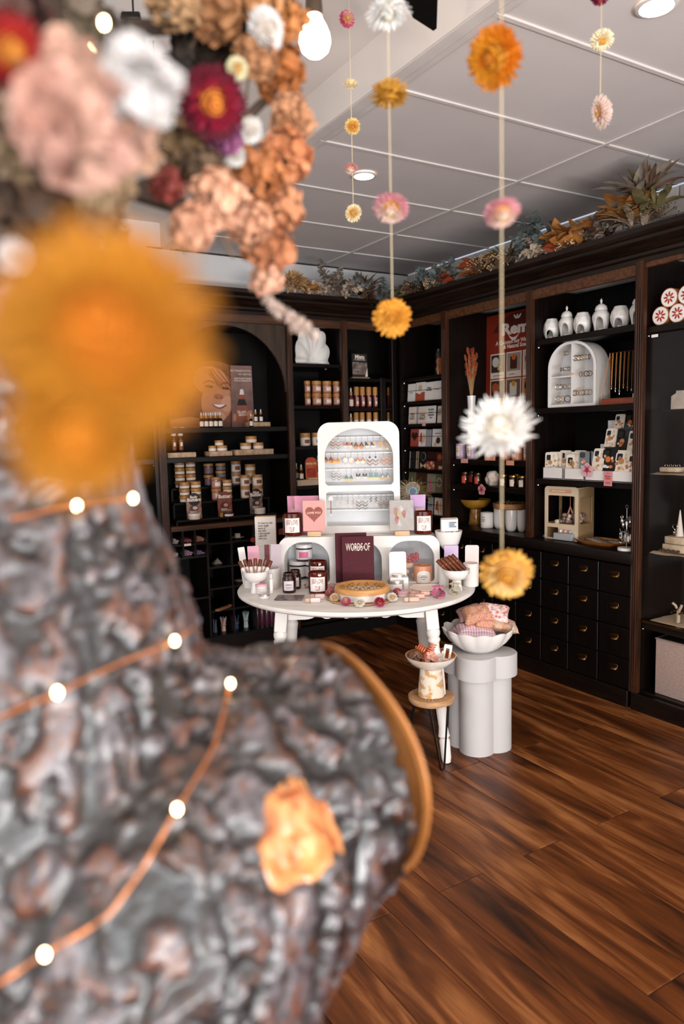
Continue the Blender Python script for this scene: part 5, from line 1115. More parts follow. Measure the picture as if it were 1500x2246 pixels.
# ------------------------------------------------------------------ arched bay
P, w, h = bflat(372, 776, 554, 915, YF+.30, 1.5445)
SKIN = mat('poster_skin', 'c98a68', .5, col2='b87553', scale=5); HAIRP = mat('poster_hair', '5a2f20', .5, col2='7a452c', scale=30)
def d_woman(t, w, h, b):
    k = w/182  # metres per photo pixel on the poster
    def X(px): return (px-463)*k
    def Z(py): return h*(915-py)/139
    def ell(cx, cy, rx, ry, a0=0, n=26): return [(X(cx+rx*math.cos(q)*math.cos(a0)-ry*math.sin(q)*math.sin(a0)), Z(cy+rx*math.cos(q)*math.sin(a0)+ry*math.sin(q)*math.cos(a0))) for q in [2*PI*j/n for j in range(n)]]
    o = [b]
    def L(nm, poly, m): o[0] -= .0009; return flat(t, nm, poly, m, base=o[0]+.0009)
    L('hair_print', ell(470, 815, 62, 48), HAIRP); L('hair_print', ell(410, 850, 44, 62), HAIRP)
    L('shoulder_print', [(X(372), Z(915)), (X(372), Z(895)), (X(415), Z(890)), (X(452), Z(897)), (X(458), Z(915))], SKIN)
    L('face_print', ell(478, 850, 36, 56, .28), SKIN); L('forehead_print', ell(464, 812, 40, 32, .3), SKIN)
    L('cheek_print', ell(496, 862, 13, 18, .2), mat('poster_blush', 'd39a7c', .5)); L('chin_light_print', ell(472, 890, 20, 12, .1), mat('poster_blush', 'd39a7c', .5))
    L('mouth_print', [(X(462+34*u), Z(863+2*u+(9*math.sin(PI*u)))) for u in [j/12 for j in range(13)]]+[(X(496-34*u), Z(865-2*u-1*math.sin(PI*u))) for u in [j/12 for j in range(13)]], mat('poster_lip', '8a3a30', .5))
    L('teeth_print', [(X(465+27*u), Z(863+1*u+(6.5*math.sin(PI*u)))) for u in [j/10 for j in range(11)]]+[(X(492-27*u), Z(864-u)) for u in [j/10 for j in range(11)]], mat('poster_teeth', 'efe6de', .4))
    L('nose_print', ell(478, 846, 11, 6, .1), mat('poster_nose_shade', 'a8654a', .5)); L('nostril_print', ell(473, 848, 2.6, 1.6), HAIRP); L('nostril_print', ell(484, 849, 2.4, 1.5), HAIRP)
    for (cx, cy) in ((458, 824), (494, 828)):
        L('eyebrow_print', [(X(cx-12+24*u), Z(cy-9-5*math.sin(PI*u))) for u in [j/8 for j in range(9)]]+[(X(cx+12-24*u), Z(cy-6-5*math.sin(PI*u))) for u in [j/8 for j in range(9)]], HAIRP)
        L('eye_print', ell(cx, cy, 9, 2.6, .1), mat('poster_eye', '2a1712', .4))
    for j in range(9):
        x0 = 440+j*6; pts = [(x0+q*30+6*math.sin(q*2.2+j), 785+q*(30+4*j)) for q in [i/8 for i in range(9)]]
        L('hair_strand_print', [(X(x), Z(y)) for x, y in pts]+[(X(x+1.6), Z(y)) for x, y in pts[::-1]], HAIRP)
    L('grey_panel_print', [(X(503), Z(915)), (X(506), Z(777)), (X(554), Z(777)), (X(554), Z(915))], mat('poster_mauve', '8a6a62', .5, col2='6e4f49', scale=9))
    L('bottle_print', [(X(514), Z(906)), (X(513), Z(880)), (X(518), Z(864)), (X(537), Z(864)), (X(541), Z(880)), (X(538), Z(906))], mat('poster_bottle', '9a5540', .4)); L('bottle_neck_print', [(X(517), Z(866)), (X(521), Z(850)), (X(534), Z(850)), (X(539), Z(866))], mat('poster_black', '1c1210', .4)); L('pump_print', [(X(520), Z(852)), (X(523), Z(842)), (X(534), Z(842)), (X(536), Z(852))], mat('poster_bottle', '9a5540', .4)); L('cap_print', [(X(523), Z(842)), (X(525), Z(830)), (X(532), Z(830)), (X(533), Z(842))], mat('poster_teeth', 'efe6de', .4))
    text(t, 'GLASS\nSKIN', 20*k, LETTERW, (X(526), o[0]-.0004, Z(884)), bold=.03)
    for (cx, cy, rx, ry, a) in ((542, 884, 9, 4.5, -.7), (546, 893, 10, 4.5, -.5), (546, 902, 9, 4.5, -.3), (509, 893, 4, 9, .1), (550, 905, 7, 9, 0)): L('finger_print', ell(cx, cy, rx, ry, a, 14), SKIN)
    for s_, wd, y in (('NO PRESERVATIVES', 47, 789), ('NO NASTIES', 29, 796.5)): text(t, s_, wd*k, LETTERW, (X(551-wd/2), o[0]-.0006, Z(y)))
    for s_, wd, y in (('100% PLANT BASED', 39, 806), ('WHOLE INGREDIENTS', 40, 811)): text(t, s_, wd*k, LETTERW, (X(551-wd/2), o[0]-.0006, Z(y)), bold=.02)
card(P, w, h, mat('poster_brown_ground', '7a4a34', .5, col2='6b3f2c', scale=8), 'large skin-care poster of a laughing woman holding a brown bottle to her cheek', 0, design=d_woman, tilt=-.03, name='poster', cat='poster')
SLAB = mat('travertine_slab', 'c2a385', .7, col2='9c7c60', scale=30, bump=.5)
def slab(x1, x2, y1, y2, z, label, Y=YF+.08):
    P, w, h = bflat(x1, y1, x2, y2, Y, z+.0003); solo('stone_slab', MB().box(0, 0, h/2, w, .10, h, .004, seg=2), SLAB, label, 'slab', P, 0, 'stone slabs on the arched bay shelves'); return z+h+.0008
for c in range(9):
    x = 442+5.2*c; row = c % 2; P = ony(x, 936-4*row, YF+.07+.05*row); dropper((P.x, P.y, 1.5435), 33*mpp(P), 'dark dropper bottle, %s in the cluster under the laughing poster' % ORD[c], 0, 'dropper bottle cluster')
zz = slab(543, 587, 928, 938, 1.543, 'stone slab under two dropper bottles at the end of the poster shelf', YF+.1)
for c, x in enumerate((561, 572.5)): P = ony(x, 928, YF+.1); dropper((P.x, P.y, zz), 28*mpp(P), 'white labelled dropper bottle, %s on the stone slab' % ORD[c], 0, 'droppers on the slab', lab=PAPER)
P = ony(551, 938, YF+.04); dropper((P.x, P.y, 1.5435), 29*mpp(P), 'dropper bottle standing before the stone slab end', 0)
zz = slab(363, 425, 991, 1002, 1.352, 'stone slab under the two pump bottles')
for c, x in enumerate((382, 397)):
    P = ony(x, 991, YF+.08); s_ = mpp(P); P.z = zz; h = 55*s_; r = 6*s_
    t = thing('pump_bottle', 'amber foam pump bottle, %s on its stone slab' % ORD[c], 'bottle', P, 0, 'pump bottles')
    part('body', MB().lathe([(0, 0), (r*.92, 0), (r, h*.02), (r, h*.62), (r*.8, h*.68), (0, h*.68)], 18), DKAMBER, t); part('collar', MB().lathe([(0, h*.66), (r*.95, h*.66), (r*.95, h*.78), (r*.7, h*.84), (r*.35, h*.87), (0, h*.87)], 16), WHITE, t); part('nozzle', MB().tube([(0, 0, h*.85), (0, 0, h*.97), (r*.4, -r*.4, h*.99), (r*1.3, -r*1.1, h*.97)], r*.2, 6), WHITE, t); part('label', MB().arcpatch(r+.0006, h*.1, h*.5, 1.9), mat('amber_label', '8a4a26', .5, col2='6b3518'), t); part('label_print', MB().arcpatch(r+.0012, h*.25, h*.4, .8), CREAM, t)
def tri(x0, x1, yb, n1, top, zz, nm):
    for c, (a, b_, y1, y2) in enumerate(n1): bjar(a, b_, y1, y2, zz, 'bamboo lidded balm jar, %s at the foot of the %s pyramid' % (ORD[c], nm), WJ, CREAM, 'balm jar pyramids', Y=YF+.08, lidf=.42)
    a, b_, y1, y2 = top; P, r, h = bround(n1[0][0], n1[0][1], n1[0][2], n1[0][3], YF+.08); bjar(a, b_, y1, y2, zz+h+.001, 'bamboo lidded balm jar topping the %s pyramid' % nm, WJ, CREAM, 'balm jar pyramids', Y=YF+.08, lidf=.42)
zz = slab(454, 504, 989.5, 1000, 1.352, 'stone slab under the smaller balm jar pyramid'); tri(0, 0, 0, ((457.5, 474, 977, 989), (474.8, 498, 977, 989)), (471, 490, 966, 977), zz, 'smaller')
zz = slab(511, 594, 987, 999, 1.352, 'long stone slab under the larger balm jar pyramid'); tri(0, 0, 0, ((527, 551, 973, 987), (554.5, 578, 973, 987)), (539, 563, 958, 972), zz, 'larger')
# stepped riser with the body butters
t = thing('stepped_riser', 'three step dark wooden riser crowded with jars in the arched bay', 'riser', (X_01b, YF, .911))
Rw = [(387, 606, 1133, .05), (380, 592, 1097, .15), (376, 580, 1066, .245)]
zr = []
for k, (a, b_, y, dy) in enumerate(Rw):
    Y = YF+dy-.04; A = ony(a, y, Y); B = ony(b_, y, Y); z = (ony((a+b_)/2, y, Y)).z; zr.append(z)
    part('step', MB().box((A.x+B.x)/2-X_01b, dy+.01, z-.911-.007, B.x-A.x, .1, .014, .002), WOODX, t, smooth=False)
    for xx in (A.x, (A.x+B.x)/2, B.x): part('upright', MB().box(xx-X_01b+(.006 if xx == A.x else -.006 if xx == B.x else 0), dy+.015, (z-.911-.014)/2, .012, .085, z-.911-.014), WOODX, t, smooth=False)
def stackj(x1, x2, n, hpx, ytop, step, label, body, lab, grp, lidf, dot=None):
    dy = Rw[step][3]; Y = YF+dy+.0; z = zr[step]+.0005; P, r, h = bround(x1, x2, 0, hpx, Y)
    P = ony((x1+x2)/2, 1080, Y)
    for k in range(n): jar((P.x, P.y, z+k*(h+.0005)), r, h, h*lidf, body, LIDB, label % ORD[k], 'jar', 0, grp, lab=lab, dot=dot)
SJ = mat('cream_butter_jar', 'd9c3b0', .4)
stackj(384, 407, 4, 15.2, 1020, 2, 'low butter jar in the back stack nearest the pump bottles, %s from the bottom', DKJ, CREAM, 'low butter jars', .45); stackj(408, 431, 4, 15.2, 1020, 2, 'low butter jar in the second back stack, %s from the bottom', DKJ, CREAM, 'low butter jars', .45)
stackj(392, 416, 3, 15.4, 1050, 1, 'low butter jar in the front stack nearest the pump bottles, %s from the bottom', DKJ, CREAM, 'low butter jars', .45); stackj(417.5, 441, 3, 15.4, 1050, 1, 'low butter jar in the front stack behind the Body Butters sign, %s from the bottom', DKJ, CREAM, 'low butter jars', .45)
stackj(448, 470, 2, 26, 1010, 2, 'tall dark scrub jar in the middle back stack, %s from the bottom', DKJ, mat('purple_grey_label', '6d5560', .5), 'tall scrub jars', .24); stackj(474, 497, 3, 17, 1018, 2, 'dark labelled jar in the middle back stack beside the tall ones, %s from the bottom', DKJ, mat('slate_label', '6a6a78', .5), 'dark labelled jars', .36)
stackj(463, 486, 2, 26.5, 1042, 1, 'tall rose scrub jar in the middle front stack, %s from the bottom', CLEARJ, mat('rose_label', 'b98572', .6), 'tall scrub jars', .24, PAPER); stackj(487, 509, 3, 15, 1050, 1, 'low jar beside the rose scrub jars, %s from the bottom', DKJ, CREAM, 'low butter jars', .42)
stackj(508, 530, 2, 27, 1008, 2, 'tall pale jar in the last back stack, %s from the bottom', mat('grey_salt_jar', '9a938c', .4), CREAM, 'tall salt jars', .2, PRB); stackj(538.5, 562, 3, 15, 1015, 2, 'low cream jar at the end of the back row, %s from the bottom', SJ, CREAM, 'low cream jars', .42)
stackj(527, 549, 2, 26.5, 1040, 1, 'tall cream jar in the last front stack, %s from the bottom', SJ, CREAM, 'tall cream jars', .22, PRB); stackj(553, 577, 2, 26, 1060, 1, 'tall cream jar behind the Aloe Butter sign, %s from the bottom', SJ, CREAM, 'tall cream jars', .22, PRB)
def bsign(x1, x2, y1, y2, l1, l2, label, photo, round_):
    P, w, h = bflat(x1, y1, x2, y2, YF+.045, zr[0]+.001)
    t = thing('counter_sign', label, 'sign', P, 0, tilt=-.08)
    bd = part('board', MB().prism(rr(w, h*(1 if round_ else .84), .002, 8, rt=w*.45 if round_ else .006), -.002, .002), mat(photo[0], photo[1], .5, col2=photo[2], scale=20), t, recalc=True, smooth=False)
    if not round_: flat(bd, 'header_print', circ(w*.42, .05*w, h*.80, 20), mat('sign_dark', '241613', .5), base=-.002)
    flat(bd, 'bowl_print', [(w*.3*math.cos(a), h*.42+h*.14*math.sin(a)) for a in [2*PI*k/16 for k in range(16)]], mat(photo[0]+'_bowl', photo[2], .5), base=-.003); flat(bd, 'highlight_print', [(w*.16*math.cos(a)+w*.06, h*.44+h*.07*math.sin(a)) for a in [2*PI*k/14 for k in range(14)]], mat(photo[0]+'_light', photo[3], .5), base=-.0042)
    if l1: text(bd, l1, w*.5, LETTERW, (.02*w, -.0036, h*.89), bold=.04)
    text(bd, l2, w*.9, LETTERW, (.02*w, -.0040, h*(.79 if l1 else .8)), bold=.04); lined(bd, w*.6, h*.3, h*.035, 3, LETTERW, base=-.0036, seed=3)
bsign(410.5, 443, 1080, 1132, 'Body', 'Butters', 'Body Butters sign with a dark round heading on the riser', ('butter_photo', 'a37c6a', '5a3a30', 'd8c0b0'), False)
bsign(479, 510, 1075, 1129, None, 'Butter', 'arch topped Butter sign in the middle of the riser', ('cocoa_photo', '8f4a34', '4a2018', 'c79a84'), True)
bsign(549, 577, 1073, 1125, 'Aloe', 'Butter', 'Aloe Butter sign at the end of the riser', ('aloe_photo', '8d7566', '2c1d19', 'c9a58c'), False)
P, r, h = bround(413, 440, 1119, 1132, YF+.012, zr[0]+.0005); jar(P, r, h, h*.45, SJ, WJ, 'open cream jar in front of the Body Butters sign', 'jar', 0, lab=None); P, r, h = bround(491, 512, 1120, 1129, YF+.012, zr[0]+.0005); jar(P, r, h, h*.3, DKJ, DKJ, 'dark jar with pale print in front of the arched sign', 'jar', 0, lab=CREAM); P, r, h = bround(558, 582, 1111, 1124, YF+.012, zr[0]+.0005); jar(P, r, h, h*.45, WJ, WJ, 'white jar in front of the Aloe Butter sign', 'jar', 0, lab=None)
P, w, h = bflat(483, 1121, 489, 1130, YF+.01, zr[0]); price_tag(P, w, h, 0, 'tiny gold tag beside the arched sign', GOLD)
# odd small pots in the plain bay
P, r, h = bround(304, 322, 1126, 1144, YF+.1, .9055); tumbler(P, r, h, WHITEG, 'white cup on the plain bay shelf by the bark', 0, name='cup', cat='cup'); P, r, h = bround(311, 327, 1134, 1145, YF+.05, .9055); jar(P, r, h, h*.5, WJ, WJ, 'low white jar before the cup on the plain bay shelf', 'jar', lab=None); P, r, h = bround(324, 337, 1128, 1143, YF+.09, .9055); jar(P, r, h, h*.4, WJ, GOLD, 'gold lidded pot at the end of the plain bay shelf', 'jar', lab=None)
# ------------------------------------------------------------------ pigeon holes: bundles of taper candles
for k, (x1, x2, yb, c, z, n, nm) in enumerate(((369, 390, 1192, 'ddc7bd', .787, 14, 'blush'), (399, 419, 1190, 'b9606a', .787, 11, 'raspberry'), (429, 448, 1186, 'd79a86', .787, 11, 'peach'), (369, 390, 1222, 'd9d2bd', .701, 10, 'ivory'), (399, 420, 1220, 'c6a3b4', .701, 14, 'lilac pink'), (429, 450, 1217, 'a988b0', .701, 8, 'violet'))):
    A = ony(x1, yb, YF+.08); B = ony(x2, yb, YF+.08); m = mat('taper_'+nm.replace(' ', '_'), c, .5); r = .0062; wd = B.x-A.x; per = max(3, int(wd/(2*r)))
    for j in range(n):
        row = j//per; o = solo('taper_candle', lambda: MB().lathe([(0, 0), (r*.5, 0), (r, .006), (r, .2), (0, .2)], 8), m, '%s taper candle, %s in the %s layer of its pigeon hole bundle' % (nm, ORD[j % per], ('lowest', 'second', 'third', 'fourth', 'fifth', 'sixth')[min(5, row)]), 'candle', (A.x+r+(j % per)*2*r+(row % 2)*r*.9, YF+.05+rnd.uniform(0, .02), z+r+row*r*1.75), 0, '%s taper candles' % nm, key=('taper', nm)); o.rotation_euler = (-PI/2, 0, 0)
P, w, h = bflat(404, 1191, 419, 1196, YF+.005, .775); price_tag(P, w, h, 0, 'pale price tag under the raspberry tapers', CREAM)
for (x1, x2, yb, z, lb, cup) in ((459, 491, 1194, .776, 'beige saucer with a white candle holder in the first pigeon hole', 1), (510, 541, 1189, .776, 'beige saucer with a white candle holder in the second pigeon hole', 1), (512, 533, 1237, .615, 'beige saucer with a tan pot one row lower', 2), (463, 488, 1286, .470, 'pale small dish alone in a pigeon hole', 0), (514, 533, 1285, .470, 'pale small dish with trinkets beside it', 3), (535, 551, 1333, .317, 'small oval dish low in the pigeon holes', 0), (512, 523, 1333, .317, 'tiny ring dish low in the pigeon holes', 0)):
    P, r, h = bround(x1, x2, 0, 12, YF+.12, z+.0004); t = thing('saucer', lb, 'dish', P)
    part('dish', MB().lathe([(0, .0), (r*.5, 0), (r, .008), (r*.98, .0095), (r*.5, .003), (0, .003)], 24), mat('beige_stoneware', 'c7b29c', .5, col2='b7a088'), t)
    if cup in (1, 2): part('holder', MB().lathe([(0, .003), (r*.42, .003), (r*.42, .032), (r*.36, .034), (r*.3, .034), (r*.3, .014), (0, .014)], 18), MATTEW if cup == 1 else KRAFT, t)
    if cup == 3: part('trinkets', MB().sph((0, 0, .008), .008, 6, 4).sph((.012, .004, .008), .006, 6, 4), BRASS, t)
P, w, h = bflat(470, 1228, 488, 1240, YF+.1, .6145); solo('folded_napkin', MB().add([(-w/2, 0, 0), (w/2, 0, 0), (w/2, .05, 0), (-w/2, .05, 0), (-w*.1, .01, h), (w*.1, .03, h)], [(3, 2, 1, 0), (0, 1, 5, 4), (2, 3, 4, 5), (1, 2, 5), (3, 0, 4)]), mat('grey_linen', '8a7f77', .9), 'folded grey napkin standing like a tent in a pigeon hole', 'napkin', P, recalc=True, smooth=False)
A = ony(478, 1321, YF+.13); B = ony(505, 1336, YF+.04); t = thing('incense_holder', 'wooden incense boat with pale rounded tip in a low pigeon hole', 'holder', (B.x-.01, B.y, .317), math.radians(32)); part('boat', MB().box(-.06, 0, .009, .15, .035, .014, .006, seg=2), mat('incense_wood', '9a6a42', .5), t); part('tip', MB().sph((.012, 0, .01), .016, 10, 6, (1, 1, .5)), PALEWOOD, t)
def bundle(xc, y1, yb, cols, label, n=6, tie=True, spread=.01):
    P = ony(xc, yb, YF+.1); P.z = .1425; h = (yb-y1)*mpp(P); t = thing('candle_bundle', label, 'candles', P, 0, None)
    for j in range(n): a = 2*PI*j/n; part('candle', MB().tube([(.011*math.cos(a), .011*math.sin(a), 0), (.009*math.cos(a), .009*math.sin(a), h*.4), ((.011+spread)*math.cos(a+.3), (.011+spread)*math.sin(a+.3), h*rnd.uniform(.92, 1))], [.0055, .0055, .003], 7), mat('bundle_'+cols[j % len(cols)], cols[j % len(cols)], .5), t)
    if tie: part('tie', MB().tube([(.019*math.cos(a), .019*math.sin(a), h*.42) for a in [2*PI*k/16 for k in range(16)]], .0025, 5, closed=True), KRAFT, t)
bundle(472, 1362, 1391, ('3c4552', '5c6774'), 'dark blue candle bundle in the first bottom pigeon hole', 4, False, .002); bundle(491, 1357, 1389, ('c59a94', 'a97f7a', 'd8b8ae'), 'pink tied candle bundle in the first bottom pigeon hole', 7); bundle(519, 1357, 1389, ('3f4f7a', '5d6a92'), 'navy tied candle bundle in the second bottom pigeon hole', 5); bundle(540, 1348, 1384, ('aebfc4', 'c2d0d3'), 'pale ice blue candle bundle in the second bottom pigeon hole', 9)
BAGM = mat('plum_packet', '3d1626', .2, col2='5a2338', scale=8, coat=.6, bump=.5, bscale=25)
for c in range(4):
    P = ony(567+10.5*c, 1380, YF+.07); P.z = .1425; solo('plum_packet', lambda: MB().grid(lambda u, v: ((u-.5)*.036, -.006*math.sin(PI*u)-.004*math.sin(6*v+c), .21*v), 6, 10).grid(lambda u, v: ((.5-u)*.036, .004*math.sin(PI*u), .21*v), 4, 6), BAGM, 'tall shiny plum packet, %s in the row under the table edge' % ORD[c], 'packet', P, 0, 'plum packets', key='plum')
solo('round_badge', MB().prism(circ(.017), -.002, .001), REDINK, 'round red badge stuck beside the quote card', 'badge', ony(554, 1184, YF-.001), recalc=True); solo('sign_block', MB().prism(rr(.05, .042, .004, 4, rt=.015), -.004, .004), mat('dark_red_wood', '6b2417', .5), 'small dark red scalloped sign behind the amber candle', 'sign', Vector((ony(618, 1172, YF-.005).x, YF-.006, ony(618, 1172, YF-.005).z)), recalc=True)
# ================================================================== GOODS ON THE RIGHT WALL SHELVES
# greeting cards in the corner bay
TERRA = mat('terracotta_print', 'b5533a', .6); SAND = mat('sand_print', 'd9b98c', .6); GREYC = mat('grey_card', 'a9a3a6', .6); DKC = mat('black_card', '201c1d', .5); BRC = mat('brown_card', '4a2a1c', .5); OLV = mat('olive_card', '6f6a4c', .6); REDC = mat('coral_red_card', 'b3493c', .6)
def d_line(n, z=.55, wd=.6, m=INK): return lambda t, w, h, b: lined(t, w*wd, h*z, h*.075, n, m, base=b, seed=n)
def d_text(s, z=.55, wd=.6, m=INK): return lambda t, w, h, b: text(t, s, w*wd, m, (0, b-.0005, h*z), bold=.03)
def d_hill(t, w, h, b): flat(t, 'hill_print', [(-w/2, 0), (w/2, 0), (w/2, h*.46), (w*.2, h*.48), (0, h*.36), (-w*.5, h*.46)], TERRA, base=b); flat(t, 'sun_print', circ(w*.2, 0, h*.7), SAND, base=b)
def d_heart(t, w, h, b): flat(t, 'heart_print', heart(w*.75, cz=h*.6), mat('dark_heart', '3a1a16', .6), base=b)
def d_birds(t, w, h, b): flat(t, 'figure_print', [(-w*.4, h*.3), (-w*.3, h*.75), (-w*.1, h*.85), (0, h*.5), (w*.02, h*.05), (-w*.1, h*.25)], TERRA, base=b); flat(t, 'figure_print', [(w*.1, h*.25), (w*.08, h*.7), (w*.25, h*.8), (w*.4, h*.5), (w*.3, h*.2)], SAND, base=b)
def d_bloom(t, w, h, b): flat(t, 'bloom_print', circ(w*.2, .1*w, h*.35), mat('dark_bloom', '4a2318', .6), base=b); flat(t, 'leaf_print', [(-w*.35, h*.05), (-w*.1, h*.4), (0, h*.05)], SAND, base=b); lined(t, w*.5, h*.75, h*.08, 1, INK, base=b, seed=2)
def d_dots(t, w, h, b):
    bb_ = MB()
    for k in range(12): 
        for sx in (-1, 1): bb_.prism(circ(w*.045, sx*w*.4, h*(.06+.08*k), 6), b-.001, b)
    part('dot_border', bb_, CREAM, t, recalc=True, smooth=False)
def d_moth(t, w, h, b): flat(t, 'moth_wing_print', [(-w*.35, h*.35), (-w*.3, h*.05), (0, h*.2)], SAND, base=b); flat(t, 'moth_wing_print', [(w*.35, h*.35), (w*.3, h*.05), (0, h*.2)], SAND, base=b); flat(t, 'ring_print', circ(w*.3, 0, h*.7), GREYC, base=b); flat(t, 'ring_print', circ(w*.27, 0, h*.7), DKC, base=b-.001)
def d_fruit(t, w, h, b):
    for k in range(12): flat(t, 'fruit_print', circ(w*.13, w*(-.36+.24*(k % 4)), h*(.1+.13*(k//4)), 10), (TERRA, SAND, REDC)[k % 3], base=b-.0004*(k % 3))
def d_moon(t, w, h, b): flat(t, 'moon_print', circ(w*.3, .05*w, h*.68), TERRA, base=b); flat(t, 'block_print', [(-w*.05, h*.04), (w*.45, h*.04), (w*.45, h*.22), (-w*.05, h*.22)], SAND, base=b)
def d_flam(t, w, h, b): flat(t, 'flamingo_print', [(-w*.25, h*.05), (w*.25, h*.1), (w*.2, h*.3), (-w*.02, h*.35), (w*.12, h*.8), (-w*.08, h*.8), (-w*.2, h*.35)], mat('flamingo_pink', 'd9567c', .5), base=b)
def d_wreath(t, w, h, b):
    for k in range(14): a = 2*PI*k/14; flat(t, 'wreath_dot_print', circ(w*.06, w*.32*math.cos(a), h*.55+w*.36*math.sin(a), 7), SAND, base=b)
def d_gold(t, w, h, b): flat(t, 'gold_print', [(-w*.3, h*.3), (w*.3, h*.3), (w*.1, h*.5), (-w*.1, h*.5)], GOLD, base=b)
rows = [(1.705, 0, ((894, 912, 836, 875, PAPER, d_line(1, .5), 'white card with one printed line'), (911, 931.5, 832, 873, PAPER, d_hill, 'card with terracotta hills and a tan sun'), (931, 950, 831, 871, PAPER, d_text('Happy\nbirthday', .62, .62), 'white card reading Happy birthday'), (951, 969, 828, 869, PAPER, d_line(1, .55, .8, TERRA), 'white card with a coral line'))),
        (1.54, 1, ((896, 912, 888, 925.5, CREAM, d_text('CAN\nU SAY\nWHAT', .45, .7), 'cream card with scattered block letters'), (913, 916, 887, 925, GREYC, None, 'thin grey card edge'), (917, 934.5, 887, 925, CREAM, d_text('CAN\nWAIT', .4, .8), 'cream card with big brown letters'), (935, 955, 886, 924.5, PAPER, d_text('Sending\nyou a\nmassive\nhug', .55, .66), 'white card reading Sending you a hug'), (959, 969, 885.5, 923, CREAM, d_line(5, .8, .9), 'cream card full of small lines'))),
        (1.373, 2, ((900, 918, 937.5, 976, REDC, d_heart, 'coral card with a dark heart'), (918, 934, 938, 976, PAPER, d_birds, 'white card with a rust figure'), (933, 945, 938.5, 976, GREYC, None, 'pale grey card'), (947.5, 970, 937, 976, PAPER, d_bloom, 'white card with a small brown bloom'))),
        (1.208, 3, ((897, 915, 988, 1027, DKC, d_dots, 'charcoal card with a pale dotted border'), (915.5, 917, 988, 1027, KRAFT, None, 'brown card edge'), (919, 937, 988, 1028, DKC, d_moth, 'black card with a tan moth'), (935, 953.5, 988, 1028, mat('deep_maroon_card', '3a1512', .5), d_fruit, 'maroon card covered in fruit'), (955, 971, 989, 1028.5, BRC, d_moon, 'brown card with an orange moon'))),
        (1.045, 4, ((896, 912, 1037, 1080, OLV, d_gold, 'olive card with a gold motif'), (912, 934, 1038, 1080, BRC, d_gold, 'dark brown card with gold motif'), (936, 954, 1040, 1080, mat('sage_card', '8c8f74', .6), d_flam, 'sage card with a pink flamingo'), (955, 970.5, 1041, 1082, OLV, d_wreath, 'olive card with a ring of pale dots'))),
        (.885, 5, ((938, 949, 1092, 1128, GREYC, d_line(2), 'grey card behind the lilac pouch'), (952.5, 971, 1095, 1132, CREAM, d_birds, 'cream card with rust and tan figures')))]
ROWN = ('top', 'second', 'third', 'fourth', 'fifth', 'lowest')
for z, ri, cs in rows:
    for (x1, x2, y1, y2, m, d, lb) in cs:
        P, w, h = rflat(x1, y1, x2, y2, XF+.06, z+.001); card(P, w, h, m, '%s in the %s card row' % (lb, ROWN[ri]), RZR, 'greeting cards in the corner bay', design=d, tilt=-.07)
    A = onx(893, 900, XF+.03); B = onx(971, 900, XF+.03); solo('card_rail', MB().tube([(XF+.03, A.y+.06, z+.075), (XF+.03, B.y-.01, z+.075)], .0018, 5), BLACKM, 'thin black wire across the %s card row' % ROWN[ri], 'wire')
P, w, h = rflat(926, 927, 933, 933, XF+.008, 1.523); price_tag(P, w, h, RZR, 'tiny peach tag under the second card row')
P, r, h = rround(953.5, 969, 758, 816, XF+.1, 1.8755); t = thing('glass_jar', 'tall clear jar of dried orange slices above the greeting cards', 'jar', P)
part('glass', MB().lathe([(0, 0), (r, 0), (r, h*.8), (r*.6, h*.9), (r*.6, h), (r*.55, h), (r*.55, h*.9), (r*.95, h*.78), (r*.95, .003), (0, .003)], 24), GLASSC, t)
for k in range(5): part('orange_slice', lambda: MB().cyl(0, 0, -.002, .002, .024, 14), mat('dried_orange', 'c06a1c', .6, col2='8a4412', scale=60), t, (rnd.uniform(-.01, .01), rnd.uniform(-.012, .0)-.004, .03+.018*k), key='orsl').rotation_euler = (1.3, rnd.uniform(-.5, .5), -1.2)
# vase of bunny tails
P, r, h = rround(1023, 1046, 871, 1008, XF+.1, 1.2905); t = thing('bud_vase', 'slim ribbed white vase in front of the red poster', 'vase', P)
part('vase', MB().lathe([(0, 0), (r*.8, 0), (r*1.0, h*.12), (r*1.02, h*.28), (r*.75, h*.5), (r*.62, h*.75), (r*.78, h*.98), (r*.8, h), (r*.7, h), (r*.5, h*.75), (0, h*.6)], 40, warp=lambda a, z, r_: 1+.035*math.cos(10*a)), WHITEG, t)
t2 = thing('bunny_tail_bunch', 'bunch of rust bunny tail grass standing in the slim white vase', 'dried grass', P); dp_ = (P-CAM).dot(CF); BT = mat('rust_bunny_tail', 'a5502a', .9, col2='7a3216', scale=70, bump=.8, bscale=160); rb = random.Random(3)
for k in range(46):
    u = rb.random(); px = 1032+(-15+30*rb.random())*(.55+.45*math.sin(PI*u)); py = 768+58*u; q = atd(px, py, dp_)-FH*rb.uniform(-.01, .03)-P
    st_ = Vector((0, 0, h*.95)); d = (q-st_).normalized(); part('bunny_tail', lambda: MB().sph((0, 0, 0), .0115, 7, 6, (.75, .75, 2.2)), BT, t2, q, key='bunny').rotation_euler = d.to_track_quat('Z', 'Y').to_euler()
    part('stem', MB().tube([st_-Vector((0, 0, .04)), st_*.5+q*.5, q], .0013, 4), mat('straw_stem', 'b08a5c', .8), t2)
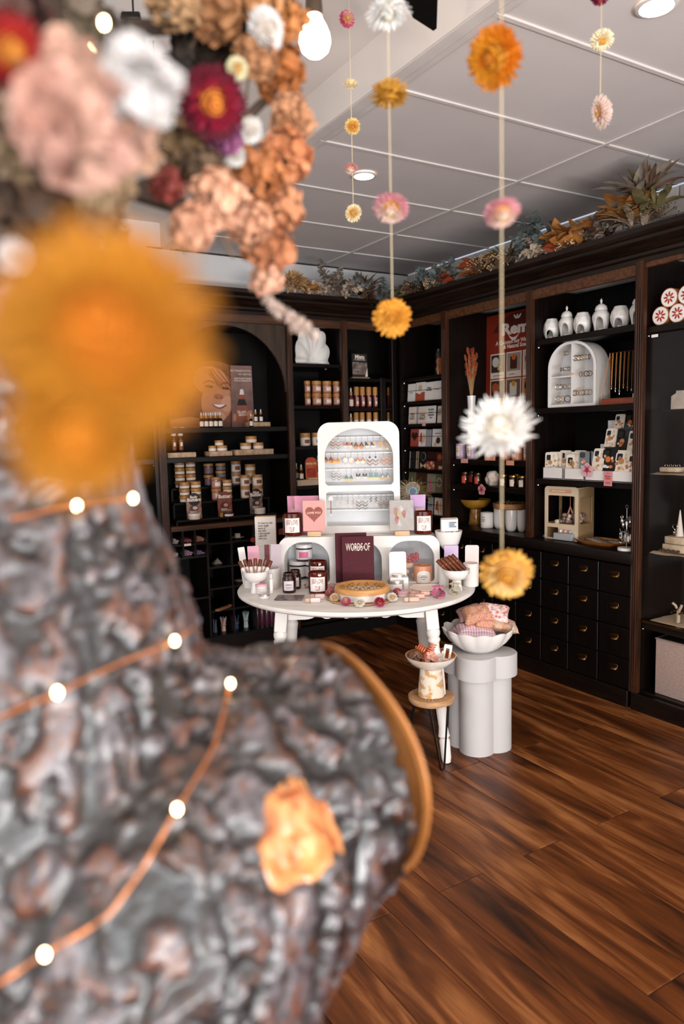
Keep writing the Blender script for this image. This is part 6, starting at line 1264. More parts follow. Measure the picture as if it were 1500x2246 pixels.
# red poster
X_ = XF+.34; A = onx(1061, 905, X_); cy_ = onx(1128, 905, X_).y; WP = 2*(A.y-cy_); h = onx(1064, 695, X_).z-1.292; P = Vector((X_, cy_, 1.292))
RUST = mat('rust_red_poster', '8e2a16', .5, col2='84250f', scale=6)
def d_remi(t, w, h, b):
    cx = -w*.0; H0 = h
    flat(t, 'dark_arch_print', [(-w*.38, h*.875), (-w*.26, h*.945), (-w*.1, h*.985), (w*.5, h*.985), (w*.5, h*.875)], mat('dark_rust_print', '5a1a12', .5), base=b)
    text(t, 'Remi', w*.47, LETTERW, (w*.015, b-.0012, h*.888), height=h*.082, bold=.05)
    part('tail_swash', MB().prism([(w*(-.12+.17*u), h*(.848-.045*math.sin(PI*u))) for u in [k/10 for k in range(11)]]+[(w*(.05-.17*u), h*(.848-.022*math.sin(PI*u))) for u in [k/10 for k in range(11)]], b-.0014, b-.0004), LETTERW, t, recalc=True, smooth=False)
    for k in (-1, 0, 1): flat(t, 'sprig_print', [(w*(.02+.035*k)+w*.014*math.cos(a)+k*w*.018*math.sin(a), h*.962+h*.016*math.sin(a)) for a in [2*PI*j/10 for j in range(10)]], LETTERW, base=b-.0008)
    text(t, 'A Coconut Soy Wax Blend\n& Natural Scents', w*.66, LETTERW, (w*.01, b-.0006, h*.785), bold=.035)
    cols = [('3a2c26', 'd8d0c8', 'c79a5c'), ('a49488', '4a1f16', 'd06a2c'), ('c9bcae', '7a4a34', 'a85a34')], [('4a3026', 'b55a26', '6a4a8a'), ('7a5a48', 'e0d8d0', 'd09a34'), ('c07a34', '241a16', '8a5a34')]
    for r_ in range(2):
        for c in range(3):
            x0 = w*(-.284+.257*c); z0 = h*(.557-.180*r_); ww, hh_ = w*.235, h*.172
            g, o1, o2 = cols[r_][c]
            flat(t, 'polaroid_print', [(x0-ww/2, z0), (x0+ww/2, z0), (x0+ww/2, z0+hh_), (x0-ww/2, z0+hh_)], CREAM, base=b); flat(t, 'photo_print', [(x0-ww*.44, z0+hh_*.24), (x0+ww*.44, z0+hh_*.24), (x0+ww*.44, z0+hh_*.95), (x0-ww*.44, z0+hh_*.95)], mat('ph_'+g, g, .5), base=b-.001)
            if c == 1: flat(t, 'candle_print', rr(ww*.45, hh_*.5, ww*.05, 3, x0, z0+hh_*.32), mat('ph_'+o1, o1, .5), base=b-.002); flat(t, 'flame_print', circ(ww*.14, x0+ww*.02, z0+hh_*.78, 10), mat('ph_'+o2, o2, .5), base=b-.0028)
            else: flat(t, 'candle_print', circ(ww*.24, x0-ww*.12, z0+hh_*.66, 14), mat('ph_'+o1, o1, .5), base=b-.002); flat(t, 'wax_print', circ(ww*.13, x0+ww*.12, z0+hh_*.42, 10), mat('ph_'+o2, o2, .5), base=b-.0028)
            lined(t, ww*.6, z0+hh_*.11, hh_*.05, 1, INK, base=b-.001, x0=x0, seed=r_*3+c)
    text(t, 'Hand Poured In Store', w*.66, LETTERW, (w*.0, b-.0006, h*.335), bold=.035); lined(t, w*.7, h*.29, h*.022, 3, LETTERW, base=b, seed=9)
card(P, WP, h, RUST, 'rust red candle poster with cream lettering and snapshot prints behind the vase', RZR, design=d_remi, tilt=-.02, name='poster', cat='poster')
# candles along the shelf below the poster
LILT = mat('lilac_tumbler', 'b99fb4', .35, coat=.2); PNKT = mat('pink_tumbler', 'dcb0ac', .35, coat=.2); PEAT = mat('peach_tumbler', 'd98f6c', .35, coat=.2)
for k, (x1, x2, m, lb) in enumerate(((1000, 1022.5, LILT, 'lilac candle tumbler first on the shelf under the vase'), (1023.5, 1046, LILT, 'lilac candle tumbler second on the shelf under the vase'), (1062, 1085, PNKT, 'pink candle tumbler in the middle of the poster shelf'), (1096.5, 1120.5, PEAT, 'peach candle tumbler before the pair at the pilaster'), (1121.5, 1147, PEAT, 'peach candle tumbler second along at the pilaster'), (1148, 1170, PEAT, 'peach candle tumbler half hidden by the fluted pilaster'))):
    P, r, h = rround(x1, x2, 976, 1009, XF+.09, 1.2905); tumbler(P, r, h, m, lb, RZR+.35, 'pastel candle tumblers', lab=CREAM, print_=True)
for x1, x2, y1, y2, lb, c in ((1011, 1026, 1006, 1015.5, 'blank pale pink tag under the lilac candles', None), (1110, 1127, 1010, 1020.5, 'peach tag under the peach candles', 'x'), (1063, 1086, 1002, 1010, 'low peach tag in front of the pink candle', 'x')):
    P, w, h = rflat(x1, y1, x2, y2, XF-.004 if y1 > 1004 else XF+.01, None); price_tag(P, w, h, RZR, lb, mat('peach_tag_card', 'e39a7a', .7) if c else None)
# jars and quartz on the next shelf
HONEY = mat('dark_honey_glass', '2a130b', .1, coat=.6); REDL = mat('orange_red_label', 'c2482c', .5)
for k, (x1, x2, dx, lab, lb) in enumerate(((1012, 1028, .06, REDL, 'dark jar with orange red label nearest the cards'), (1028, 1042, .14, REDL, 'dark jar set back between two orange labelled ones'), (1040, 1056, .06, REDL, 'second dark jar with orange red label beside the quartz'), (1096, 1112, .06, CREAM, 'dark jar with cream label just past the quartz'), (1117, 1134, .06, CREAM, 'dark jar with cream label in the middle past the quartz'), (1128, 1141, .15, CREAM, 'dark jar standing behind the cream labelled ones'), (1137, 1155, .06, CREAM, 'dark jar with cream label nearest the fluted pilaster'))):
    P, r, h = rround(x1, x2, 1041, 1068, XF+dx, 1.1205); jar(P, r, h, h*.14, HONEY, GOLD if k > 2 else BRASS, lb, 'jar', RZR+.3, 'dark gold lidded jars', lab=None); o = C.objects[-1].parent
    part('label', lambda: MB().arcpatch(r+.0008, h*.12, h*.66, 1.2), lab, o, rz=0)
P, r, h = rround(1064, 1096, 1034, 1073, XF+.08, 1.1205); stone(P, r*1.05, mat('rose_quartz_rough', 'b9a294', .35, col2='d6c5ba', scale=14, bump=.6, bscale=20), 'big rough pale quartz between the dark jars', 'quartz', (.85, 1, 1.12), seed=2)
P, w, h = rflat(1050, 1067, 1063, 1086, XF-.003, None)
def bloom_sticker(P, w, label, rz, cs):
    t = thing('hibiscus_flower', label, 'flower', P+Vector((0, 0, w*.5)), rz)
    for k in range(5): part('petal', lambda: MB().prism([(w*.30*math.sin(a)*(.8), w*.27+w*.25*math.cos(a)) for a in [2*PI*j/12 for j in range(12)]], -.0015, 0), mat('hib_'+cs[0], cs[0], .6, col2=cs[1], scale=30), t, key=('hib', round(w, 3), cs[0]), recalc=True).rotation_euler = (0, 2*PI*k/5, 0)
    part('centre', MB().prism(circ(w*.16, 0, 0, 10), -.003, -.0015), mat('hib_'+cs[2], cs[2], .6), t, recalc=True); part('stamen', MB().tube([(0, -.002, 0), (w*.1, -.008, w*.3)], .0012, 5), mat('hib_'+cs[2], cs[2], .6), t)
bloom_sticker(P, w*1.25, 'small pink hibiscus fixed to the shelf edge under the quartz', RZR, ('dba0a6', 'c97a86', 'b02038'))
# worktop: white candles, amber pedestal bowl, tray on three vases, lilac paper
P, r, h = rround(990, 1017, 1119, 1151, XF+.16, .8305); tumbler(P, r, h, MATTEW, 'white ceramic candle beside the amber pedestal bowl near the cards', RZR+.5, print_=True)
P, r, h = rround(1054, 1082, 1126, 1160, XF+.12, .8305); tumbler(P, r, h, MATTEW, 'white ceramic candle between the amber bowl and the white vases', RZR+.5, print_=True)
P, r, h = rround(1010, 1077, 1100, 1155, XF+.2, .8305); t = thing('pedestal_bowl', 'amber mottled pedestal bowl on the worktop under the jars', 'bowl', P); AMG = mat('amber_mottled_glaze', 'b07a30', .15, col2='7d5220', scale=30, coat=.5)
part('foot', MB().lathe([(0, 0), (r*.46, 0), (r*.47, h*.03), (r*.36, h*.62), (0, h*.62)], 36), AMG, t); part('bowl', MB().lathe([(0, h*.6), (r*.36, h*.6), (r*.75, h*.72), (r, h*.93), (r, h), (r*.95, h), (r*.7, h*.8), (0, h*.7)], 40), mat('amber_bowl_glaze', 'b8862f', .12, col2='94631f', scale=12, coat=.5), t)
V = []
for k, (x1, x2, y1, y2, dx) in enumerate(((1083, 1105.5, 1122, 1166, .16), (1108, 1133.5, 1122, 1169, .12), (1134, 1154, 1122, 1166, .16))):
    P, r, h = rround(x1, x2, y1, y2, XF+dx, .8305); V.append((P, r, h))
    solo('white_vase', MB().lathe([(0, 0), (r*.55, 0), (r*.85, h*.08), (r*.97, h*.3), (r, h*.7), (r*.99, .139), (r*.9, .14), (r*.88, h*.5), (0, h*.3)], 28), WHITEG, 'tall white tumbler vase, %s of three holding up the wooden tray' % ORD[k], 'vase', P, 0, 'white vases under the tray')
P = V[1][0]; s_ = mpp(P); rt = 38*s_; PT2 = (V[0][0]+V[2][0])/2+Vector((.0, 0, 0)); PT2.z = .971
t = thing('wooden_tray', 'round tan wooden tray of dried herbs resting on three white vases', 'tray', PT2); part('tray', MB().lathe([(0, 0), (rt*.9, 0), (rt*.97, .006), (rt, .036), (rt*.95, .037), (rt*.92, .012), (0, .01)], 44), mat('tan_tray_wood', 'b07a48', .5, col2='955f34', scale=8, stretch=(2, 2, 14)), t)
hb_ = MB(); rh_ = random.Random(11)
for k in range(260):
    a = rh_.uniform(0, 2*PI); q = rt*.88*math.sqrt(rh_.random()); zz = .02+.035*rh_.random()*(1-(q/rt)**2*.6); p0 = Vector((q*math.cos(a), q*math.sin(a), zz)); d = Vector((rh_.uniform(-1, 1), rh_.uniform(-1, 1), rh_.uniform(-.2, .9))).normalized()*.012
    hb_.add([p0-d, p0+Vector((d.y, -d.x, 0))*.35, p0+d, p0-Vector((d.y, -d.x, 0))*.35], [(0, 1, 2, 3)], mi=k % 3)
part('dried_herbs', hb_, [mat('herb_tan', '8f6d44', .9), mat('herb_olive', '6a5a34', .9), mat('herb_pale', 'b39a72', .9)], t, smooth=False)['kind'] = 'stuff'
for k in range(3): P = onx(1190, 1180, XF+.13); solo('lilac_paper', MB().box(0, 0, .002, .09, .13, .004, .0005), mat('lilac_paper', 'c9a5bd', .7), 'sheet of lilac paper, %s from the bottom of the small stack on the worktop' % ORD[k], 'paper', (P.x+.003*k, P.y, .8302+.0045*k), .3+.05*k, 'lilac papers', key='lilp')
# ------------------------------------------------------------------ the big bay: lanterns, ginger jars
INNER = mat('lantern_hollow', 'b5aba3', .5)
def vessel(prof, r, h, z0, wz, wx, warp):
    """turned shell with an arched opening cut in its front, given wall thickness"""
    n, m = 64, 40; b = MB(); L_ = [0]
    for (r0, a0), (r1, a1) in zip(prof, prof[1:]): L_.append(L_[-1]+math.hypot(r1-r0, a1-a0))
    def at(u):
        d = u*L_[-1]
        for i in range(len(prof)-1):
            if d <= L_[i+1]+1e-9:
                k = (d-L_[i])/max(1e-9, L_[i+1]-L_[i]); return prof[i][0]+(prof[i+1][0]-prof[i][0])*k, prof[i][1]+(prof[i+1][1]-prof[i][1])*k
        return prof[-1]
    vs = []; fs = []
    for j in range(m+1):
        q, z = at(j/m)
        for i in range(n): a = 2*PI*i/n; w_ = warp(a, z/h) ; vs.append((q*w_*math.cos(a), q*w_*math.sin(a), z))
    for j in range(m):
        for i in range(n):
            f = (j*n+i, j*n+(i+1) % n, (j+1)*n+(i+1) % n, (j+1)*n+i); cx_ = sum(vs[k][0] for k in f)/4; cy_ = sum(vs[k][1] for k in f)/4; cz_ = sum(vs[k][2] for k in f)/4
            if cy_ < 0 and abs(cx_) < wx and h*.05 < cz_ and (cz_ < z0 or ((cx_/wx)**2+((cz_-z0)/wz)**2 < 1)): continue
            fs.append(f)
    b.add(vs, fs); b.add([(x, y, z) for x, y, z in vs[-n:]], [tuple(range(n))]); return b
def opening(t, r, z0, wz, wx, zb):
    P_ = [(wx*math.cos(a), z0+wz*math.sin(a)) for a in [PI*k/16 for k in range(17)]]; P_ = [(wx, zb)]+P_+[(-wx, zb)]
    part('opening_rim', MB().tube([(x, -math.sqrt(max(1e-6, r(z)**2-x*x))*1.0, z) for x, z in P_], .0035, 6, closed=True), WHITEG, t)
tri_ = lambda x: abs((x % 1)*2-1)
for k, (x1, x2, y1, y2, lb) in enumerate(((1192, 1228, 689, 734, 'small faceted white lantern nearest the red poster'), (1258, 1297, 676, 724, 'faceted white lantern between two ginger jars'), (1339, 1381, 661, 710, 'faceted white lantern nearest the wide pilaster'))):
    P, r, h = rround(x1, x2, y1, y2, XF+.12, 2.0005); t = thing('faceted_lantern', lb, 'lantern', P, RZR+.45, 'faceted white lanterns')
    pf = [(r*.62, 0), (r*.8, h*.16), (r*.97, h*.38), (r, h*.52), (r*.88, h*.76), (r*.6, h)]
    wp = lambda a, z: .93+.09*max(tri_(a/(2*PI)*5+z*1.1), tri_(a/(2*PI)*5-z*1.1))
    o = part('body', vessel(pf, r, h, h*.24, h*.22, r*.46, wp), WHITEG, t, ang=12); sd = o.modifiers.new('wall', 'SOLIDIFY'); sd.thickness = .004; sd.offset = -1
    opening(t, lambda z: r*(.7+.34*min(1, z/(h*.4))), h*.24, h*.22, r*.46, h*.05); part('tea_light', MB().cyl(0, -r*.2, .004, h*.14, r*.26, 12), CREAM, t)
for k, (x1, x2, y1, y2, lb) in enumerate(((1225.5, 1260, 659, 728, 'lidded white ginger jar burner next to the smallest lantern'), (1299, 1337, 644, 717, 'lidded white ginger jar burner in the middle of the top shelf'), (1381, 1420, 630, 705, 'lidded white ginger jar burner half hidden by the wide pilaster'))):
    P, r, h = rround(x1, x2, y1, y2, XF+.12, 2.0005); t = thing('ginger_jar', lb, 'jar', P, RZR+.45, 'white ginger jars')
    pf = [(r*.74, 0), (r*.76, h*.1), (r*.9, h*.28), (r, h*.43), (r*.97, h*.5), (r*.8, h*.58), (r*.64, h*.63)]
    o = part('body', vessel(pf, r, h, h*.24, h*.2, r*.5, lambda a, z: 1+.010*math.cos(14*a+z*26)), WHITEG, t, ang=50); sd = o.modifiers.new('wall', 'SOLIDIFY'); sd.thickness = .004; sd.offset = -1
    opening(t, lambda z: r*(.74+.26*min(1, z/(h*.43))), h*.24, h*.2, r*.5, h*.04)
    part('lid', MB().lathe([(0, h*.63), (r*.7, h*.63), (r*.72, h*.67), (r*.6, h*.76), (r*.3, h*.82), (r*.1, h*.84), (r*.09, h*.87), (r*.16, h*.91), (r*.1, h*.96), (0, h)], 28), WHITEG, t); part('tea_light', MB().cyl(0, -r*.15, .004, h*.09, r*.3, 12), CREAM, t)
# arched earring house
P, w, h = rflat(1206, 748, 1301, 892, XF+.06, 1.6028); dE = .13
t = thing('arched_ear_stand', 'white arched cabinet with hoops hanging in small compartments', 'display', P, RZR+.12)
ao = rr(w, h, .006, 12, rt=w*.47); ai = rr(w-.03, h-.03, .006, 12, 0, .015, rt=w*.47-.016)
part('front_rim', MB().prism(ao, 0, .012, holes=[ai]), WHITE, t, recalc=True); n_ = len(ao)
part('shell', MB().add([(x, .006, z) for x, z in ao]+[(x, dE, z) for x, z in ao], [(i, (i+1) % n_, (i+1) % n_+n_, i+n_) for i in range(n_)]), WHITE, t, recalc=True); part('back_panel', MB().prism(ao, dE-.006, dE), mat('display_back_white', 'dfe0e2', .6), t, recalc=True)
part('divider', MB().box(0, dE/2, h*.485, .008, dE-.01, h*.95), WHITE, t, smooth=False); part('shelf', MB().box(-w*.24, dE/2, h*.47, w*.46, dE-.01, .007), WHITE, t, smooth=False); part('price_label', MB().box(-.0, -.001, h*.5, w*.12, .001, h*.02), mat('peach_tag_card', 'e39a7a', .7), t, smooth=False)
HOOPC = [('c79b55', 'gold'), ('cfcac4', 'silver'), ('8a6a3a', 'bronze')]
hp_ = ((-.14, .86, .1, 2, .010), (.2, .78, .34, 5, .014), (-.16, .62, .22, 4, .010), (.26, .53, .24, 4, .014), (-.2, .36, .3, 4, .014), (.2, .25, .36, 6, .014), (-.2, .18, .3, 3, .018))
for k, (xc, zf, wd, n, rr__) in enumerate(hp_):
    rl = part('hanging_rail', MB().box(xc*w, .03, zf*h, wd*w+.01, .02, .006, .001), GLASSC, t, smooth=False)
    for j in range(n):
        x = xc*w+wd*w*((j+.5)/n-.5); q = Vector((x, .012, zf*h-.002)); W = t.matrix_basis @ q
        e = solo('hoop_earring', lambda: MB().tube([(rr__*math.sin(a), 0, -rr__+rr__*math.cos(a)) for a in [2*PI*i/16 for i in range(16)]], .0022, 5, closed=True), mat('hoop_'+HOOPC[(k+j) % 3][1], HOOPC[(k+j) % 3][0], .25, .9), '%s hoop hanging %s on the %s rail of the arched white cabinet' % (HOOPC[(k+j) % 3][1], ORD[j], ORD[k]), 'earring', W, RZR+.12+rnd.uniform(-.7, .7), 'hoops in the arched cabinet', key=('hoop', rr__, (k+j) % 3))
# copper necklace stand
P, w, h = rflat(1318, 771, 1396, 887, XF+.09, 1.6028); t = thing('necklace_stand', 'copper wire stand with a pink glass base for necklaces', 'stand', P, RZR)
wt = w*.72
part('wire_frame', MB().tube([(-w/2, 0, .03), (-wt/2, .03, h), (wt/2, .03, h), (w/2, 0, .03)], .0022, 6).tube([(-w/2, .07, .03), (-wt/2, .03, h)], .0022, 6).tube([(w/2, .07, .03), (wt/2, .03, h)], .0022, 6), COPPER, t)
part('base_glass', MB().box(0, .035, .017, w*.98, .068, .026), mat('pink_glass', 'a5543f', .15, col2='8f4636', coat=.6), t, smooth=False)
part('base_frame', MB().tube([(-w/2, 0, .031), (w/2, 0, .031), (w/2, .07, .031), (-w/2, .07, .031)], .0022, 5, closed=True).tube([(-w/2, 0, .003), (w/2, 0, .003), (w/2, .07, .003), (-w/2, .07, .003)], .0022, 5, closed=True).tube([(-w/2, 0, .003), (-w/2, 0, .031)], .0022, 5).tube([(w/2, 0, .003), (w/2, 0, .031)], .0022, 5).tube([(w*.1, 0, .003), (w*.1, 0, .031)], .0016, 5), COPPER, t)
for k in range(6):
    x = -wt/2+wt*(k+.6)/6.4; L_ = h*(.72+.06*(k % 3)); q = t.matrix_basis @ Vector((x, .03, h))
    n_t = thing('necklace', 'fine chain necklace, %s along the copper stand' % ORD[k], 'necklace', q, RZR, 'necklaces on the copper stand')
    part('chain', MB().tube([(-.003, .003, .001), (-.003, -.003, -L_*.5), (-.0005, -.005, -L_*.85)], .0006, 4).tube([(.003, .003, .001), (.003, -.003, -L_*.5), (.0005, -.005, -L_*.85)], .0006, 4), COPPER if k % 2 else GOLD, n_t); part('pendant', MB().sph((0, -.005, -L_*.85-.008), .007, 8, 6, (.8, .5, 1.3)), mat('amber_bead', 'a0521f', .2) if k in (0, 3, 4) else SILVER, n_t); part('charm', MB().tube([(0, -.005, -L_*.85-.014), (0, -.005, -L_*.97)], .0014, 4), SILVER, n_t)
solo('tag', MB().box(0, 0, .011, .02, .001, .022), CREAM, 'little cream tag at the end of the copper necklace stand', 'tag', onx(1391, 872, XF+.06), RZR, smooth=False)
# phone cases in white boxes
SHELLW = mat('shell_cast_white', 'e6dacb', .3, col2='d0b28e', scale=45, lo=.36, hi=.46, coat=.3); SHELLB = mat('shell_cast_black', '141213', .3, coat=.4)
def phone(P, w, h, black, label, rz, tilt, seed=0):
    t = thing('phone_case', label, 'phone case', P, rz, ('cream shell phone cases', 'black shell phone cases')[black], tilt=tilt)
    cs_ = part('case', lambda: MB().prism(rr(w, h, w*.14, 4), -.005, .005), SHELLB if black else SHELLW, t, key=('pc', round(w, 3), round(h, 3), black), recalc=True)
    part('camera_cutout', lambda: MB().prism(rr(w*.40, w*.44, w*.09, 3, -w*.2, h-w*.6), -.0062, -.0045), mat('cutout_dark', '1d1815', .6), cs_, key=('pcc', round(w, 3), round(h, 3)), recalc=True)
    part('cutout_rim', lambda: MB().prism(rr(w*.5, w*.54, w*.12, 3, -w*.2, h-w*.65), -.0064, -.0042, holes=[rr(w*.36, w*.40, w*.08, 3, -w*.2, h-w*.58)]), BLACKM if black else WHITE, cs_, key=('pcr', round(w, 3), round(h, 3), black), recalc=True)
    q = random.Random(seed); cs = [mat('shell_bit_'+c, c, .4) for c in (('e0742c', 'e9dccb', 'd8c8b0', 'efe7dc') if black else ('c08a5c', 'd8b48a', 'b5765a', 'cfae8f'))]
    for k in range(9): 
        x, z = q.uniform(-.36, .36)*w, q.uniform(.08, .66)*h; a = q.uniform(0, PI); rx, rz_ = w*q.uniform(.05, .13), w*q.uniform(.05, .1)
        if k == 0: rx = rz_ = w*.17; x, z = -.05*w, .5*h
        part('inset_shell', MB().prism([(x+rx*math.cos(b)*math.cos(a)-rz_*math.sin(b)*math.sin(a), z+rx*math.cos(b)*math.sin(a)+rz_*math.sin(b)*math.cos(a)) for b in [2*PI*j/9 for j in range(9)]], -.0075, -.004), cs[k % 4], cs_, recalc=True)
    return t
wb_ = []
for (x1, x2, y1, y2, lb, dp2) in ((1190, 1234, 1026, 1051, 'white box of phone cases nearest the red poster', .1), (1237, 1281, 1028, 1054, 'middle white box of phone cases', .1), (1282, 1395, 1034, 1063, 'long white box under the stepped phone cases', .14)):
    A = onx(x1, y2, XF+.02); B = onx(x2, y2, XF+.02); w = A.y-B.y; zt_ = onx((x1+x2)/2, y1, XF+.02).z; h = zt_-1.19; P = Vector((XF+.02, (A.y+B.y)/2, 1.1905)); wb_.append((P, w, h))
    t = thing('white_box', lb, 'box', P, RZR); part('front', MB().box(0, .003, h/2, w, .006, h, .001), WHITE, t); part('side', MB().box(-w/2+.003, dp2/2, h/2, .006, dp2, h, .001), WHITE, t); part('side', MB().box(w/2-.003, dp2/2, h/2, .006, dp2, h, .001), WHITE, t); part('bottom', MB().box(0, dp2/2, .003, w-.012, dp2, .006), WHITE, t)
    if dp2 > .12:
        for k in range(3): part('step', MB().box(0, .06+.06*k, .02+.05*k+.5*.07*k+.02, w-.014, .006, h+.09*k), WHITE, t, smooth=False)
def pcpx(x1, x2, y1, y2, X, black, label, tilt=-.1, rz=.12, z=None, seed=0):
    P, w, h = rflat(x1, y1, x2, y2, X, z); phone(P, w, h, black, label, RZR+rz, tilt, seed)
pcpx(1197, 1220, 992, 1036, XF+.05, 0, 'cream shell phone case at the front of the first white box', -.06, .15, None, 1); pcpx(1204, 1229, 991, 1036, XF+.07, 0, 'cream shell phone case second in the first white box', -.08, .15, None, 2); pcpx(1227, 1250, 988, 1034, XF+.09, 0, 'cream shell phone case at the back of the first white box', -.1, .1, None, 3)
pcpx(1243, 1271, 997, 1036, XF+.05, 0, 'cream shell phone case at the front of the middle white box', -.06, .1, None, 4); pcpx(1253, 1279, 991, 1036, XF+.075, 0, 'cream shell phone case second in the middle white box', -.06, .1, None, 5); pcpx(1260, 1284, 988, 1034, XF+.1, 0, 'cream shell phone case at the back of the middle white box', -.06, .1, None, 6)
pcpx(1273, 1290, 990, 1034, XF+.05, 1, 'black shell phone case at the end of the middle white box', -.06, .5, None, 7); pcpx(1284, 1299, 990, 1034, XF+.08, 1, 'second black shell phone case beside the stepped stand', -.06, .5, None, 8)
for k, (x1, x2, y1, y2, X, bl, lb) in enumerate(((1297, 1322, 983, 1034, XF+.03, 0, 'white shell phone case first along the bottom step'), (1316, 1349, 980, 1035, XF+.03, 1, 'black shell phone case with an orange scallop on the bottom step'), (1345, 1380, 987, 1037, XF+.03, 0, 'white shell phone case third along the bottom step'), (1374, 1400, 995, 1038, XF+.03, 0, 'white shell phone case last along the bottom step'),
                                              (1325, 1348, 939, 985, XF+.09, 0, 'white shell phone case on the middle step'), (1347, 1378, 938, 998, XF+.09, 1, 'black shell phone case with starfish on the middle step'), (1374, 1400, 944, 997, XF+.09, 0, 'white shell phone case by the pilaster on the middle step'), (1347, 1368, 908, 942, XF+.15, 0, 'white shell phone case on the top step'), (1368, 1394, 904, 948, XF+.15, 1, 'black shell phone case on the top step'))):
    pcpx(x1, x2, y1, y2, X, bl, lb, -.22, .0, None, 20+k)
P, w, h = rflat(1324, 1034, 1342, 1066, XF+.012, None); P.z -= .0
t = thing('pink_sign', 'pink Phone Cases sign hanging on the long white box', 'sign', P, RZR); part('card', MB().box(0, 0, h/2, w, .0015, h), mat('pink_sign_card', 'd98a8c', .7), t, smooth=False); text(t, 'Phone\nCases', w*.62, REDINK, (0, -.0012, h*.6), bold=.03); lined(t, w*.6, h*.25, h*.07, 2, REDINK, base=-.0008, seed=5); part('dot', MB().prism(circ(w*.06, 0, h*.86, 8), -.0016, -.0008), REDINK, t, recalc=True)
P, w, h = rflat(1277, 1023, 1298, 1047, XF+.005, None); bloom_sticker(P, w*1.2, 'larger pink hibiscus on the corner of the long white box', RZR, ('dfa9ac', 'd3909a', 'b01c3c'))
# toy claw machine
P, w, h = rflat(1197.5, 1061, 1263, 1178, XF+.07, .8305); dM = .16; CRM = mat('cream_plywood', 'd6c2a8', .55, col2='c9b396', scale=4); TANP = mat('tan_plywood', 'a98a66', .6, col2='97784f', scale=5)
t = thing('claw_machine', 'little cream toy claw machine full of balls on the worktop', 'toy', P, RZR+.12)
fo = rr(w, h, .004, 6, rt=.022); win = rr(w*.83, h*.53, .008, 4, -w*.0, h*.30)
part('front_panel', MB().prism(fo, 0, .008, holes=[win, rr(w*.36, h*.2, .004, 3, -w*.26, h*.03)]), CRM, t, recalc=True)
for sx in (-1, 1): part('side_panel', MB().prism([(0.008, 0), (dM, 0), (dM, h*.97), (.008, h*.97)], -.004, .004, M=T(sx*(w/2-.004), 0, 0) @ Matrix(((0, 1, 0, 0), (1, 0, 0, 0), (0, 0, 1, 0), (0, 0, 0, 1))), holes=[rr(dM*.72, h*.5, .006, 4, dM*.52, h*.31)]), TANP, t, recalc=True)
part('top', MB().box(0, dM/2, h*.975, w-.01, dM-.008, .006), CRM, t, smooth=False); part('inner_floor', MB().box(0, dM/2, h*.29, w-.014, dM-.014, .006), TANP, t, smooth=False); part('back_panel', MB().box(w*.2, dM-.004, h*.5, w*.58, .006, h*.92), TANP, t, smooth=False)
part('sign_band', MB().box(-.002, -.001, h*.915, w*.66, .002, h*.065), mat('peach_sign_band', 'd49a78', .6), t, smooth=False); lined(t, w*.56, h*.915, h*.045, 1, mat('peach_sign_letters', 'ecd0b8', .6), base=-.002, seed=8)
part('prize_drawer', MB().box(w*.14, -.012, h*.075, w*.56, .03, h*.13, .002), mat('grey_clear_plastic', 'a5a5a6', .25, coat=.4), t); part('chute', MB().box(-w*.16, .03, h*.33, w*.1, .05, h*.08, .004), CRM, t)
part('claw', MB().tube([(w*.06, .05, h*.47), (w*.13, .05, h*.62), (w*.2, .05, h*.5)], .006, 6).tube([(w*.13, .05, h*.62), (w*.13, .05, h*.8)], .002, 5), mat('pink_claw', 'd08e78', .35), t)
BALLM = [mat('ball_'+c, c, .2, coat=.5) for c in ('a08c7c', 'c9b8a6', '6f6058', 'b08d86')]
for k in range(44):
    x, y, z = rnd.uniform(-.10, .40)*w, rnd.uniform(.025, dM-.025), h*.29+.016+.017*(k//15); W = t.matrix_basis @ Vector((x, y, z)); solo('toy_ball', lambda: MB().sph((0, 0, 0), .013, 10, 7), BALLM[k % 4], 'small shiny ball in the heap inside the toy claw machine', 'ball', W, 0, 'balls in the claw machine', key=('ball', k % 4))
for k, c in enumerate(('e5dccb', 'dba5a0', '93a9bf')): W = t.matrix_basis @ Vector((w*(.04+.14*k), -.012, h*.14+.011)); solo('prize_ball', MB().sph((0, 0, 0), .0105, 10, 7), mat('prize_'+c, c, .2, coat=.5), '%s ball on top of the claw machine prize drawer' % ('cream', 'pink', 'pale blue')[k], 'ball', W)
# wooden tray of chains and the key-ring tree
P = onx(1313, 1192, XF+.12); A = onx(1256, 1185, XF+.1); B = onx(1372, 1196, XF+.1); L_ = (A.y-B.y); P = Vector((XF+.13, (A.y+B.y)/2, .8305))
t = thing('wooden_dish', 'orange brown wooden tray of dark chains beside the toy claw machine', 'tray', P, RZR+.05)
part('dish', MB().lathe([(0, 0), (.4, 0), (.5, .02), (.47, .022), (.38, .008), (0, .007)], 40, M=Matrix.Diagonal((L_, .2, 1, 1))), mat('orange_brown_wood', 'a5652a', .4, col2='7f471a', scale=6, stretch=(2, 12, 2)), t)
rc = random.Random(2)
for k in range(7): part('chain', MB().tube([((-.36+.72*j/9)*L_, (-.05+.016*k)+.012*math.sin(j*1.1+k), .014+.003*math.sin(j+k)) for j in range(10)], .0045, 5), mat('dark_chain', '241c17', .3, .5, col2='8f8378', scale=160), t)
part('pale_stick', MB().tube([(-.1*L_, .05, .022), (.22*L_, .03, .026)], .003, 5), KRAFT, t)
P, r, h = rround(1355, 1392, 1106, 1209, XF+.05, .8305); t = thing('keyring_tree', 'wire key-ring tree on a round white base beside the wide pilaster', 'stand', P, RZR)
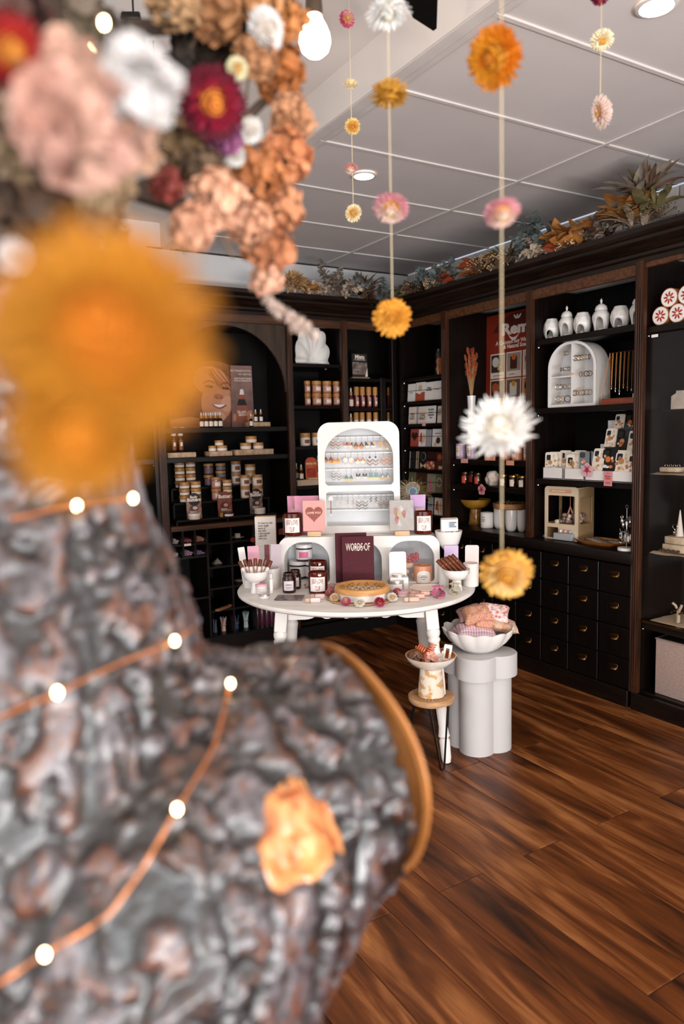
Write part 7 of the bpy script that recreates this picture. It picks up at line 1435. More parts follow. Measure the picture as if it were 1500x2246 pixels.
part('base', MB().lathe([(0, 0), (r, 0), (r, .012), (r*.97, .014), (0, .014)], 32), WHITE, t); part('rod', MB().tube([(.0, 0, .014), (0, 0, h*.9)], .0025, 6).tube([(.008*math.cos(a), 0, h*.93+.009*math.sin(a)) for a in [2*PI*k/14 for k in range(14)]], .002, 5, closed=True), CHROME, t)
for k in range(4): part('arm', MB().tube([(0, 0, h*(.70 if k < 2 else .38)), (.03*math.cos(k*PI/2+.6), .03*math.sin(k*PI/2+.6), h*(.72 if k < 2 else .40)), (.034*math.cos(k*PI/2+.6), .034*math.sin(k*PI/2+.6), h*(.78 if k < 2 else .46))], .0016, 5), CHROME, t)
for k in range(34):
    a = rnd.uniform(0, 2*PI); q = Vector((.03*math.cos(a)+rnd.uniform(-.008, .008), .03*math.sin(a), h*(.66 if k % 2 else .34)+rnd.uniform(-.01, .015))); W = t.matrix_basis @ q
    g = thing('key_ring', 'silver trinket key-ring in the %s cluster of the wire tree' % ('lower', 'upper')[k % 2], 'key ring', W, rnd.uniform(0, 3), ('lower', 'upper')[k % 2]+' key-rings on the wire tree')
    part('ring', lambda: MB().tube([(.008*math.cos(b), 0, .008*math.sin(b)) for b in [2*PI*j/12 for j in range(12)]], .0013, 4, closed=True), CHROME, g, key='krring'); part('trinket', (lambda: MB().sph((0, 0, -.024), .015, 8, 6, (.7, .5, 1.2))) if k % 3 else (lambda: MB().box(0, 0, -.028, .012, .004, .04, .001)), SILVER if k % 4 else PAPER, g, key=('krt', k % 3 == 0, k % 4 == 0))
# ------------------------------------------------------------------ the display case at the edge of the photograph
CORK = mat('card_tube', 'b5774a', .6, col2='9f6238', scale=20, stretch=(1, 8, 1)); FLR = mat('red_flower_print', 'b0321c', .5)
rT = .5*(1470-1430)*mpp(onx(1450, 690, XF+.05))*1.02
for k, (x, y) in enumerate(((1448, 697), (1476, 660), (1484, 693), (1513, 655), (1520, 689))):
    P = onx(x, y, XF+.05); row = 0 if y > 680 else 1; P.y = onx(1448, 697, XF+.05).y-(k//2 if k % 2 == 0 else k//2+.5)*rT*2.02; P.z = 1.976+rT+row*rT*1.75
    t = thing('card_tube', 'tan card tube with red flower end, %s from the pilaster in the %s row' % (ORD[(k+1)//2 if k % 2 == 0 else k//2], ('lower', 'upper')[row]), 'tube', P, RZR+.0, 'flower ended card tubes')
    part('tube', MB().prism(circ(rT, n=32), 0, .17), CORK, t, recalc=True); part('end_label', MB().prism(circ(rT*.92, n=32), -.001, .001), PAPER, t, recalc=True, smooth=False)
    for j in range(8): a = 2*PI*j/8+.2+k*.5; part('flower_petal_print', MB().prism([(rT*.40*math.cos(a)+rT*.26*math.cos(b)*math.cos(a)-rT*.1*math.sin(b)*math.sin(a), rT*.40*math.sin(a)+rT*.26*math.cos(b)*math.sin(a)+rT*.1*math.sin(b)*math.cos(a)) for b in [2*PI*i/10 for i in range(10)]], -.0018, -.0008), FLR, t, recalc=True, smooth=False)
    part('flower_centre_print', MB().prism(circ(rT*.1, n=10), -.0026, -.0016), PAPER, t, recalc=True, smooth=False)
zb_ = onx(1494, 897, XF+.2).z; part('glass_shelf', MB().box(.85, .2, zb_-.007, 1.66, .34, .01, .002), DIM, bayD, smooth=False)
t = thing('necklace_bust', 'white marbled necklace bust inside the display case', 'bust', onx(1494, 897, XF+.2), RZR); hB = 40*mpp(onx(1494, 897, XF+.2)); part('bust', MB().prism([(-hB*.5, 0), (hB*.5, 0), (hB*.48, hB*.72), (hB*.2, hB*.86), (hB*.18, hB), (-hB*.18, hB), (-hB*.2, hB*.86), (-hB*.48, hB*.72)], -.02, .02), mat('white_marble', 'd8d2cb', .3, col2='b9b2aa', scale=14), t, recalc=True, ang=20)
CLOTHM = mat('crumpled_cream_cloth', 'dccbb5', .9, col2='ccb89f', scale=12, bump=.6, bscale=30)
def cloth(y1, y2, z, label, n=0): solo('cloth', MB().grid(lambda u, v: (XF+.05+.26*v, y1+(y2-y1)*u, z+.004+.008*(noise.noise(Vector((u*9+n, v*5, n)))+.5)+(-.0 if v > 0 else -.004)), 26, 8), CLOTHM, label, 'cloth', recalc=False)
yc = onx(1424, 1040, XF+.05).y
cloth(yc, 1.3, 1.236, 'cream cloth on the upper glass shelf of the display case', 1); cloth(onx(1424, 1200, XF+.05).y, 1.3, .831, 'cream cloth under the stone blocks in the display case', 2); cloth(onx(1420, 1365, XF+.05).y, 1.3, .471, 'cream cloth under the coral stand in the display case', 3)
P, r, h = rround(1452, 1497, 1031, 1044, XF+.1, 1.252); t = thing('stone_dish', 'pale stone dish of rings on the upper cloth of the display case', 'dish', P, RZR); part('dish', MB().box(0, 0, h*.4, r*2, .07, h*.8, .006, seg=2), mat('pale_stone', 'cdbda6', .7, col2='b3a28b', scale=25, bump=.5), t)
for k in range(4): part('ring', MB().tube([(.007*math.cos(b), 0, .007+.007*math.sin(b)) for b in [2*PI*j/12 for j in range(12)]], .0013, 4, closed=True), SILVER, t, (-r*.7+k*r*.45, 0, h*.8))
P, r, h = rround(1462, 1512, 1168, 1203, XF+.12, .846); t = thing('stone_block', 'lower rough pale stone block wound with beads in the display case', 'stone', P, RZR); part('block', MB().box(0, 0, h*.26, r*2.1, .09, h*.5, .006, seg=2), mat('pale_stone', 'cdbda6', .7), t)
for k in range(8): part('bead', lambda: MB().sph((0, 0, 0), .007, 7, 5), mat('brown_bead', '4a3222', .3), t, (-r*1.05+k*r*.25, -.055, .008+.004*(k % 2)), key='bead')
P2_ = P.copy(); P2_.z += h*.52; solo('stone_block', MB().box(0, 0, h*.24, r*1.8, .08, h*.46, .006, seg=2), mat('pale_stone', 'cdbda6', .7), 'upper rough pale stone block under the white cone', 'stone', P2_, RZR)
P3, r3, h3 = rround(1482, 1499, 1111, 1170, XF+.12, P2_.z+h*.48); solo('ring_cone', MB().lathe([(0, 0), (r3, 0), (r3*.9, h3*.1), (r3*.12, h3*.97), (0, h3)], 20), MATTEW, 'slim white ring cone standing on the stone blocks', 'cone', P3)
P, r, h = rround(1474, 1500, 1332, 1375, XF+.12, .482); t = thing('coral_stand', 'branching pale stand hung with trinkets low in the display case', 'stand', P, RZR); part('branches', MB().tube([(0, 0, 0), (0, 0, h*.7)], r*.3, 8).tube([(0, 0, h*.5), (-r*.5, 0, h*.85), (-r*.95, -.01, h)], r*.22, 7).tube([(0, 0, h*.5), (r*.6, 0, h*.95)], r*.22, 7), mat('pale_stone', 'cdbda6', .7), t)
for k in range(5): part('trinket', lambda: MB().sph((0, 0, 0), .006, 7, 5), BRASS, t, (-r+.5*r*k, -.012, h*(.5+.1*(k % 3))), key='ctrk')
P = onx(1480, 1155, XF+.1); solo('keyring', MB().tube([(0, .012*math.cos(b), .012*math.sin(b)) for b in [2*PI*j/14 for j in range(14)]], .002, 5, closed=True).sph((0, 0, -.03), .012, 8, 6).tube([(0, 0, -.012), (0, 0, -.024)], .0015, 4), SILVER, 'round silver key ring hanging beside the white cone', 'key ring', P)
A = onx(1435, 1530, XF+.06); w = A.y-1.55; zt_ = onx(1437, 1398, XF+.06).z
t = thing('fabric_box', 'pale pinkish fabric storage box on the bottom shelf of the display case', 'box', (XF+.06, (A.y+1.55)/2, .1005), RZR); FAB = mat('pinkish_linen', 'b59d92', .95, col2='a98f84', scale=90, bump=.3, bscale=300)
part('box', MB().box(0, .13, (zt_-.1)/2, w, .26, zt_-.1, .006, seg=2), FAB, t); part('seam', MB().box(w*.5-.16, -.001, (zt_-.1)/2, .002, .002, zt_-.11), mat('linen_seam', '94796e', .95), t, smooth=False); part('lid_edge', MB().box(0, .13, zt_-.1-.004, w+.006, .266, .008, .003), FAB, t)
# ================================================================== DRIED FOLIAGE ON TOP OF THE BOOKCASES
rg = random.Random(21)
EUC = mat('eucalyptus_blue_grey', '6f7a78', .7, col2='55605e', scale=25); EUC2 = mat('eucalyptus_taupe', '8a7d70', .7, col2='6c6056', scale=25); OCH = mat('ochre_dry_leaf', 'b07636', .7, col2='8a5626', scale=20); RUSTL = mat('rust_dry_leaf', 'a0421e', .7, col2='7c3016', scale=20); TANP_ = mat('tan_papery_petal', 'cda574', .75, col2='a87d4f', scale=30); BROWN = mat('brown_dry_leaf', '5e4230', .8, col2='42301f', scale=25); BERRY = mat('beige_berry', 'c9a67c', .8); PLUME = mat('pampas_plume', 'd2b186', .9, col2='b8946a', scale=60); CREAML = mat('cream_leaf', 'b9a590', .7); OLIVEL = mat('olive_dry_leaf', '6b6038', .8, col2='52482a', scale=25)
def leaf(b, M, L, w, n=5, bend=.25, mi=0):
    vs = []
    for i in range(n+1):
        u = i/n; ww = w*math.sin(PI*min(1, .06+u*.94))**.7*.5 if u < 1 else w*.03
        y = L*u; z = bend*L*u*(1-u*1.6); vs += [(-ww, y, z+ww*.25), (0, y, z), (ww, y, z+ww*.25)]
    b.add(vs, [(3*i+k, 3*i+k+1, 3*i+k+4, 3*i+k+3) for i in range(n) for k in range(2)], mi, M)
def orient(d, roll=0): return d.to_track_quat('Y', 'Z').to_matrix().to_4x4() @ Ry(roll)
def euc(d, L, n, lw, rnd_=1.0):
    b = MB(); d = d.normalized(); pts = [d*(L*i/6)+Vector((0, 0, -.25*L*(i/6)**2*.4)) for i in range(7)]; b.tube(pts, [.002]*6+[.0008], 5, mi=1)
    for k in range(n):
        u = .2+.8*k/(n-1); p = d*(L*u)+Vector((0, 0, -.1*L*u*u)); a = k*2.4
        s_ = d.orthogonal().normalized(); s2_ = d.cross(s_); q = (s_*math.cos(a)+s2_*math.sin(a)+d*.5).normalized()
        leaf(b, T(*p) @ orient(q, rg.uniform(-1, 1)), lw*rg.uniform(.75, 1.15)*(1.15-.4*u), lw*.85*rnd_, 4, .2)
    return b
def sprayball(n, R_, r):
    b = MB()
    for k in range(n):
        d = Vector((rg.gauss(0, 1), rg.gauss(0, 1), abs(rg.gauss(0, .8))+.1)).normalized(); L = R_*rg.uniform(.6, 1); b.tube([(0, 0, 0), d*L], .0007, 3, mi=1); b.sph(d*L, r, 5, 3)
    return b
def bigleaves(n, L, w, up=.5, out=None):
    b = MB()
    for k in range(n):
        d = Vector((rg.uniform(-1, 1), rg.uniform(-1, 1), rg.uniform(.0, 1)*up+.1)).normalized()
        if out: d = (d+out).normalized()
        leaf(b, orient(d, rg.uniform(-.8, .8)), L*rg.uniform(.7, 1.1), w, 5, .3)
    return b
def protea(R_, n=70):
    b = MB()
    for k in range(n):
        th_ = math.acos(1-1.5*(k+.5)/n); a = k*2.39996; d = Vector((math.sin(th_)*math.cos(a), math.sin(th_)*math.sin(a), math.cos(th_)))
        leaf(b, T(*(d*R_*.4)) @ orient((d+Vector((0, 0, .35))).normalized(), rg.uniform(-.5, .5)), R_*.75, R_*.3, 3, .35)
    return b
def plume(d, L, n=90):
    b = MB(); d = d.normalized()
    for k in range(n):
        u = (k+.5)/n; p = d*(L*u); q = (d*1.6+Vector((rg.uniform(-1, 1), rg.uniform(-1, 1), rg.uniform(-.8, 1)))*.8).normalized(); leaf(b, T(*p) @ orient(q), L*.22*(1.1-.6*u), .006, 2, .1)
    b.tube([(0, 0, 0), d*L], .002, 4); return b
def leafy(t, nm, n, L, w, up, out, m, o):
    """a short twig carrying large leaves, each leaf a piece of its own"""
    tw = part(nm, MB().tube([(0, 0, -.01), (0, 0, L*.25)], .003, 5), STEM, t, o)
    for k in range(n):
        d = (Vector((rg.uniform(-1, 1), rg.uniform(-1, 1), rg.uniform(.0, 1)*up+.1)).normalized()+out).normalized(); s_ = rg.uniform(.75, 1.15)
        def one():
            b = MB(); leaf(b, Matrix.Identity(4), L, w, 5, .3); return b
        q = part('leaf', one, m, tw, (0, 0, L*.2*rg.random()), key=('leaf', nm, round(L, 2), round(w, 2), m.name)); q.rotation_euler = orient(d, rg.uniform(-.8, .8)).to_euler(); q.scale = (s_, s_, s_)
STEM = mat('dry_stem', '6a523a', .8)
def bunch(px, py, plane, items, label, cat='foliage'):
    P = onx(px, py, XF+.0) if plane == 'r' else ony(px, py, YF+.0); P.z = ZT+.141
    t = thing('dried_foliage', label, cat, P, 0, 'dried foliage on the bookcase tops')
    ax_ = Vector((0, -1, 0)) if plane == 'r' else Vector((1, 0, 0)); ou = Vector((-1, 0, 0)) if plane == 'r' else Vector((0, -1, 0))
    items = [i_ for it in items for i_ in ((it,) if it[0] in ('protea', 'plume') else (it, (it[0], it[1]+rg.uniform(-.06, .06), it[2]+rg.uniform(0, .04), it[3]*rg.uniform(.8, 1.1), *it[4:]), (it[0], it[1]+rg.uniform(-.07, .07), it[2]+rg.uniform(.0, .05), it[3]*rg.uniform(.7, 1.1), *it[4:])))]
    for (kind, dx, dz, s_, m, *r_) in items:
        o = ax_*dx+Vector((0, 0, dz))+ou*rg.uniform(-.0, .11)
        if kind == 'euc': d = (ax_*rg.uniform(-1, 1)*1.0+ou*rg.uniform(-.2, .6)+Vector((0, 0, rg.uniform(.35, 1.1)*(r_[0] if r_ else 1)))); part('eucalyptus_sprig', euc(d, s_, 15, .024+s_*.09, 1.05), [m, STEM], t, o)
        elif kind == 'berry': part('berry_spray', sprayball(70, s_, .0045), [m, STEM], t, o)['kind'] = 'stuff'
        elif kind == 'leaf': leafy(t, 'dry_leaf_sprig', 8, s_*1.1, s_*.55, .7, ou*.4, m, o)
        elif kind == 'long': leafy(t, 'long_leaf_sprig', 7, s_*1.1, s_*.28, 1.2, ou*.2, m, o)
        elif kind == 'spike': part('spiky_leaf_cluster', bigleaves(10, s_, s_*.13, 1.6), m, t, o)
        elif kind == 'protea': part('protea_head', protea(s_), m, t, o, rot=(rg.uniform(-.6, .6) if plane == 'r' else .5, rg.uniform(-.6, .1) if plane == 'r' else rg.uniform(-.4, .4), 0))
        elif kind == 'plume': part('pampas_plume', plume(ax_*(r_[0] if r_ else 1)+Vector((0, 0, .05)), s_), m, t, o)
    return t
bunch(925, 650, 'r', [('leaf', -.06, .0, .10, OLIVEL), ('leaf', -.12, .01, .09, EUC2), ('berry', .0, .01, .08, BERRY), ('euc', .05, 0, .11, EUC), ('leaf', .06, 0, .08, BROWN)], 'olive and brown leaf bunch nearest the corner on the right hand bookcases')
bunch(985, 625, 'r', [('euc', -.08, 0, .16, EUC), ('euc', -.03, .01, .17, EUC), ('euc', .03, .01, .15, EUC), ('euc', .08, 0, .13, EUC2), ('leaf', .1, 0, .07, RUSTL), ('berry', -.1, 0, .07, BERRY)], 'blue grey eucalyptus mound second from the corner')
bunch(1060, 605, 'r', [('leaf', -.05, .0, .11, OCH), ('leaf', .0, .01, .10, RUSTL), ('euc', .05, 0, .12, EUC2), ('berry', .06, .01, .09, BERRY), ('euc', -.08, 0, .1, EUC)], 'rust leaf bunch with eucalyptus third from the corner')
bunch(1120, 590, 'r', [('protea', .0, .03, .05, OCH), ('spike', -.02, .03, .13, OLIVEL), ('berry', .02, -.01, .10, BERRY), ('berry', -.05, -.01, .09, BERRY), ('leaf', .06, 0, .08, BROWN)], 'golden banksia bunch with pale berry sprays')
bunch(1190, 575, 'r', [('euc', -.05, 0, .22, EUC, 2.2), ('euc', .0, .01, .25, EUC, 2.6), ('euc', .05, 0, .2, EUC, 2), ('euc', -.02, 0, .15, EUC), ('euc', .03, 0, .12, CREAML, .4), ('euc', -.06, -.01, .12, CREAML, .4), ('euc', .09, -.01, .12, CREAML, .4)], 'tall blue grey eucalyptus sprays rising over the faceted lanterns')
bunch(1280, 553, 'r', [('leaf', -.08, 0, .11, OCH), ('leaf', -.02, 0, .12, OCH), ('leaf', .04, .01, .12, OCH), ('leaf', -.1, .0, .06, RUSTL), ('euc', -.1, -.01, .1, CREAML, .4), ('berry', -.02, .0, .07, BERRY)], 'ochre oak leaf bunch with one red leaf')
bunch(1340, 530, 'r', [('euc', -.05, .02, .13, EUC2), ('euc', .0, .02, .14, EUC), ('euc', .05, .0, .13, EUC2), ('leaf', .02, 0, .09, BROWN), ('euc', .08, .02, .13, EUC)], 'grey hydrangea-like foliage bunch between ochre leaves and the tall bunch')
bunch(1410, 508, 'r', [('protea', .05, .08, .07, BROWN), ('long', .03, .09, .17, EUC2), ('long', .07, .05, .16, OLIVEL), ('leaf', -.05, .05, .13, OCH), ('leaf', -.03, .03, .12, OCH), ('spike', .06, .1, .16, BROWN), ('berry', .03, .03, .1, OLIVEL), ('long', .0, .0, .15, CREAML)], 'tall tangled bunch of long grey leaves and ochre leaves above the display case')
bunch(590, 648, 'b', [('protea', 0, .05, .055, TANP_), ('leaf', 0, .0, .07, TANP_)], 'small papery tan bunch beside the hanging grass sprig')
bunch(640, 645, 'b', [('protea', -.03, .06, .085, TANP_), ('protea', .05, .05, .07, TANP_), ('leaf', .07, 0, .09, OCH)], 'big papery tan protea heads on the back wall bookcases')
bunch(692, 645, 'b', [('plume', -.1, .04, .22, PLUME), ('plume', -.08, .03, .2, PLUME), ('plume', -.08, .055, .19, PLUME), ('euc', .0, 0, .1, CREAML, .4), ('euc', -.06, -.01, .1, CREAML, .4)], 'pampas plume lying sideways on the back wall bookcases')
bunch(745, 650, 'b', [('euc', -.1, .02, .22, EUC2, 2), ('euc', -.05, .02, .17, EUC2), ('euc', .0, .02, .19, EUC2, 1.5), ('euc', .05, .02, .15, EUC), ('euc', .0, -.01, .12, CREAML, .3), ('euc', .08, 0, .14, EUC2), ('leaf', .0, 0, .1, EUC2), ('euc', -.03, 0, .13, CREAML, .3), ('euc', .12, .01, .13, EUC)], 'taupe eucalyptus mass in the middle of the back wall bookcases')
bunch(793, 655, 'b', [('spike', .0, .03, .17, BROWN), ('protea', .03, -.0, .05, BROWN), ('leaf', -.02, 0, .09, BROWN)], 'brown spiky leaf bunch with a banksia head')
bunch(832, 662, 'b', [('euc', -.02, .0, .15, EUC, 1.6), ('euc', .02, 0, .1, EUC, .6), ('berry', .1, .01, .09, EUC2)], 'thin eucalyptus sprig and fine seed spray nearest the corner')
# ================================================================== HANGING STRINGS OF STRAWFLOWERS
STRING = mat('cotton_string', 'cbb795', .8)
def zfor(P, py):
    k = (1123-py)/FL; a = Vector((P.x, P.y, 0))-Vector((CAM.x, CAM.y, 0)); return CAM.z+(k*a.dot(CF)-a.dot(CU))/(CU.z-k*CF.z)
YEL = ('e0a03a', 'e8b048', 'd98a1e'); ORA = ('d98616', 'e0961e', 'c96f10'); CRE = ('efe0bf', 'ecd4a0', 'd9ac5c'); PNK = ('d99aa2', 'ecc9bd', 'e8d3b0'); WHT_ = ('ece9e6', 'f1eeea', 'e3ddd2'); PKC = ('c9577a', 'e0a9a0', 'ecd2a4'); OLD = ('a8741a', 'c08a24', '6b4a1a'); CRIM = ('7a1238', '94204a', 'b04a4a')
def strand(x0, y0, dep, nm, fl):
    P = atd(x0, y0, dep); zc = (ZC if P.x > XB else ZU); zl = None
    for (px, py, rp, cols, d, lb, fine, rings) in fl:
        z = zfor(P, py); Q = Vector((P.x, P.y, z)); s_ = mpp(Q); zl = z if zl is None else min(zl, z)
        off = CR*((px-(750+FL*(Q-CAM).dot(CR)/(Q-CAM).dot(CF)))*s_)
        dv = (CAM-Q).normalized(); side = CR; D = dv*d[0]+side*d[1]+Vector((0, 0, 1))*d[2]
        strawflower(Q+off*.6, rp*s_/1.02, cols, lb, D, 'strawflowers on the '+nm, seed=int(px) % 4, fine=fine, rings=rings, centre='d8cfc0' if rings is SPK else 'c58a2c')
    solo('string', MB().tube([(P.x, P.y, zl), (P.x, P.y, zc)], .0009, 6), STRING, 'thin cotton string of the '+nm, 'string')
SPK = [(26, .2, .95, .17, 2), (26, .2, .9, .16, 14), (24, .2, .8, .16, 28), (20, .18, .7, .15, 44), (16, .14, .55, .13, 60), (10, .1, .4, .11, 76)]
strand(769, 187, 2.35, 'farthest thin strand over the earring case', [(756, 43, 20, PKC, (.7, .3, .3), 'pink edged strawflower at the top of the farthest strand', 3, STRAW), (769, 187, 18, CRE, (.4, 0, .8), 'cream strawflower second down the farthest strand', 3, STRAW), (774, 277, 18.5, ('e8c987', 'e0b060', 'c9862c'), (.9, .1, -.1), 'golden strawflower third down the farthest strand', 3, STRAW), (768, 367, 17.5, PNK, (.2, -.1, -.8), 'pink strawflower fourth down beside the lit downlight', 3, STRAW), (777, 468, 21, CRE, (.8, -.4, .2), 'cream yellow strawflower ending the farthest strand', 3, STRAW)])
strand(857, 452, 1.32, 'middle strand over the mists shelf', [(850, 18, 46, WHT_, (.1, .1, -1), 'pale white strawflower at the top of the middle strand', 3, SPK), (855, 212, 49, OLD, (-.05, 0, 1), 'dark gold strawflower seen from below on the middle strand', 4, CUP), (858, 452, 43, PNK, (.5, -.15, -.85), 'pink and cream strawflower third down the middle strand', 4, STRAW), (859, 697, 45, YEL, (1, 0, -.05), 'round yellow strawflower ending the middle strand in front of the corner', 4, STRAW)])
strand(1100, 463, .98, 'nearest strand in front of the red poster', [(1080, 127, 70, ORA, (.9, -.65, -.1), 'big bright orange strawflower on the nearest strand', 4, STRAW), (1099, 462, 43, PNK, (.5, .2, -.85), 'pink and cream strawflower second down the nearest strand', 4, STRAW), (1095, 945, 76, WHT_, (.7, -.2, .55), 'spiky white strawflower in front of the peach candles', 4, SPK), (1115, 1255, 62, ('e6b45a', 'ecc987', 'e0a848'), (.8, .1, -.4), 'pale yellow strawflower ending the nearest strand before the drawers', 4, STRAW)])
strand(1318, 90, 1.85, 'strand under the larger downlight', [(1315, -8, 22, CRIM, (.2, 0, -1), 'crimson strawflower cut off by the top of the photo', 3, STRAW), (1322, 90, 27, ('e3d3ae', 'e8dcc0', 'd9a84a'), (-.55, 0, .8), 'cream strawflower seen from behind under the larger downlight', 3, STRAW), (1313, 247, 37, ('ecd3c8', 'e9c9bb', 'dfae86'), (.1, .95, .25), 'pale pink strawflower seen edge on at the end of its strand', 3, STRAW)])
# ================================================================== THE PINE TRUNK AND ITS CANOPY OF DRIED FLOWERS
def tube_pts(spec, n=14):
    pts = [(atd(x, y, d), r) for x, y, d, r in spec]; out = []
    for i in range(len(pts)-1):
        for k in range(n):
            u = k/n; u_ = u*u*(3-2*u)*.4+u*.6; out.append((pts[i][0].lerp(pts[i+1][0], u), pts[i][1]*(1-u_)+pts[i+1][1]*u_))
    out.append(pts[-1]); return out
b = MB()
base0 = atd(190, 2500, .74); foot_ = Vector((base0.x, base0.y, -.02))
tk = [(foot_, .30), (Vector((base0.x, base0.y, .4)), .27)]+tube_pts([(190, 2500, .74, .25), (120, 1950, .74, .205), (55, 1400, .72, .165), (20, 1080, .70, .118), (-25, 640, .70, .10), (-60, 200, .72, .085), (-60, -250, .75, .07)])
b.tube([p for p, r in tk], [r for p, r in tk], 40)
E_ = atd(738, 1668, .86); vf = ray(738, 1668).normalized(); vr = (CR-vf*CR.dot(vf)).normalized(); vu = vr.cross(vf); sax = (vr*.893+vu*.449)*.854+vf*.52; sax.normalize()
st_ = tube_pts([(140, 2200, .74, .25), (345, 1900, .76, .225), (530, 1775, .80, .188), (645, 1712, .83, .155)], 6)
st_ = st_+[(st_[-1][0].lerp(E_, k/5), .153-.008*k/5) for k in range(1, 6)]
b.tube([p for p, r in st_], [r for p, r in st_], 40)
me = b.mesh('trunk', [], False); mesh_recalc(me)
tmp = bpy.data.objects.new('tmp', me); C.objects.link(tmp); rm = tmp.modifiers.new('r', 'REMESH'); rm.mode = 'VOXEL'; rm.voxel_size = .0052; sm = tmp.modifiers.new('s', 'SMOOTH'); sm.iterations = 9; sm.factor = .5
dg = bpy.context.evaluated_depsgraph_get(); me2 = bpy.data.meshes.new_from_object(tmp.evaluated_get(dg)); bpy.data.objects.remove(tmp)
import numpy as np
nv = len(me2.vertices); co = np.empty(nv*3); me2.vertices.foreach_get('co', co); co = co.reshape(-1, 3); no = np.empty(nv*3); me2.vertices.foreach_get('normal', no); no = no.reshape(-1, 3)
stB = st_[-1][0]
plate = np.zeros(nv); tone = np.zeros(nv)
for i in range(nv):
    p = Vector(co[i])
    if p.y < -.6: continue
    w_ = noise.noise(p*9)*.3+noise.noise(p*31)*.16+noise.noise(p*70)*.07
    sl = .35*p.x-.35*p.y
    q = Vector((p.x*19+w_*4, p.y*19-w_*3, (p.z+sl)*6+w_*4))
    dist, cells = noise.voronoi(q); e = dist[1]-dist[0]
    k = min(1, max(0, (e-.07)/.13)); k = k*k*(3-2*k)
    d2, c2_ = noise.voronoi(Vector((p.x*60+w_*6, p.y*60, (p.z+sl)*19+w_*4))); e2 = min(1, (d2[1]-d2[0])/.10); lay = .5+.5*noise.noise(Vector(c2_[0])*5.3)
    fl = noise.noise(Vector((p.x*70, p.y*70, p.z*40)))*.5+noise.noise(Vector((p.x*150, p.y*150, p.z*90)))*.3
    step = .5+.5*noise.noise(Vector(cells[0])*3.1)
    plate[i] = k*(.6+.4*e2); tone[i] = .45+.42*noise.noise(Vector(cells[0])*7.7+Vector((3, 1, 2)))+.45*(lay-.5)+fl*.18
    co[i] += no[i]*(k*(.004+.004*step+.006*lay*e2)+fl*.0035-.004)
me2.vertices.foreach_set('co', co.ravel())
for nm, arr in (('plate', plate), ('tone', tone)): at = me2.attributes.new(nm, 'FLOAT', 'POINT'); at.data.foreach_set('value', arr.astype(np.float32))
BARK = bpy.data.materials.new('pine_bark'); BARK.use_nodes = True
def bark_nodes():
    N = BARK.node_tree.nodes; L = BARK.node_tree.links; b = N['Principled BSDF']
    a1 = N.new('ShaderNodeAttribute'); a1.attribute_name = 'plate'; a2 = N.new('ShaderNodeAttribute'); a2.attribute_name = 'tone'
    tc = N.new('ShaderNodeTexCoord'); nz = N.new('ShaderNodeTexNoise'); nz.inputs['Scale'].default_value = 34; nz.inputs['Detail'].default_value = 6; L.new(tc.outputs['Object'], nz.inputs[0])
    ad = N.new('ShaderNodeMath'); ad.operation = 'MULTIPLY_ADD'; ad.inputs[1].default_value = .9; ad.inputs[2].default_value = -.45; L.new(nz.outputs['Fac'], ad.inputs[0])
    sm_ = N.new('ShaderNodeMath'); sm_.operation = 'ADD'; L.new(a2.outputs['Fac'], sm_.inputs[0]); L.new(ad.outputs[0], sm_.inputs[1])
    cr = N.new('ShaderNodeValToRGB'); e = cr.color_ramp.elements; e[0].position = .10; e[0].color = (*hx('17110f'), 1); e[1].position = .92; e[1].color = (*hx('98929a'), 1)
    for p_, c in ((.26, '4a2817'), (.36, '262021'), (.48, '5c5458'), (.58, '5f3520'), (.66, '383133'), (.80, '746d73')): x = e.new(p_); x.color = (*hx(c), 1)
    L.new(sm_.outputs[0], cr.inputs[0])
    mx = N.new('ShaderNodeMix'); mx.data_type = 'RGBA'; mx.inputs[6].default_value = (*hx('0c0a0b'), 1); L.new(a1.outputs['Fac'], mx.inputs[0]); L.new(cr.outputs[0], mx.inputs[7]); L.new(mx.outputs[2], b.inputs['Base Color'])
    b.inputs['Roughness'].default_value = .34; b.inputs['Coat Weight'].default_value = .5; b.inputs['Coat Roughness'].default_value = .18
    n2 = N.new('ShaderNodeTexNoise'); n2.inputs['Scale'].default_value = 150; n2.inputs['Detail'].default_value = 4; L.new(tc.outputs['Object'], n2.inputs[0])
    bp = N.new('ShaderNodeBump'); bp.inputs['Strength'].default_value = .5; bp.inputs['Distance'].default_value = .004; L.new(n2.outputs['Fac'], bp.inputs['Height']); L.new(bp.outputs[0], b.inputs['Normal'])
bark_nodes()
me2.materials.clear(); me2.materials.append(BARK); me2.polygons.foreach_set('use_smooth', [True]*len(me2.polygons)); me2.update()
trunk = bpy.data.objects.new('pine_trunk', me2); C.objects.link(trunk)
trunk['label'] = 'rough grey brown pine trunk with a sawn side stub close to the camera'; trunk['category'] = 'tree trunk'
# sawn face of the stub: a pale, slightly proud disc
q = sax.to_track_quat('Z', 'Y').to_matrix().to_4x4(); RF = .1395
rs = sax; q = rs.to_track_quat('Z', 'Y').to_matrix().to_4x4()
part('sawn_face', MB().lathe([(RF*.95, -.005), (RF*1.0, -.0035), (RF*1.003, -.001), (RF*.995, .001), (RF*.6, .0015), (0, .0015)], 64, warp=lambda a, z, r: 1+.012*math.sin(5*a)), mat('sawn_pine', 'b87a44', .35, col2='8f5626', scale=9, coat=.4), trunk, stB+rs*.012, rot=q.to_euler())
from mathutils.bvhtree import BVHTree
bvh = BVHTree.FromPolygons([tuple(c) for c in co], [tuple(p.vertices) for p in me2.polygons])
def hit(x, y, off=.006):
    d = ray(x, y).normalized(); h = bvh.ray_cast(CAM, d)
    if h[0] is None: return None
    return h[0]-d*off
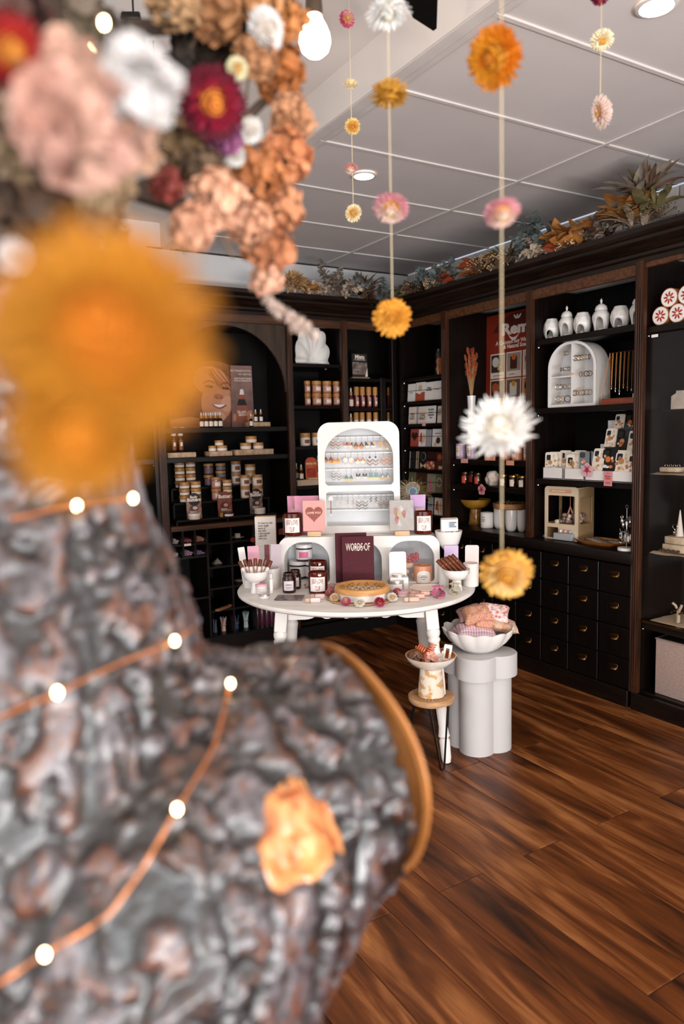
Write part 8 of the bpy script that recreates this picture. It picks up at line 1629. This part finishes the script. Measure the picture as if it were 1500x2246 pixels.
# orange knot where the bark is stripped
kc = hit(652, 1835); 
def knot():
    b = MB(); n, m = 26, 22
    def f(u, v):
        a = 2*PI*u; r_ = v; wob = 1+.13*math.sin(3*a+1)+.08*math.sin(7*a)
        h = hit(652+88*r_*wob*math.cos(a), 1835+118*r_*wob*math.sin(a), (.010-.010*r_**3)); return h if h is not None else kc
    b.grid(f, n, m); return b
KN = mat('stripped_knot_wood', 'd29058', .3, col2='9c440e', scale=5, stretch=(14, 14, 2.2), coat=.5, lo=.32, hi=.62)
part('stripped_knot', knot(), KN, trunk, ang=80)
# fairy lights on copper wire
BULB = mat('lit_fairy_bulb', 'ffd9a0', emit=30)
def fairy(pts, lights, label):
    t = thing('fairy_lights', label, 'fairy lights', (0, 0, 0)); W = []
    n = 14
    for (x0, y0), (x1, y1) in zip(pts, pts[1:]):
        for k in range(n): h = hit(x0+(x1-x0)*k/n, y0+(y1-y0)*k/n, .009); W.append(h if h is not None else atd(x0+(x1-x0)*k/n, y0+(y1-y0)*k/n, .62))
    S = [sum((W[max(0, min(len(W)-1, i+j))] for j in range(-3, 4)), Vector())/7 for i in range(len(W))]
    part('wire', MB().tube(S, .0015, 6), COPPER, t)
    for (x, y) in lights:
        h = min(S, key=lambda s: (750+FL*(s-CAM).dot(CR)/(s-CAM).dot(CF)-x)**2+(1123-FL*(s-CAM).dot(CU)/(s-CAM).dot(CF)-y)**2); h = CAM+(h-CAM)*.985
        part('bulb', lambda: MB().sph((0, 0, 0), .0027, 10, 7, (1, 1, 1.4)), BULB, t, h, key='fairy')
fairy([(-60, 1600), (0, 1573), (125, 1520), (260, 1455), (382, 1408), (430, 1372)], [(125, 1520), (382, 1408)], 'upper copper wire of fairy lights crossing the bark')
fairy([(508, 1490), (470, 1640), (388, 1775), (310, 1910), (240, 2005), (205, 2030), (100, 2092), (-40, 2180)], [(508, 1490), (388, 1775), (100, 2092)], 'lower copper wire of fairy lights crossing the bark')
fairy([(20, 1140), (110, 1118), (168, 1110), (240, 1100), (300, 1092)], [(168, 1110), (300, 1092)], 'short wire of fairy lights under the big orange flower')
for k_, (x_, y_, d_) in enumerate(((228, 50, .6), (203, 108, .6))): solo('fairy_bulb', MB().sph((0, 0, 0), .0034, 10, 7, (1, 1, 1.4)), BULB, 'glowing fairy bulb, %s of two high in the dried flower canopy' % ORD[k_], 'bulb', atd(x_, y_, d_))
# dry twigs carrying the canopy
for pts in ([(-25, 640, .70), (120, 470, .78), (300, 420, .86), (470, 330, .92), (600, 200, .98), (640, 40, 1.0)], [(-40, 400, .71), (60, 250, .62), (150, 180, .52), (240, 260, .47)], [(300, 420, .86), (480, 480, .92), (590, 530, .95)], [(-60, 200, .72), (120, 60, .85), (380, 60, .92), (560, 20, .95)]):
    part('branch', MB().tube([atd(*p) for p in pts], [.012-.0015*i for i in range(len(pts))], 8), mat('twig_bark', '4a382c', .8, col2='33261d', bump=.5), trunk)
# canopy blooms
def ruffle(n, R_, pr, seed):
    q = random.Random(seed); b = MB()
    for k in range(n):
        z = 1-1.75*(k+.5)/n; a = k*2.39996+q.uniform(-.2, .2); r_ = math.sqrt(max(0, 1-z*z)); d = Vector((r_*math.cos(a), r_*math.sin(a), z)); rr_ = R_*q.uniform(.62, 1.0)
        M = T(*(d*rr_)) @ d.to_track_quat('Z', 'Y').to_matrix().to_4x4() @ Rz(q.uniform(0, 6.3)) @ Rx(q.uniform(-.7, .7))
        c = q.uniform(.15, .55); s_ = pr*q.uniform(.75, 1.25)
        b.grid(lambda u, v: ((u-.5)*2*s_*math.sqrt(max(.05, 1-(2*v-1)**2*.8)), (v-.5)*2*s_, c*s_*((2*u-1)**2+.6*(2*v-1)**2)+.18*s_*math.sin(7*u+5*v)), 4, 4, M=M)
    return b
def ruff(px, py, dep, rp, col, col2, label, n=46, seed=0, name='dried_hydrangea', pr=.34):
    if dep > .7 and n == 46: n, pr = 90, .25
    P = atd(px, py, dep); R_ = rp*dep/FL; t = thing(name, label, 'flower', P); t.rotation_euler = (rnd.uniform(-.5, .5)+.9, 0, rnd.uniform(-.8, .4))
    part('florets', ruffle(n, R_, R_*pr, seed+int(px*7+py)), mat('floret_'+col, col, .75, col2=col2, scale=35, sss=.1), t, ang=70)
    part('stem', MB().tube([(0, 0, 0), (0, -.0, -R_*1.2), (.01, .01, -R_*2.0)], R_*.06, 5), STEM, t); return t
for a in ((612, 50, .96, 58, 'b8773f', '8d5526', 'rust hydrangea at the top next to the glowing bulb'), (575, 5, .93, 60, 'c08c5c', '96643a', 'tan hydrangea at the top edge of the canopy'), (470, 25, .9, 62, '9a6840', '6e4726', 'brown tan hydrangea at the top of the canopy gap'), (380, 0, .85, 55, 'a07c58', '775838', 'tan hydrangea above the ceiling gap'),
          (612, 160, .96, 56, 'a5612c', '7c4519', 'dark rust hydrangea under the one by the bulb'), (560, 130, .92, 48, 'a8744c', '7c5232', 'brown hydrangea beside the crimson strawflower'), (640, 262, .96, 48, 'c18d68', '9a6845', 'peach tan hydrangea on the outer edge of the canopy'), (628, 345, .95, 56, 'c9855a', 'a5623a', 'peach rust hydrangea on the outer edge lower down'), (560, 385, .9, 62, 'b4703f', '8a5028', 'rust hydrangea below the crimson strawflower'), (610, 455, .93, 52, 'c2865f', '9c6240', 'peach hydrangea near the lower outer edge'), (590, 545, .92, 55, 'b8774f', '915636', 'rust peach hydrangea lowest on the outer edge'), (545, 490, .88, 48, 'c58f70', '9d6b4e', 'dusty peach hydrangea above the big orange flower'), (480, 445, .8, 62, 'd6a588', 'b58266', 'pale peach hydrangea between leaves and the big orange flower'), (420, 500, .74, 48, 'c99478', 'a67257', 'dusty pink hydrangea tucked behind the big orange flower'), (585, 615, .92, 34, 'c99a80', 'a8755c', 'small pinkish hydrangea at the tip of the canopy'),
          (405, 330, .86, 62, '75593a', '544026', 'olive brown hydrangea below the ceiling gap'), (445, 375, .84, 48, '6b5238', '4a3724', 'dark olive hydrangea under the crimson strawflower'), (450, 100, 1.02, 80, '35251b', '241812', 'nearly black dried cluster behind the crimson strawflower'), (505, 75, 1.0, 62, '3d2a1d', '2a1c14', 'second nearly black dried cluster beside it'), (495, 305, .84, 38, '8a4a72', '64304f', 'small purple statice under the crimson strawflower'), (365, 405, .72, 36, '7a2a1e', '561a12', 'small dark red cluster over the big orange flower'),  # the two darkest clusters carry the canopy's shadow in their colour
          (110, 410, .62, 105, '533a25', '38271a', 'large dark brown dried cluster at the side of the photo'), (195, 480, .62, 80, '5f4026', '432c1a', 'brown dried cluster above the big orange flower'), (30, 470, .62, 90, '4a3626', '33251b', 'dark brown dried cluster against the trunk'), (40, 300, .5, 80, '8f7a5f', '6b583f', 'grey tan cluster at the side of the photo'), (225, 400, .55, 60, '94795b', '725a40', 'tan cluster under the pale pink strawflower'), (120, 40, .7, 95, '5a4a3e', '40342b', 'grey brown cluster at the top corner'), (215, 95, .75, 75, '4b4038', '342c27', 'dark grey cluster behind the hanging bulbs'), (20, 20, .55, 80, '45271f', '2f1a15', 'dark red brown cluster in the top corner'), (290, 330, .5, 46, 'c79c80', 'a57c61', 'pinkish tan cluster under the pale white strawflower')):
    ruff(*a)
def cstraw(px, py, dep, rp, cols, label, d=(1, 0, 0), seed=0, centre='c58a2c', rings=STRAW):
    P = atd(px, py, dep); D = (CAM-P).normalized()*d[0]+CR*d[1]+Vector((0, 0, 1))*d[2]; t = strawflower(P, rp*dep/FL, cols, label, D, None, seed=seed, centre=centre, rings=rings, fine=5)
    part('stem', MB().tube([(0, 0, -.002), (.002, 0, -rp*dep/FL*1.2), (.01, .01, -rp*dep/FL*2.2)], .0016, 5), STEM, t); return t
cstraw(465, 225, .78, 80, ('5e0d22', '8f1434', 'a51c3a'), 'deep crimson strawflower with a golden centre in the canopy', (1, .25, -.15), 1, 'd98a2a')
cstraw(25, 115, .42, 85, ('7a1418', 'a82420', 'c23c2a'), 'bright red strawflower at the top side of the photo', (1, .3, .1), 2)
ruff(160, 270, .42, 100, 'bd9486', '9c7162', 'pale pink crinkled bloom large and blurred in the canopy', 24, 3, 'dried_rose', .62)
ruff(285, 200, .43, 78, 'b9b4b3', '9f9997', 'pale white crinkled bloom beside the pink one in the canopy', 20, 5, 'dried_rose', .65)
ruff(130, 165, .44, 68, 'b28b78', '93695a', 'second pale pink crinkled bloom higher in the canopy', 22, 7, 'dried_rose', .6)
ruff(270, 300, .44, 60, 'b88d79', '97705d', 'third pink crinkled bloom lowest of the pale cluster', 20, 9, 'dried_rose', .6)
cstraw(580, 65, .9, 48, ('d8d2cf', 'e6e0dc', 'cfc4bb'), 'white strawflower among the rust hydrangeas near the top', (.7, .5, .2), 2, 'c9bcae')
cstraw(30, 560, .42, 38, ('dcd2cf', 'e2d9d5', 'cdbdb6'), 'small white strawflower by the trunk', (1, 0, 0), 1, 'c9bcae'); cstraw(20, 660, .42, 46, ('d0aaa6', 'd8b8b2', 'c0938c'), 'dusty pink strawflower by the trunk', (1, .2, 0), 2, 'b98a7a')
cstraw(548, 285, .86, 30, ('e0dad4', 'e8e2dc', 'd5cabf'), 'little white strawflower under the crimson one', (.8, .4, -.3), 0, 'c9bcae'); cstraw(515, 340, .85, 26, ('e0dad4', 'e8e2dc', 'd5cabf'), 'smallest white strawflower beside the purple statice', (.9, -.2, -.3), 3, 'c9bcae'); cstraw(520, 150, .88, 26, ('d8cfa8', 'e0d8b8', 'c9b06a'), 'small pale yellow strawflower over the crimson one', (.8, .2, .3), 1)
# the big orange strawflower close to the lens, on its own string
P = atd(232, 738, .18); RB = .0290
BIGO = ('ab6c12', 'b5781c', '9c5206')
D = (CAM-P).normalized()*.92+CR*(-.1)+Vector((0, 0, 1))*.25
strawflower(P, RB, BIGO, 'huge blurred orange strawflower hanging closest to the camera', D, None, seed=2, fine=6, rings=STRAW, centre='c9740c')
PC_ = atd(165, 950, .18); strawflower(PC_, RB*.62, BIGO, 'second orange strawflower under the huge one close to the camera', (CAM-PC_).normalized()*.9+Vector((0, 0, -1))*.3, None, seed=1, fine=5, centre='d9881a')
PC_ = atd(120, 740, .178); strawflower(PC_, RB*.60, ('b47c26', 'ba8430', 'a46210'), 'third orange strawflower beside the huge one close to the camera', (CAM-PC_).normalized()*.9-CR*.3, None, seed=3, fine=5, centre='d9881a')
solo('string', MB().tube([P+Vector((0, .004, 0)), Vector((P.x, P.y+.004, ZU))], .0002, 6), STRING, 'cotton string holding the huge orange strawflower', 'string')
# grass sprig drooping out of the canopy
t = thing('grass_sprig', 'pale fluffy grass sprig drooping from the canopy towards the white shell', 'dried grass', atd(575, 600, .93)); o0 = atd(575, 600, .93); FLF = mat('fluffy_seed_head', 'd9c6bb', .9, col2='c3aa9c', scale=60)
pts = [atd(x, y, .93)-o0 for x, y in ((575, 600), (590, 660), (620, 690), (655, 715), (690, 745))]
part('stem', MB().tube(pts, .0012, 5), STEM, t)
for k, (x, y, r_) in enumerate(((585, 655, .010), (600, 672, .009), (612, 684, .010), (628, 692, .009), (640, 702, .012), (652, 706, .011), (662, 718, .012), (672, 722, .010), (684, 738, .010), (650, 722, .009))):
    part('seed_head', lambda: blossom_mesh(.011, [(14, .05, .9, .22, 20), (12, .05, .9, .22, 55), (10, .05, .9, .22, -20)], lambda *a: 0, 2, 2), FLF, t, atd(x, y, .93)-o0, key='seedh', rot=(rnd.uniform(0, 3), rnd.uniform(0, 3), 0))
